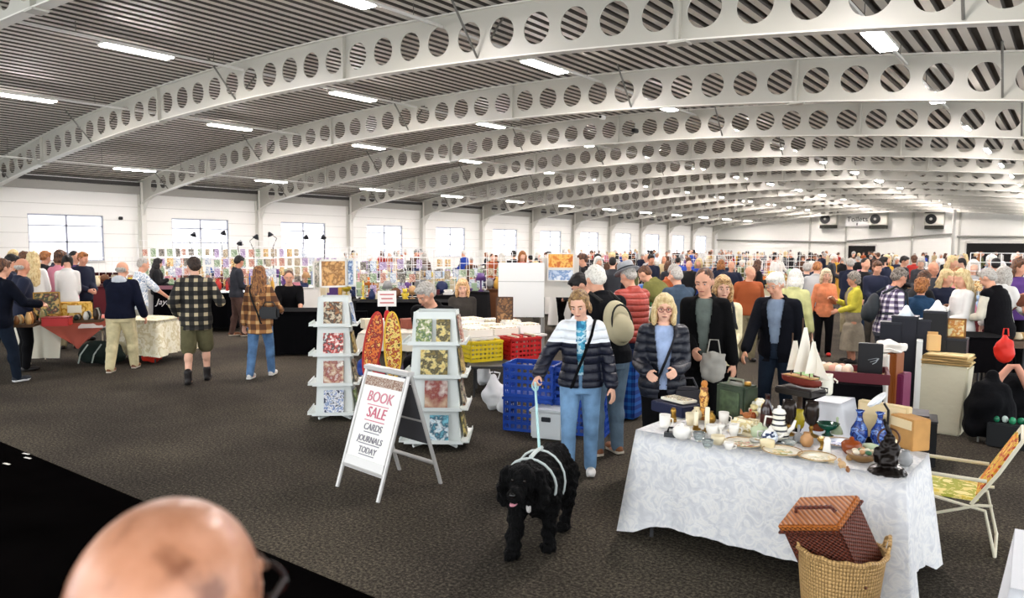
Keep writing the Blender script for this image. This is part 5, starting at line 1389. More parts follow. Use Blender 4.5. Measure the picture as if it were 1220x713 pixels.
P2 = P+Vector((.52, .22, 0))
crate('lower blue lattice crate behind the woman with the dog', P2, (.56, .40, .34), BLUE, rz, 'blue crates under the book table')
crate('upper blue lattice crate behind the woman with the dog', P2, (.56, .40, .34), BLUE, rz, 'blue crates under the book table', .365)
P = fl(643, 524)+Vector((.03, .14, 0))
t = thing('storage_box', 'translucent white plastic box on the floor before the blue crates', 'box', (P.x, P.y, 0), rz)
WP = mat('#d5dadb', .35)
b = MB().box((0, 0, .155), (.34, .26, .29)); b.obj('tub', WP, t, bevel=.015); MB().box((0, 0, .305), (.37, .29, .03)).obj('lid', mat('#c3c9cb', .35), t, bevel=.008)
MB().box((-.0, -.135, .22), (.10, .02, .05)).obj('clip', mat('#20252b', .4), t, bevel=.005)
# white carrier bags
for px, py, s_, lab in ((588, 492, 1.0, 'bulging white carrier bag left of the blue crates'), (603, 500, .8, 'smaller white carrier bag against the blue crates'), (575, 462, .8, 'white carrier bag further back under the yellow crate')):
    P = fl(px, py); t = thing('carrier_bag', lab, 'bag', (P.x-.1, P.y+.15, 0), px)
    m = MB(); m.ell((0, 0, .16*s_), (.17*s_, .13*s_, .165*s_), 14, 9); cone(m, (0, 0, .2*s_), .13*s_, (.02, 0, .40*s_), .05*s_)
    me = remesh(m, .02, [mat('#dfe0e0', .4)], 1, (.035, 9)); link('sack', me, t)
    for sx in (.04, -.04): MB().tube([(sx, 0, .38*s_), (sx*1.6, 0, .46*s_), (sx*.2+.02, 0, .47*s_)], .010, 6).obj('handle', mat('#dfe0e0', .4), t)
# tables: long book table running away from the camera
A, B = fl(562, 404, .72), fl(652, 398, .72)
T1, rz1 = table('long trestle table of white boxes and books behind the yellow and red crates', A, B, 1.85, .72)
u = (B-A).normalized(); v = Vector((-u.y, u.x, 0))
if v.dot(A) < 0: v = -v
# low bench in front with the two coloured crates
A2, B2 = fl(556, 437, .42), fl(654, 437, .42)
table('low dark bench carrying the yellow and red crates', A2, B2, .55, .42, '#3a3a3a', '#222222')
c1 = fl(583, 427, .43); c2 = fl(628, 423, .43)
crate('yellow plastic crate on the low bench', fl(583, 431, .43)+v*.25, (.50, .36, .26), '#e2c81e', rz1, None, .43)
crate('red plastic crate on the low bench beside the yellow one', fl(630, 428, .43)+v*.25, (.50, .36, .28), '#c01818', rz1, None, .43)
t = thing('paper_bundle', 'bundle of red and cream papers in the red crate', 'papers', (fl(630, 428, .43)+v*.25)+Vector((0, 0, .02)), rz1)
for i in range(6): MB().box((-.18+.07*i, 0, .15), (.03, .28, .27+.02*(i % 3)), rz=0).obj('folder', mat(['#b3221c', '#e8ddc8', '#c9453a', '#f0e9da', '#8f1a16', '#d9c9a8'][i], .7), t)
t = thing('paper_bundle', 'bundle of pale leaflets in the yellow crate', 'papers', (fl(583, 431, .43)+v*.25)+Vector((0, 0, .02)), rz1)
for i in range(6): MB().box((-.18+.07*i, 0, .12), (.04, .28, .22+.02*(i % 2)), rz=0).obj('folder', mat(['#e8e2d0', '#d9c98a', '#f0ead8', '#c9b66a', '#e9e4d6', '#d3c07a'][i], .7), t)
# goods lying on the long table: flat white boxes, books
bx = [(.2, .25, .40, .30, .10, '#efeae0', 'white'), (.65, .3, .42, .28, .09, '#e6e0d2', 'cream'), (1.05, .28, .35, .30, .12, '#f3f0ea', 'white'), (.3, .8, .40, .30, .12, '#f2f0ec', 'white'), (.75, .85, .38, .30, .08, '#d9cdb4', 'beige'), (1.1, .8, .30, .25, .13, '#efebe3', 'white'),
      (.25, 1.4, .42, .3, .10, '#e9e3d5', 'cream'), (.7, 1.45, .4, .32, .12, '#f4f2ee', 'white'), (1.1, 1.4, .3, .3, .09, '#c9bba0', 'beige'), ]
LT = (B-A).length
for i, (x, y, w_, d_, h_, c_, cn) in enumerate(bx):
    P = A+u*min(x, LT-.2)*(LT/1.25)+v*y; t = thing('document_box', '%s flat box, number of rows back: %s, %s of the long book table' % (cn, ordinal(int(y/.55)), ['left side', 'middle', 'right side'][min(2, int(x/.42))]), 'box', (P.x, P.y, .722), rz1+.1*math.sin(i*3), 'flat boxes on the long book table')
    t['label'] = '%s flat box in the %s row, %s of the long book table' % (cn, ordinal(int(y/.55)), ['left side', 'middle', 'right side'][min(2, int(x/.42))])
    MB().box((0, 0, h_/2), (w_, d_, h_)).obj('tray', mat(c_, .7), t, bevel=.004); MB().box((0, 0, h_+.012), (w_*.9, d_*.9, .02)).obj('papers', blotch(['#f3efe4', '#d8c9a4', '#faf8f2', '#e0d6bf'], 14, .7, 2), t)
# low cluttered crates under/left of it
for px, py, z, w_, d_, h_, c_, lab in ((620, 446, .30, .62, .28, .05, '#6b6e72', 'grey stack of flat magazines on the upper blue crate'), (573, 452, .25, .30, .25, .22, '#1d6b3c', 'green plastic tub under the low bench'), (600, 447, .22, .34, .25, .2, '#2a2c31', 'black tub under the low bench')):
    pass
# white display boards
Pb = at_d(621, 346, 13.05); rzb = bearing(Pb)
t = thing('display_board', 'plain white upright display board behind the long book table', 'board', (Pb.x, Pb.y, 0), rzb)
MB().box((0, 0, 1.25), (.80, .04, .95)).obj('panel', mat('#f3f2ee', .6), t, bevel=.004); MB().box((0, -.022, 1.40), (.80, .006, .015)).obj('shelf_line', mat('#c9c8c2', .6), t)
for sx in (.36, -.36): MB().tube([(sx, 0, 0), (sx, 0, .8)], .015, 6).obj('leg', mat('#9a9a98', .4), t); MB().box((sx, 0, .015), (.04, .45, .03)).obj('foot', mat('#9a9a98', .4), t)
pic(601, 373, 11.6, .25, .48, ['#5a3a1f', '#8a5e33', '#3d2614', '#a87a4a'], 10, 'brown oil painting in a dark frame left of the white board', frame='#4a2d17', name='oil_painting', tilt=-8)
Q = at_d(668, 322, 13.6); t = thing('poster_stand', 'upright stand carrying the orange and pale blue posters', 'stand', (Q.x, Q.y, 0), bearing(Q))
MB().box((0, .03, 1.45), (.66, .03, .72)).obj('panel', mat('#d8d5cc', .6), t); MB().tube([(-.3, .03, 0), (-.3, .03, 1.1)], .02, 6).tube([(.3, .03, 0), (.3, .03, 1.1)], .02, 6).obj('legs', mat('#8f8d88', .5), t)
# orange and blue poster stand behind the boards
pic(668, 311, 13.5, .46, .26, ['#e39a2d', '#d97a1f', '#f0c060', '#c9661a'], 9, 'orange landscape poster above a blue one, right of the white board')
pic(668, 328, 13.5, .46, .20, ['#8fb2dc', '#c8d8ec', '#6d93c4', '#e4ecf5'], 9, 'pale blue poster below the orange one')
# surfboard-like plaques and sign between the racks
P = fl(467, 452)
for px, cols, lab, lean in ((444, ['#b3261d', '#e07a2a', '#8f1a16', '#e8b45a'], 'long red and orange patterned plaque left of a yellow one', .16), (468, ['#e0b22d', '#a93a22', '#f0d070', '#6b4a1a'], 'yellow oval plaque with red pattern, between the two book racks', -.02)):
    Q = at_d(px, 412, 8.1); t = thing('oval_plaque', lab, 'plaque', (Q.x, Q.y, Q.z), bearing(Q), 'oval plaques between the racks')
    T = Matrix.Rotation(lean, 4, 'Y')
    m = MB(); N = 32; h_ = .36; w_ = .085
    vs = [(w_*math.cos(2*PI*k/N), -.012, h_*math.sin(2*PI*k/N)) for k in range(N)]+[(w_*math.cos(2*PI*k/N), .012, h_*math.sin(2*PI*k/N)) for k in range(N)]
    m.add(vs, [tuple(range(N)), tuple(range(N, 2*N))[::-1]]+[(k, (k+1) % N, N+(k+1) % N, N+k) for k in range(N)], T=T); m.obj('board', blotch(cols, 22, .5, 4), t)
    MB().tube([T @ Vector((w_*math.cos(2*PI*k/N), 0, h_*math.sin(2*PI*k/N))) for k in range(N)], .014, 6, close=True).obj('edging', mat(cols[0], .5), t)
Q = at_d(461, 356, 8.2); t = thing('sign_stand', 'small white notice with red writing on a red pole between the racks', 'sign', (Q.x, Q.y, 0), bearing(Q))
MB().tube([(0, .02, 0), (0, .02, Q.z+.1)], .010, 8).obj('pole', mat('#b9b6b0', .5), t); o = MB().box((0, 0, Q.z), (.20, .012, .17)).obj('notice', mat('#f2ece6', .6), t)
for k in range(3): MB().box((0, -.008, Q.z+.045-.045*k), (.15-.03*(k % 2), .004, .012)).obj('writing_line', mat('#c2524e', .7), o)
MB().ell((0, .01, Q.z-.20), (.035, .035, .075)).obj('red_lantern', mat('#c8141a', .4), t, smooth=True); MB().lathe([(.14, 0), (.14, .015), (.02, .03)], 20).obj('base', mat('#8a8a86', .5), t)
# table between the racks with stacked items
A3, B3 = fl(428, 398, .75), fl(492, 398, .75)
table('folding table between the two book racks', A3, B3, .7, .75)
cloth('cream cloth on the table between the two book racks', A3, B3, .7, .752, mat('#d8d0c0', .9), drops=(.25, .25, .25, .25))
for i, (px, c_, w_, lab) in enumerate((( 436, '#d9cdb4', .26, 'beige shoebox on the table between the racks, leftmost'), (455, '#e9e2d2', .22, 'cream shoebox behind the red lantern'), (482, '#8b4a3a', .2, 'brown-red box behind the yellow oval plaque'))):
    Q = fl(px, 392, .76); t = thing('shoe_box', lab, 'box', (Q.x, Q.y+.1, .762), rz1+.1*i); MB().box((0, 0, .06), (w_, .2, .12)).obj('carton', mat(c_, .8), t, bevel=.003); MB().box((0, 0, .13), (w_+.01, .21, .03)).obj('lid', mat(c_, .7), t, bevel=.003)
for i, (px, py, c_, lab) in enumerate(((447, 440, '#c9384a', 'red crumpled carrier bag on the floor behind the A-board'), (437, 432, '#1d3f8f', 'blue carrier bag on the floor behind the left book rack'), (486, 440, '#4a3a55', 'purple-grey bag on the floor behind the A-board'))):
    Q = fl(px, py+18); t = thing('floor_bag', lab, 'bag', (Q.x, Q.y, 0), i); m = MB(); m.ell((0, 0, .15), (.15, .12, .16)); cone(m, (0, 0, .2), .11, (0, 0, .34), .05)
    link('sack', remesh(m, .02, [mat(c_, .5)], 1, (.03, 10)), t); MB().tube([(-.05, 0, .34), (-.04, 0, .42), (.04, 0, .42), (.05, 0, .34)], .010, 6).obj('handle', mat(c_, .5), t)
# blue tartan trolley bag and folded boards behind the couple
Q = fl(739, 500)
t = thing('shopping_bag', 'large blue checked shopping bag standing behind the woman with the dog', 'bag', (Q.x+.0, Q.y+.1, 0), bearing(Q)-.4)
MB().box((0, 0, .36), (.34, .26, .68)).obj('body', plaid('#1d5fb5', '#2f86d8', '#123a86', .09, .45), t, bevel=.02); MB().tube([(-.1, 0, .7), (-.09, 0, .82), (.09, 0, .82), (.1, 0, .7)], .010, 6).obj('handle', mat('#12254a', .6), t)
Q = fl(764, 480); t = thing('wooden_board', 'narrow pale wooden board leaning behind the blue checked bag', 'board', (Q.x, Q.y, 0), bearing(Q)+.6)
MB().box((0, 0, .30), (.10, .05, .60)).obj('plank', mat('#d0a862', .6, var=.2, scale=6), t, bevel=.004); MB().box((0, 0, .61), (.12, .06, .02)).obj('top_strip', mat('#b58a48', .6), t)
Q = at_d(850, 432, 7.5); t = thing('tote_bag', 'pale grey tote bag hanging between the couple in black and cream', 'bag', Q-Vector((0, 0, .05)), bearing(Q)); t.scale = (.8, .8, .8)
m = MB(); m.ell((0, 0, 0), (.16, .05, .20), 14, 10); m.box((0, 0, .02), (.28, .05, .30)); link('sack', remesh(m, .015, [mat('#a9a69d', .8)], 1, (.02, 12)), t); MB().tube([(-.08, 0, .16), (-.05, 0, .34), (.05, 0, .34), (.08, 0, .16)], .009, 6).obj('handle', mat('#a9a69d', .8), t)

# ================================================================ LEFT STALLS
A, B = fl(24, 383, .75), fl(128, 381, .75)
table('folding table at far left under the red cloth', A, B, .85, .75, leg='#c9b9a0')
uL = (B-A).normalized(); vL = Vector((-uL.y, uL.x, 0)); rzL = math.atan2(uL.y, uL.x)
cloth('cream cloth hanging at the left end of the far-left table', A-uL*.05, A+uL*.45, .85, .756, mat('#d9d3c0', .9), drops=(.62, .05, .3, .6), wave=.03)
cloth('white cloth lying on the right half of the far-left table', A+uL*.95, B+uL*.05, .85, .756, mat('#e2dedb', .9), drops=(.14, .2, .3, .05), wave=.02)
t = thing('red_cloth', 'terracotta red cloth hanging in a point from the far-left table', 'cloth', (A+uL*.78+vL*-.03).xy.to_3d()+Vector((0, 0, .775)), rzL)
m = MB(); vs = []; K = 10
for i in range(K+1):
    for j in range(K+1):
        s_ = j/K*2-1; tt = i/K; w_ = .62*(1-tt*.85); vs.append((s_*w_+.05*tt, -.02-.03*math.sin(s_*7+tt*3)*tt, -.50*tt*(1-abs(s_)*.2)))
fs = [(i*(K+1)+j, i*(K+1)+j+1, (i+1)*(K+1)+j+1, (i+1)*(K+1)+j) for i in range(K) for j in range(K)]
o2 = len(vs); vs += [(x, y+.012, z) for x, y, z in vs]; fs += [tuple(o2+q for q in f)[::-1] for f in fs]
m.add(vs, fs).obj('drape', mat('#b9604f', .9), t, smooth=True); MB().box((0, .35, -.008), (1.2, .7, .012)).obj('top_fold', mat('#b9604f', .9), t)
# goods on it
ZT = .775
pic(56, 362, 13.7, .34, .34, ['#e6cf9a', '#7a3a2a', '#2f4a35', '#d9b46a'], 12, 'gold framed picture with dark birds on the far-left table', frame='#b58a3a', name='framed_picture')
t = thing('yellow_cloth_box', 'box draped in mustard yellow cloth on the far-left table', 'box', at_d(84, 372, 13.9).xy.to_3d()+Vector((0, 0, ZT)), rzL)
MB().box((0, 0, .15), (.58, .3, .30)).obj('drape', blotch(['#d9a53a', '#e8bd5a', '#c28a24', '#efcc7a'], 8, .9, 3), t, bevel=.02); MB().box((.1, -.16, .2), (.2, .01, .12)).obj('card', mat('#efe6cf', .8), t)
t = thing('red_case', 'low red case in front of the mustard cloth', 'box', at_d(68, 377, 13.2).xy.to_3d()+Vector((0, 0, ZT)), rzL)
MB().box((0, 0, .06), (.36, .24, .12)).obj('case', mat('#b01d18', .5), t, bevel=.01); MB().box((0, 0, .125), (.37, .25, .02)).obj('lid', mat('#8f1612', .5), t, bevel=.004)
def basket_group(px, py, D, cols, lab, s_=1.0):
    Q = at_d(px, py, D); t = thing('ornament_tray', lab, 'tray', (Q.x, Q.y, ZT), rzL)
    MB().box((0, 0, .02), (.42*s_, .30*s_, .04)).obj('tray', mat('#5a4028', .7), t, bevel=.005)
    for i in range(9):
        x, y = (-.14+.14*(i % 3))*s_, (-.09+.09*(i//3))*s_; h_ = .08+.05*((i*7) % 3)
        m = MB(); m.lathe([(.03, .04), (.045, .04+h_*.4), (.03, .04+h_*.8), (.018, .04+h_), (.001, .04+h_)], 12, c=(x, y, 0)); m.obj('ornament', mat(cols[i % len(cols)], .4), t, smooth=True)
basket_group(22, 372, 13.3, ['#c98a4a', '#8a5a2d', '#e0b070', '#5c3c22', '#d9c9a0'], 'tray of brown and cream ornaments at the left edge stall', 1.1)
basket_group(40, 368, 13.7, ['#2f3a28', '#4a5a3a', '#8a7a4a', '#1d2218'], 'tray of dark green and bronze ornaments left of the gold picture')
basket_group(104, 372, 13.6, ['#1f2a22', '#e8e4da', '#3a2a1c', '#b9b2a0'], 'tray of dark and white ornaments right of the mustard cloth')
# cream-clothed table behind the man in navy
A, B = fl(134, 381, .72), fl(187, 383, .72)
table('small table under the cream embroidered cloth, behind the man in navy', A, B, .8, .72)
cloth('cream embroidered cloth on the small table beside the man in navy', A, B, .8, .722, blotch(['#e4dcbd', '#efe9d2', '#d8cda6', '#e9e2c6'], 8, .9, 3), drops=(.60, .58, .5, .6), wave=.03, flare=.07)
t = thing('red_bag', 'red carrier bag on the floor under the cream embroidered cloth', 'bag', fl(176, 433)+Vector((-.05, .1, 0)), .3)
m = MB(); m.ell((0, 0, .10), (.20, .12, .11)); m.ell((.1, 0, .12), (.1, .08, .1)); link('sack', remesh(m, .02, [mat('#c2301f', .5)], 1, (.03, 10)), t); MB().tube([(-.05, 0, .2), (0, 0, .28), (.06, 0, .2)], .01, 6).obj('handle', mat('#c2301f', .5), t)
Q = fl(110, 436); t = thing('rucksack', 'dark green and grey rucksack lying on the floor under the far-left table', 'rucksack', (Q.x, Q.y+.15, 0), rzL)
m = MB(); m.ell((0, 0, .20), (.36, .20, .20)); m.ell((.2, -.05, .16), (.18, .16, .16)); link('pack', remesh(m, .02, [cl('#1b2420')], 1, (.04, 6)), t)
for k in range(3): MB().tube([(-.3+.2*k, -.19, .06), (-.26+.2*k, -.21, .2), (-.16+.2*k, -.14, .36)], .012, 6).obj('strap', mat('#9aa39b', .6), t)
# black table with script lettering
def black_table(px0, px1, py, depth, lab, zt=.75, n='black', top=None, side=.7, col='#08080a', group='black-draped tables', lab2=None):
    A, B = fl(px0, py, zt), fl(px1, py, zt); table('folding table under the %s' % (lab2 or lab), A, B, depth, zt)
    c_ = cloth(lab, A, B, depth, zt+.002, mat(col, .95, spec=.05), drops=(side,)*4, wave=.018, flare=.03, group=None)
    return A, B, c_
A, B, c_ = black_table(184, 218, 342, .8, 'black cloth with white script writing, behind the plaid shirt', .98, side=.93)
uu = (B-A).normalized(); nn = Vector((uu.y, -uu.x, 0)); mid = (A+B)/2+nn*.07
tx = text_obj('Jayman', .20, mat('#e8e8e6', .7), c_, (0, 0, 0), (0, 0, 0), shear=.35); tx.location = ((B-A).length*.50, -.075, .62); tx.rotation_euler = (PI/2, 0, 0)
tx['label'] = 'white script lettering'
MB().box(((B-A).length/2, -.03, .965), ((B-A).length, .02, .09)).obj('pink_hem', mat('#9a6a74', .9), c_)
A, B, c_ = black_table(232, 280, 350, .85, 'black cloth with a white runner, behind the two plaid walkers', .88, side=.8)
t = tag(MB().box((0, 0, .006), ((B-A).length, .5, .010)).obj('table_runner', mat('#dfe2e8', .9), loc=(((A+B)/2).xy.to_3d()+Vector((-.15, .35, .89))), rz=math.atan2((B-A).y, (B-A).x)), 'white runner along the black cloth behind the plaid walkers', 'runner')
black_table(322, 436, 372, .85, 'wide black cloth to the floor, before the seated stallholder in black', .80, side=.78)
black_table(425, 548, 361, .8, 'black cloth on the long table behind the card racks', .95, side=.9)
black_table(-30, 60, 331, .8, 'dark red-brown cloth on the table behind the far-left stall', .9, side=.85, col='#2a0f0e')
black_table(86, 135, 326, .8, 'maroon cloth on the table at the foot of the left window', .95, side=.9, col='#3a1416')

# ================================================================ RIGHT-HAND DISPLAYS
def card_box(lab, px, py, z, w, d, h, col, rz=0, name='display_box', cat='box', dy=0, trim=None, parts='box'):
    P = fl(px, py, z); P = P+Vector((0, dy, 0)); t = thing(name, lab, cat, (P.x, P.y, z), bearing(P)+rz)
    MB().box((0, 0, h/2), (w, d, h)).obj('body', mat(col, .6) if isinstance(col, str) else col, t, bevel=.006)
    MB().box((0, 0, h+.006), (w*1.02, d*1.02, .014)).obj('top', mat(trim or '#1d1d22', .5), t, bevel=.003)
    return t
# low black table with a dark red tray
A, B = fl(957, 455, .72), fl(1050, 462, .72)
table('black table under the dark red tray, behind the ship model', A, B, .8, .72)
cloth('black cloth under the dark red tray behind the ship model', A, B, .8, .722, mat('#0b0a0c', .95, spec=.05), drops=(.68,)*4, flare=.03)
uR = (B-A).normalized(); rzR = math.atan2(uR.y, uR.x); ctr = ((A+B)/2).xy.to_3d()
t = thing('red_tray', 'shallow dark red tray lined in mustard on the black table', 'tray', ctr+Vector((.0, .36, .73)), rzR)
L = (B-A).length*.9
MB().box((0, 0, .02), (L, .5, .03)).obj('lining', mat('#9a7a4a', .7), t)
r = MB()
for sy in (.26, -.26): r.box((0, sy, .05), (L+.06, .03, .10))
for sx in (1, -1): r.box((sx*(L/2+.015), 0, .05), (.03, .5, .10))
r.obj('rim', mat('#5a1220', .5), t, bevel=.004)
for i in range(10):
    c = mat(['#e8c9b0', '#f0e6d8', '#d9a08a', '#c9b090'][i % 4], .5); x = -L*.05-.06*(i % 5); y = -.1+.12*(i//5)
    Pp = ctr+Vector((x, .36+y, .765)); tt = tag(MB().ell((0, 0, .05), (.05, .045, .055), 10, 7).obj('ceramic_ornament', c, loc=Pp, smooth=True), 'pink and cream ceramic ornament heaped at the left of the red tray', 'ornament', 'ceramic ornaments in the red tray')
t = thing('green_magazine', 'pale green leaflet propped on the front of the red tray', 'leaflet', ctr+Vector((-.30, .06, .80)), rzR)
MB().box((0, 0, 0), (.30, .02, .12), T=Matrix.Rotation(-.7, 4, 'X') @ Matrix.Rotation(.25, 4, 'Y')).obj('sheet', mat('#a9c98a', .6), t); MB().box((0, .014, 0), (.28, .006, .10), T=Matrix.Rotation(-.7, 4, 'X') @ Matrix.Rotation(.25, 4, 'Y')).obj('back', mat('#e8ecd8', .6), t)
# black album with silver emblem
P = fl(1033, 452, .76); t = thing('album_case', 'black album with a small silver emblem standing on the red tray', 'album', (P.x, P.y+.1, .76), bearing(P))
MB().box((0, 0, .17), (.22, .07, .34)).obj('cover', mat('#0d0d12', .35), t, bevel=.006)
e = MB()
for k in range(3): e.tube([(.02-.02*k, -.038, .14+.02*k), (.05, -.038, .16+.02*k), (.075, -.038, .20)], .004, 5)
e.obj('emblem', mat('#aeb3b8', .3, metal=.8), t)
# tall upright folders: white, brown, purple
for px, col, w_, h_, lab in ((1052, '#e9e6dd', .10, .82, 'tall white upright case right of the black album'), (1063, '#8a4a1c', .09, .84, 'tall brown wooden upright case beside the white one'), (1072, '#7a2f52', .10, .42, 'purple-pink upright case right of the brown one')):
    P = fl(px, 505, .22); t = thing('upright_case', lab, 'case', (P.x, P.y, .15), bearing(P)-.3)
    MB().box((0, 0, .34+h_/4), (w_, .24, .40+h_/2)).obj('case', mat(col, .5), t, bevel=.006); MB().box((0, -.122, .34+h_/4), (w_*.7, .006, .36+h_/2)).obj('front_label', mat(col, .3), t)
    MB().box((0, 0, .07), (w_, .24, .13)).obj('plinth', mat('#101014', .6), t)
    t.location.z = 0
Q = fl(1058, 505, .22); t = thing('paper_bag', 'crumpled white paper bag on top of the white and brown cases', 'bag', (Q.x, Q.y, .962), bearing(Q)-.2)
m = MB(); m.box((0, 0, .05), (.24, .18, .09)); m.ell((-.05, 0, .09), (.10, .07, .04)); link('bag', remesh(m, .012, [mat('#ece6dc', .7)], 1, (.03, 12)), t); MB().tube([(-.1, -.09, .02), (0, -.11, .05), (.1, -.09, .02)], .008, 6).obj('fold', mat('#f6f2ea', .7), t)
# black boxes behind, stepped
specs = [(1063, 383, .22, .24, 'navy case nearest the checked shirt, first of the dark stack'), (1079, 376, .26, .24, 'tall dark navy case behind the brown upright one'), (1099, 380, .20, .22, 'taller navy case right of a pale edge, third of the dark stack'),
         (1116, 370, .24, .24, 'black case right of the pale edge, fourth of the dark stack'), (1136, 402, .28, .24, 'black case under the yellow-orange picture')]
for px, py, w_, d_, lab in specs:
    Q = at_d(px, py, 9.7); t = thing('display_case', lab, 'case', (Q.x, Q.y, 0), bearing(Q)-.1)
    MB().box((0, 0, Q.z/2-.01), (w_, d_, Q.z-.02)).obj('body', mat('#11131f' if 'navy' in lab else '#0b0b0e', .5), t, bevel=.006); MB().box((0, 0, Q.z-.012), (w_*1.03, d_*1.03, .022)).obj('top', mat('#22242c', .4), t, bevel=.003)
card_box('narrow white upright case among the dark cases', 1090, 512, 0, .06, .2, 1.0, '#e6e6e0', name='narrow_case', cat='case', trim='#e6e6e0')
pic(1135, 391, 9.7, .24, .20, ['#e8b43a', '#f0cf7a', '#c9761d', '#efe0a8'], 14, 'yellow and orange picture among the black cases', frame='#8a5a22')
for px, py, D, c_, lab in ((1080, 365, 9.7, '#dfe8ee', 'white glass ornament on the dark cases, left one'), (1117, 360, 9.7, '#eceae4', 'white folded napkin shape on the dark cases, right one')):
    P = at_d(px, py+6, D); t = thing('white_ornament', lab, 'ornament', (P.x, P.y, at_d(1079, 376, 9.7).z if px < 1090 else at_d(1116, 370, 9.7).z), 0)
    MB().lathe([(.07, 0), (.08, .01), (.05, .05), (.02, .11), (.001, .12)], 14).obj('body', mat(c_, .3), t, smooth=True); MB().lathe([(.085, 0), (.085, .006), (.06, .008)], 14).obj('base', mat(c_, .3), t)
# black low cases near the chair
card_box('low black case on the floor behind the cardboard parcel', 1078, 548, 0, .50, .36, .42, '#0b0b0e', name='storage_case', cat='case')
card_box('smaller black case stacked on the low one, lid ajar', 1078, 510, .434, .36, .3, .14, '#0e0e12', name='storage_case', cat='case')
# cream laundry box with newspapers
P = fl(1122, 514); t = thing('laundry_box', 'tall cream fabric box with folded newspapers on top, at right', 'box', (P.x, P.y, 0), bearing(P)-.15)
m = MB(); vs = [(-.20, -.17, 0), (.20, -.17, 0), (.20, .17, 0), (-.20, .17, 0), (-.25, -.20, .76), (.25, -.20, .76), (.25, .20, .76), (-.25, .20, .76)]
m.add(vs, [(0, 3, 2, 1), (4, 5, 6, 7), (0, 1, 5, 4), (1, 2, 6, 5), (2, 3, 7, 6), (3, 0, 4, 7)]); m.obj('body', mat('#cfc8ae', .9, bump=.3, bscale=8), t, bevel=.02)
PB = Vector((P.x, P.y, 0))
for i in range(4):
    tt = thing('newspaper', ['bottom folded newspaper on the cream box', 'second folded newspaper up on the cream box', 'third folded newspaper up on the cream box', 'topmost tan newspaper on the cream box'][i], 'newspaper', PB+Vector((.01*i, 0, .765+.028*i)), bearing(P)-.15+.12*math.sin(i*2), 'newspapers on the cream box')
    MB().box((0, 0, .012), (.52-.03*i, .38, .022)).obj('sheets', mat(['#cbb27c', '#d9c594', '#b99a62', '#e0cb98'][i], .9, var=.15, scale=7), tt, bevel=.008); MB().tube([(-.25+.015*i, -.19, .012), (.25-.015*i, -.19, .012)], .012, 6).obj('fold', mat('#a98a58', .9), tt)
t = thing('paper_bag', 'tan paper bag standing on the newspapers on the cream box', 'bag', PB+Vector((-.14, .08, .883)), bearing(P)+.2)
MB().box((0, 0, .09), (.13, .10, .18)).obj('body', mat('#d8b27a', .8), t, bevel=.006); MB().box((0, .02, .19), (.12, .03, .04)).obj('top_fold', mat('#c9a068', .8), t)
# small table with white lace cloth behind the blue vases
A, B = fl(972, 478, .60), fl(1000, 482, .60)
table('little table under the white lace cloth behind the blue vases', A, B, .4, .60)
cloth('white lace cloth on the little table behind the blue vases', A, B, .4, .602, mat('#dedfe3', .8), drops=(.40, .42, .3, .4), wave=.02, flare=.05)
t = L_('milk_jug', 'tall white jug on the lace cloth behind the goblets', 'jug', 984, 470, [('body', [(.06, 0), (.07, .02), (.07, .12), (.055, .17), (.06, .2), (.001, .18)], mat('#e6e3d2', .4))], z=.61)
handle(t, [(.065, 0, .16), (.10, 0, .14), (.09, 0, .06), (.065, 0, .05)], .008, mat('#e6e3d2', .4))
# table in front of the man in the black waistcoat
A, B = fl(1128, 402, .9), fl(1205, 404, .9)
table('dark table where the man in the black waistcoat is browsing', A, B, .7, .9, '#1a1a1c')
cloth('black cloth on the table by the man in the black waistcoat', A, B, .7, .902, mat('#0c0b0d', .95, spec=.05), drops=(.45,)*4, flare=.02)
# right edge stall with red bag
A, B = fl(1188, 412, .78), fl(1260, 414, .78)
table('table at the right edge with bric-a-brac', A, B, .7, .78, '#5a4636')
for i, (px, c_, lab) in enumerate(((1193, '#c9a878', 'tan ornament on the right edge table'), (1203, '#8a6a4a', 'brown ornament on the right edge table'), (1212, '#d9c9a8', 'cream ornament on the right edge table'), (1218, '#a98a58', 'ochre ornament on the right edge table'))):
    L_('pot', lab, 'ornament', px, 405, [('body', [(.04, 0), (.07, .03), (.05, .08), (.03, .10), (.001, .09)], mat(c_, .5))], z=.79)
P = at_d(1197, 418, 10.4); t = thing('red_carrier_bag', 'bright red carrier bag hanging at the right edge table', 'bag', P, bearing(P))
m = MB(); m.ell((0, 0, 0), (.11, .06, .15)); cone(m, (0, 0, .05), .07, (0, 0, .16), .03); link('sack', remesh(m, .015, [mat('#d32a1c', .5)], 1, (.02, 12)), t); MB().tube([(-.03, 0, .17), (-.02, 0, .26), (.02, 0, .26), (.03, 0, .17)], .008, 6).obj('handle', mat('#d32a1c', .5), t)
P = fl(1203, 500); t = thing('black_holdall', 'black holdall with a peach scarf over it at the right edge', 'bag', (P.x, P.y+.2, 0), bearing(P))
m = MB(); m.ell((0, 0, .26), (.30, .2, .27)); m.box((0, 0, .16), (.52, .34, .28)); link('body', remesh(m, .025, [cl('#101114')], 1, (.03, 7)), t); MB().tube([(-.12, -.1, .46), (-.08, -.12, .62), (.08, -.12, .62), (.12, -.1, .46)], .012, 6).obj('handle', mat('#1a1a1c'), t)
t2 = thing('scarf', 'peach pink scarf looped over the black holdall', 'scarf', (P.x, P.y+.12, .44), bearing(P))
MB().tube([(-.17, -.14, -.10), (-.13, -.17, .06), (-.04, -.12, .19), (.03, -.12, .20), (.10, -.16, .08), (.15, -.15, -.08)], [.03, .045, .04, .04, .045, .03], 10).obj('wrap', mat('#d9a088', .9), t2, smooth=True)
MB().tube([(-.12, -.19, .0), (-.14, -.2, -.2)], [.03, .02], 8).obj('fringe', mat('#c98d74', .9), t2)
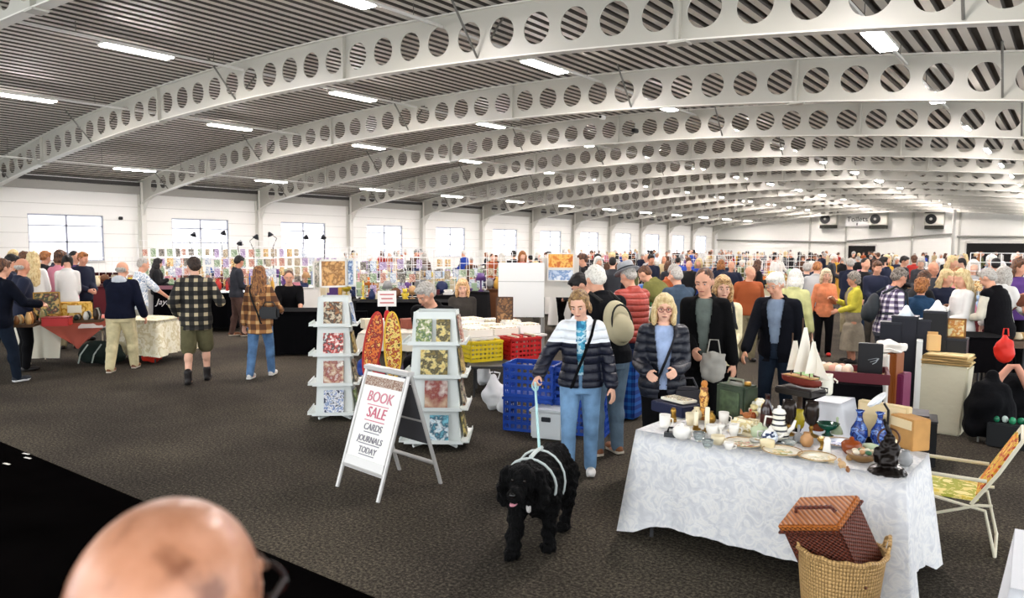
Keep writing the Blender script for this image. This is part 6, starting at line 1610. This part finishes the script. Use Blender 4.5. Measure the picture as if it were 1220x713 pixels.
# black padded coat over a chair
P = fl(1168, 530); t = thing('draped_coat', 'black padded coat draped over a chair, behind the folding garden chair', 'coat', (P.x+.05, P.y+.2, 0), bearing(P)); t.scale = (.82, .82, .95)
m = MB(); cone(m, (0, .05, .72), .07, (0, 0, .50), .20); cone(m, (-.05, 0, .50), .20, (-.16, -.05, .20), .15); cone(m, (.05, 0, .5), .2, (.18, -.02, .18), .14); cone(m, (0, -.05, .45), .2, (0, -.08, .2), .17)
link('coat', remesh(m, .02, [cl('#08090c')], 2, (.04, 6)), t)
for sx in (.11, -.11):
    for sy in (.10, -.10): MB().tube([(sx, sy, .0), (sx, sy, .4)], .012, 6).obj('chair_leg', mat('#a9a9a6', .4), t)
# white sheet corner at bottom right
Fc = fl(1214, 616, .72); Nc = Fc.xy.to_3d()*.78; rr_ = Vector((-Nc.y, Nc.x, 0)).normalized()*-1
A, B = Nc, Nc+rr_*.7
table('table cut off by the bottom right corner', A, B, .72, .72)
cloth('white cloth cut off by the bottom right corner of the picture', A, B, .72, .722, mat('#e2e3e6', .85), drops=(.60, .6, .6, .62), wave=.02, flare=.05)
t = thing('green_tray', 'dark tray of green glass pieces at the right edge', 'tray', fl(1212, 505, .25)+Vector((0, 0, 0)), 0)
MB().box((0, 0, -.12), (.5, .3, .24)).obj('box', mat('#15181a', .6), t, bevel=.01)
for i in range(6): MB().ell((-.18+.07*i, -.05+.04*(i % 2), .03), (.035, .035, .04), 9, 6).obj('glass_piece', mat(['#1d6b4a', '#cfe0d6', '#2f8a5f'][i % 3], .1), t, smooth=True)

# ================================================================ FAR STALLS
OCC = []      # (x, y, radius) of what already stands on the floor
for o in bpy.context.scene.objects:
    if o.type == 'EMPTY' and o.get('category') == 'person': OCC.append((o.location.x, o.location.y, .38))
for o in list(bpy.context.scene.objects):
    if o.get('category') in ('table',):
        tt = [c for c in o.children if c.name.startswith('tabletop')][0]; d = tt.dimensions
        w_, h_ = d.x/2, d.y/2; n_ = max(1, int(round(w_/max(h_, .2))))
        for k in range(n_):
            s_ = (2*k+1-n_)/n_*w_; a = o.rotation_euler.z
            OCC.append((o.location.x+s_*math.cos(a), o.location.y+s_*math.sin(a), h_+.12))
OCC.append((BALD.location.x, BALD.location.y, .5))
def free(x, y, r): return all((x-a)**2+(y-b)**2 > (r+c)**2 for a, b, c in OCC)

PAL = {'white': '#ece9e2', 'cream': '#e0d2ae', 'brown': '#6b4226', 'gold': '#c4963c', 'red': '#a8261d', 'blue': '#2f5fa8', 'dark blue': '#1a2850', 'black': '#131214', 'green': '#3f6b3f', 'orange': '#d2742a', 'grey': '#8b8a88',
       'pink': '#d68c9a', 'tan': '#b98f62', 'purple': '#5a3a78', 'yellow': '#dcc040', 'pale blue': '#a9c4de', 'pale green': '#a9c2a0', 'maroon': '#5a1a20'}
def item_meshes():
    P_ = mat('#dddddd'); D = {}
    D['vase'] = MB().lathe([(.05, 0), (.06, .01), (.09, .09), (.07, .18), (.035, .23), (.05, .27), (.04, .27), (.001, .2)], 12)
    D['jug'] = MB().lathe([(.06, 0), (.08, .06), (.05, .14), (.06, .18), (.05, .18), (.001, .1)], 12).tube([(.06, 0, .15), (.11, 0, .12), (.07, 0, .05)], .01, 5)
    D['plate_on_stand'] = MB().lathe([(.12, 0), (.13, .012), (.05, .006), (.001, .006)], 16, T=Matrix.Translation((0, 0, .15)) @ Matrix.Rotation(1.35, 4, 'X')).box((0, .03, .015), (.12, .10, .03))
    D['book_pile'] = MB().box((0, 0, .025), (.24, .18, .05)).box((.01, 0, .07), (.22, .17, .035), rz=.2).box((0, .01, .11), (.20, .15, .04), rz=-.15)
    D['table_lamp'] = MB().lathe([(.07, 0), (.07, .015), (.02, .03), (.02, .25)], 10).lathe([(.13, .25), (.07, .42), (.06, .42), (.001, .40)], 14)
    D['clock'] = MB().box((0, 0, .03), (.26, .10, .06)).box((0, 0, .14), (.17, .09, .18)).tube([(0, -.05, .15), (0, -.06, .15)], .06, 14)
    D['trinket_box'] = MB().box((0, 0, .05), (.20, .14, .10)).box((0, 0, .11), (.21, .15, .025))
    D['teddy'] = MB().ell((0, 0, .09), (.07, .06, .09), 10, 7).ell((0, -.01, .21), (.06, .055, .055), 10, 7).ell((.045, 0, .26), .022, 7, 5).ell((-.045, 0, .26), .022, 7, 5).ell((.07, -.03, .13), (.025, .03, .05), 7, 5).ell((-.07, -.03, .13), (.025, .03, .05), 7, 5).ell((.04, -.07, .03), (.03, .05, .03), 7, 5).ell((-.04, -.07, .03), (.03, .05, .03), 7, 5)
    D['candlestick'] = MB().lathe([(.06, 0), (.05, .02), (.015, .04), (.025, .12), (.012, .16), (.02, .26), (.03, .28), (.012, .29), (.012, .38)], 10)
    D['picture_frame'] = MB().box((0, 0, .17), (.26, .02, .34)).box((0, -.012, .17), (.20, .012, .28)).box((0, .06, .08), (.02, .12, .02))
    D['bottle'] = MB().lathe([(.035, 0), (.04, .01), (.04, .16), (.014, .21), (.014, .27), (.001, .27)], 10)
    D['bowl'] = MB().lathe([(.04, 0), (.06, .015), (.12, .08), (.11, .08), (.001, .03)], 14)
    D['globe'] = MB().lathe([(.07, 0), (.06, .02), (.012, .03), (.012, .08)], 10).ell((0, 0, .18), .10, 14, 9)
    return {k: v.mesh(k, P_, smooth=k not in ('book_pile', 'clock', 'trinket_box', 'picture_frame')) for k, v in D.items()}
IM = item_meshes(); ITEMS = list(IM)
ICOL = {k: mat(h, .45) for k, h in PAL.items()}
PRINTS = [painted(c, s_*1.6) for c, s_ in ((['#b9a27a', '#5c4a33', '#e0d4b8', '#8a6f4a'], 16), (['#dfe6ec', '#5d7fa8', '#f4f4f2', '#aebfce'], 14), (['#e9c86a', '#c9832f', '#f2e0a8', '#8a5a24'], 12), (['#c96a5a', '#f0dcc8', '#8f3a2e', '#e9b8a0'], 15),
        (['#8fae7f', '#e4ead6', '#4f7048', '#c3d3b0'], 14), (['#3a3634', '#c9c2b4', '#15120f', '#8a8378'], 18), (['#b89ac4', '#efe6f0', '#7f5f95', '#d9c6e0'], 14))]
PRN = ['brown and cream', 'blue and white', 'yellow and orange', 'red and pink', 'green and cream', 'black and white', 'lilac and white']
def grid_rack_mesh(w, h, z0):
    m = MB(); n = int(w/.15); k_ = int(h/.15)
    for i in range(n+1): m.box((-w/2+w*i/n, 0, z0+h/2), (.012, .012, h))
    for j in range(k_+1): m.box((0, 0, z0+h*j/k_), (w, .012, .012))
    return m
def stall(px, D, w, zt, col, where, rows=1, nit=9, rack=0, cards=0, face=0, drop=None, shelf=False):
    n_ = max(1, int(round(w/.75)))
    for _ in range(60):
        P = at_d(px, 300, D); a = bearing(P)+math.radians(face); e = Vector((math.cos(a), math.sin(a), 0))
        if all(free(P.x+e.x*((2*k+1-n_)/n_*w/2), P.y+e.y*((2*k+1-n_)/n_*w/2), .42) for k in range(n_)): break
        D += .3
    if P.x < XL+.7: return
    rz = bearing(P)+math.radians(face); ux = Vector((math.cos(rz), math.sin(rz), 0)); uy = Vector((-ux.y, ux.x, 0))
    c = Vector((P.x, P.y, 0)); dp = .75
    A, B = c-ux*w/2-uy*dp/2, c+ux*w/2-uy*dp/2
    cn = col
    table('stall table %s' % where, A, B, dp, zt, group=None)
    cloth('%s cloth on the stall %s' % (cn, where), A, B, dp, zt+.002, mat(PAL[cn] if cn in PAL else cn, .9), drops=(drop or zt-.04,)*4, wave=.015, flare=.03, n=14)
    for k in range(n_): q = c+ux*((2*k+1-n_)/n_*w/2); OCC.append((q.x, q.y, .5))
    for i in range(nit):
        it = ITEMS[(i*5+int(px)*3) % len(ITEMS)] if random.random() < .5 else random.choice(ITEMS)
        kc = random.choice(list(PAL)); o = bpy.data.objects.new(it, IM[it]); C.objects.link(o); remat(o, ICOL[kc])
        x = -w/2+.14+(w-.28)*(i+.5)/nit+random.uniform(-.03, .03); y = -.17 if i % 2 else .13
        o.location = c+ux*x+uy*y+Vector((0, 0, zt+.009)); o.rotation_euler = (0, 0, rz+random.uniform(-.4, .4)); sc_ = random.uniform(.8, 1.15); o.scale = (sc_,)*3
        tag(o, '%s %s on the stall %s' % (kc, it.replace('_', ' '), where), it.replace('_', ' '))
    if rack:
        t = thing('wire_rack', 'white wire rack of cards %s' % where, 'rack', c+uy*.33+Vector((0, 0, zt+.009)), rz, 'white wire display racks')
        h = rack; grid_rack_mesh(w*.94, h, .03).obj('grid', mat('#efefec', .5), t)
        for sx in (1, -1): MB().box((sx*w*.45, 0, .012), (.04, .20, .024)).obj('foot', mat('#d8d8d4', .5), t)
        for i in range(cards):
            nx = max(3, int(w/.22)); r_ = i//nx; q_ = i % nx
            if .12+.24*r_ > h-.06: break
            x = -w*.43+w*.86*(q_+.5)/nx; z = zt+.16+.25*r_
            pi_ = random.randrange(7); ch, cw = random.uniform(.16, .22), random.uniform(.11, .16)
            b = CARD if (cw, ch) and 'CARD' in globals() else None
            o = bpy.data.objects.new('greeting_card', CARDM); C.objects.link(o); remat(o, PRINTS[pi_])
            o.scale = (cw/.14, 1, ch/.2); o.location = c+uy*.315+ux*x+Vector((0, 0, z+.02)); o.rotation_euler = (0, 0, rz)
            tag(o, '%s card on the wire rack %s' % (PRN[pi_], where), 'card')
CARDM = MB().box((0, 0, 0), (.14, .008, .20)).mesh('greeting_card', PRINTS[0])
ST = [
 (205, 18.5, 1.6, .85, 'white', 'behind the patterned shirt', 9, 1.2, 26, 10),
 (250, 19.0, 1.7, .85, 'black', 'behind the plaid shirt', 9, 1.25, 26, 10),
 (292, 19.5, 1.7, .85, 'white', 'between second and third windows', 10, 1.2, 26, 10),
 (338, 20.0, 1.7, .85, 'white', 'behind the seated stallholder', 9, 1.2, 26, 10),
 (378, 20.8, 1.5, .85, 'cream', 'right of the third window', 8, 1.15, 20, 10),
 (228, 24.5, 2.2, .9, 'grey', 'against the wall, second window', 10, .95, 14, 0),
 (315, 26, 2.2, .9, 'white', 'against the wall near the third column', 9, 1.0, 12, 0),
 (422, 16.5, 1.3, .9, 'black', 'behind the left book rack', 7, 1.0, 15, 0),
 (462, 15.5, 1.4, .9, 'black', 'behind the oval plaques', 7, 1.0, 15, 0),
 (505, 15.6, 1.5, .9, 'black', 'behind the right book rack', 8, .95, 15, 0),
 (548, 16.2, 1.4, .9, 'black', 'behind the blond stallholder', 8, .95, 14, 0),
 (585, 17.5, 1.2, .9, 'brown', 'left of the white board', 8, .9, 10, 0),
 (440, 22, 2.2, .9, 'white', 'under the fourth window', 10, 1.0, 12, 0),
 (500, 25, 2.4, .9, 'cream', 'under the fifth window', 10, 1.0, 12, 0),
 (560, 28, 2.6, .9, 'white', 'under the sixth window', 10, 0, 0, 0),
 (635, 22, 2.0, .9, 'white', 'right behind the white board', 9, .8, 8, 0),
 (700, 19, 1.8, .8, 'white', 'behind the beige backpack', 8, 0, 0, 0),
 (778, 15.5, 1.5, .8, 'white', 'before the slate jacket', 8, 0, 0, 0),
 (720, 27, 2.4, .9, 'cream', 'far behind the felt hat', 9, .9, 10, 0),
 (880, 17.5, 1.6, .8, 'black', 'left of the white-haired man', 8, 0, 0, 0),
 (880, 22, 2.2, .9, 'cream', 'beyond the woman in cream', 9, 1.0, 12, 0),
 (930, 24, 2.2, .9, 'cream', 'beyond the white-haired man', 9, 1.0, 12, 0),
 (835, 26, 2.2, .9, 'tan', 'beyond the man in black', 9, .8, 8, 0),
 (900, 32, 2.6, .9, 'cream', 'in the far middle of the hall', 9, .9, 8, 0),
 (975, 30, 2.4, .9, 'gold', 'beyond the woman in peach', 9, 0, 0, 0),
 (1150, 20, 2.0, .9, 'black', 'beyond the black waistcoat', 9, 0, 0, 0),
 (1200, 16, 1.2, .9, 'maroon', 'behind the seated cap wearer', 7, 1.0, 10, 0),
 (640, 38, 3.0, .9, 'white', 'far off under the tenth window', 8, 0, 0, 0),
 (1060, 26, 2.2, .9, 'tan', 'beyond the checked shirt', 8, 0, 0, 0),
 (125, 21.5, 2.0, .9, 'maroon', 'right of the left window', 9, .7, 8, 0),
]
for (px, D, w, zt, col, where, nit, rk, cards, face) in ST: stall(px, D, w, zt, col, where, nit=nit, rack=rk, cards=cards, face=face)
# black angle lamps rising over the left stalls
def desk_lamp(px, py, D, lab):
    Q = at_d(px, py, D); t = thing('angle_lamp', lab, 'lamp', (Q.x, Q.y, 0), px, 'angle lamps over the left stalls'); z = Q.z; m_ = mat('#191b22', .4)
    MB().tube([(0, 0, 0), (0, 0, z-.35)], .014, 6).obj('pole', m_, t); MB().tube([(0, 0, z-.35), (-.12, 0, z-.1), (.06, 0, z+.03)], .010, 6).obj('arm', m_, t)
    MB().lathe([(.02, .09), (.035, .07), (.09, -.03), (.085, -.03), (.001, .05)], 14, T=Matrix.Translation((.08, 0, z)) @ Matrix.Rotation(.5, 4, 'Y')).obj('shade', m_, t, smooth=True); MB().lathe([(.16, 0), (.16, .02), (.02, .03)], 16).obj('base', m_, t)
for px, py, D, lab in ((228, 280, 22.8, 'dark angle lamp in front of the second window, left'), (264, 278, 22.8, 'dark angle lamp at the right side of the second window'), (285, 290, 21.6, 'dark angle lamp right of the second window'), (302, 283, 22, 'dark angle lamp before the column right of the second window'),
        (325, 280, 23, 'dark angle lamp at the left of the third window'), (364, 283, 23.5, 'dark angle lamp in the middle of the third window'), (386, 283, 23.6, 'dark angle lamp at the right of the third window')):
    desk_lamp(px, py, D, lab)

# ================================================================ THE CROWD
def crowd_template(i, S, hair, garment, t_top, length=None, skin=0):
    t = bpy.data.objects.new('person', None); C.objects.link(t)
    S = dict(S); S.setdefault('h', 1.72); J = skeleton(S); v = .017
    link('body', body_mesh(J, S, v, SKIN[skin]), t)
    if hair: link('hair', hair_mesh(J, hair, .013, BLACKH), t)
    link(garment, top_mesh(J, S, v, BLK, garment, **t_top), t)
    link('trousers', legs_mesh(J, S, v, BLK), t)
    for s_ in 'rl': link('shoe', shoe_mesh(J, s_, v, [BOOT[0]]), t)
    return t
TP = [crowd_template(0, dict(handr='front', handl='front', head=(10, 15, 0)), 'short', 'jacket', dict(t=.03, hem=-.12)),
      crowd_template(1, dict(fem=1, handr='bent', handl='down', head=(-12, 8, 0)), 'bob', 'coat', dict(t=.026, hem=-.3)),
      crowd_template(2, dict(wide=1.1, step=.3, handr='swing', handl='swingb'), 'crop', 'sweater', dict(t=.02, hem=-.08)),
      crowd_template(3, dict(fem=1, handr='chest', handl='front', head=(20, 12, 0)), 'long', 'jacket', dict(t=.028, hem=-.12)),
      crowd_template(4, dict(handr='reach', handl='front', lean=16, head=(0, 20, 0)), 'short', 'shirt', dict(t=.018, hem=-.1)),
      crowd_template(5, dict(fem=1, wide=1.08, step=.2, handr='down', handl='bent'), 'curly', 'cardigan', dict(t=.02, hem=-.14)),
      crowd_template(6, dict(wide=1.12, handr='pocket', handl='pocket', head=(25, 5, 0)), 'fringe_ring', 'jacket', dict(t=.03, hem=-.1)),
      crowd_template(7, dict(fem=1, handr='front', handl='front', head=(0, 25, 0), lean=8), 'tied', 'sweater', dict(t=.02, hem=-.08))]
GAR = ['jacket', 'coat', 'sweater', 'jacket', 'shirt', 'cardigan', 'jacket', 'sweater']
TOPC = {'black': '#101013', 'navy': '#171d33', 'dark grey': '#33353a', 'brown': '#54392a', 'beige': '#c2ae88', 'white': '#e4e2dd', 'red': '#a32a22', 'royal blue': '#1f3f9a', 'olive': '#56582f', 'pink': '#d98a9c', 'teal': '#2f6b72', 'mustard': '#c99a2c', 'light grey': '#a9a9a8', 'purple': '#57377a', 'pale blue': '#9fb9d6', 'rust': '#a4532a'}
TW = [12, 11, 7, 4, 4, 4, 1.6, 2, 2, 1.3, 1.5, .6, 3, .7, 1.6, 1.2]
TM = {k: mat(h, .85) for k, h in TOPC.items()}
HAIRC = {'grey': GREY, 'white': WHITEH, 'dark': BLACKH, 'brown': BROWN, 'blond': BLOND, 'ginger': GINGER}
HW_ = [4, 3, 4, 5, 3, 1]; PANT = [BLK, BLK, JD, JEANS, cl('#3a3a3c'), cl('#8f8468'), cl('#4a4640')]
def place_name(px, D):
    band = [(135, 'by the left window'), (430, 'along the left wall'), (600, 'behind the card racks'), (700, 'beyond the white board'), (800, 'beyond the felt hat'), (880, 'beyond the man in slate'), (965, 'beyond the white-haired man'),
            (1040, 'below the toilets sign'), (1140, 'below the rightmost air unit'), (2000, 'before the dark doorway')]
    b = [n for x, n in band if px < x][0]
    d = 'near' if D < 19 else ('middle' if D < 32 else ('far' if D < 50 else 'furthest'))
    return '%s part of the crowd %s' % (d, b)
used_t = [False]*8; n_crowd = 0
def crowd_person(px, D, h=None, ti=None, topc=None, hairc=None, face=None, py=None):
    global n_crowd
    ti = random.randrange(8) if ti is None else ti
    P = at_d(px, 300, D)
    if py is not None:
        for dd in (0, .3, -.3, .6, -.6, .9, -.9, 1.2, 1.6, 2.0):
            Q = at_d(px, 300, D+dd)
            if free(Q.x, Q.y, .32): D += dd; P = Q; break
    if py is not None: h = max(1.5, min(1.86, at_d(px, py, D).z))
    h = h or random.uniform(1.58, 1.82)
    if used_t[ti]: t = copy_tree(TP[ti])
    else: t = TP[ti]; used_t[ti] = True
    k = h/1.72
    t.location = (P.x, P.y, 0); t.scale = (k, k, k)
    t.rotation_euler = (0, 0, bearing(P)+PI+math.radians(random.choice((0, 30, -40, 90, -90, 150, 180, 200, 120, -120)) if face is None else face))
    tc = topc or random.choices(list(TOPC), TW)[0]; hc = hairc or random.choices(list(HAIRC), HW_)[0]
    for c in t.children:
        n = c.name.split('.')[0]
        if n == 'hair': remat(c, HAIRC[hc])
        elif n == GAR[ti]: remat(c, TM[tc])
        elif n == 'trousers': remat(c, random.choice(PANT))
        elif n == 'body': remat(c, SKIN[random.choice((0, 0, 1, 2, 2))])
    hn = 'balding' if GAR[ti] == 'jacket' and ti == 6 else hc+'-haired'
    tag(t, '%s person in %s %s, %s' % (hn, tc, GAR[ti], place_name(px, D)), 'person')
    OCC.append((P.x, P.y, .24)); n_crowd += 1
    return t
# people one can pick out
for px, py, D, ti, tc, hc, f in ((8, 303, 15.5, 0, 'navy', 'dark', 90), (22, 308, 14.6, 6, 'navy', 'grey', 100), (16, 296, 19, 1, 'light grey', 'blond', 0), (27, 300, 17.2, 3, 'brown', 'brown', 20), (38, 300, 16.3, 3, 'white', 'blond', 160), (50, 293, 18, 0, 'black', 'ginger', 120), (58, 296, 19.5, 4, 'navy', 'dark', 60),
        (70, 296, 17.3, 5, 'pink', 'brown', 150), (78, 303, 16.2, 7, 'white', 'dark', 170), (86, 294, 18.8, 2, 'purple', 'dark', 60), (96, 300, 17.2, 0, 'navy', 'ginger', 30), (185, 308, 20.6, 3, 'black', 'dark', 90),
        (622, 289, 21, 1, 'red', 'ginger', 20), (612, 294, 24, 0, 'black', 'dark', 180), (698, 302, 16.5, 0, 'black', 'brown', -100), (712, 306, 18.6, 1, 'light grey', 'white', 30), (730, 306, 17, 2, 'dark grey', 'dark', 180), (775, 303, 20, 0, 'navy', 'dark', 10), (790, 312, 13.6, 4, 'rust', 'grey', 60),
        (808, 306, 24, 2, 'royal blue', 'dark', 180), (820, 306, 23, 2, 'royal blue', 'brown', 160), (833, 308, 21, 1, 'royal blue', 'blond', 0), (893, 317, 13.8, 6, 'rust', 'grey', 20), (972, 310, 15.5, 4, 'light grey', 'ginger', 170), (962, 313, 17, 0, 'dark grey', 'grey', 170),
        (1014, 308, 19, 0, 'navy', 'grey', 180), (1030, 307, 18, 2, 'black', 'dark', 40), (1045, 311, 16.4, 0, 'navy', 'brown', 10), (1090, 320, 12.8, 4, 'black', 'brown', 140), (1112, 312, 15.5, 6, 'dark grey', 'grey', 10), (1127, 321, 12.9, 3, 'navy', 'blond', 20),
        (1142, 321, 13.4, 5, 'pink', 'ginger', 5), (1133, 302, 19, 3, 'black', 'blond', 30), (1152, 321, 12.2, 3, 'white', 'blond', -60), (1160, 310, 16, 1, 'light grey', 'white', 20), (1188, 308, 16.4, 0, 'black', 'dark', 180), (1196, 318, 13.6, 1, 'white', 'grey', 160), (1182, 303, 21, 5, 'purple', 'white', 0), (1212, 308, 15, 3, 'purple', 'brown', 30),
        (1056, 304, 23, 1, 'mustard', 'blond', 30), (1075, 305, 22, 0, 'black', 'dark', 60), (1098, 306, 20, 7, 'dark grey', 'grey', 0), (655, 300, 26, 0, 'black', 'dark', 0), (745, 303, 24, 5, 'white', 'blond', 0)):
    crowd_person(px, D, None, ti, tc, hc, f, py)
tries = 0
while n_crowd < 268 and tries < 20000:
    tries += 1
    if random.random() < .13: px = random.uniform(400, 650); D = random.uniform(24, 40)
    else: px = random.uniform(640, 1226); D = 15+60*random.random()**1.25
    P = at_d(px, 300, D)
    if P.x < XL+1 or P.y > YEND-1.2: continue
    if D < 19 and 780 < px < 1060: continue
    if not free(P.x, P.y, .33): continue
    crowd_person(px, D)
for i, u_ in enumerate(used_t):
    if not u_:
        for c in list(TP[i].children): bpy.data.objects.remove(c)
        bpy.data.objects.remove(TP[i])
# things whose labels agree are ones nothing tells apart: they share a group
bycount = {}
for o in bpy.context.scene.objects:
    if o.parent is None and 'label' in o: bycount.setdefault(o['label'], []).append(o)
for lab, os_ in bycount.items():
    for o in os_:
        if o.get('category') == 'person' and ' part of the crowd' in lab: o['group'] = lab if len(os_) > 1 else 'people in the crowd'
        elif len(os_) > 1: o['group'] = lab
        elif 'group' not in o and ' on the stall ' in lab: o['group'] = 'goods'+lab[lab.index(' on the stall '):]
        elif 'group' not in o and ' card on the wire rack' in lab: o['group'] = 'cards on the wire rack'+lab.split('wire rack')[1]
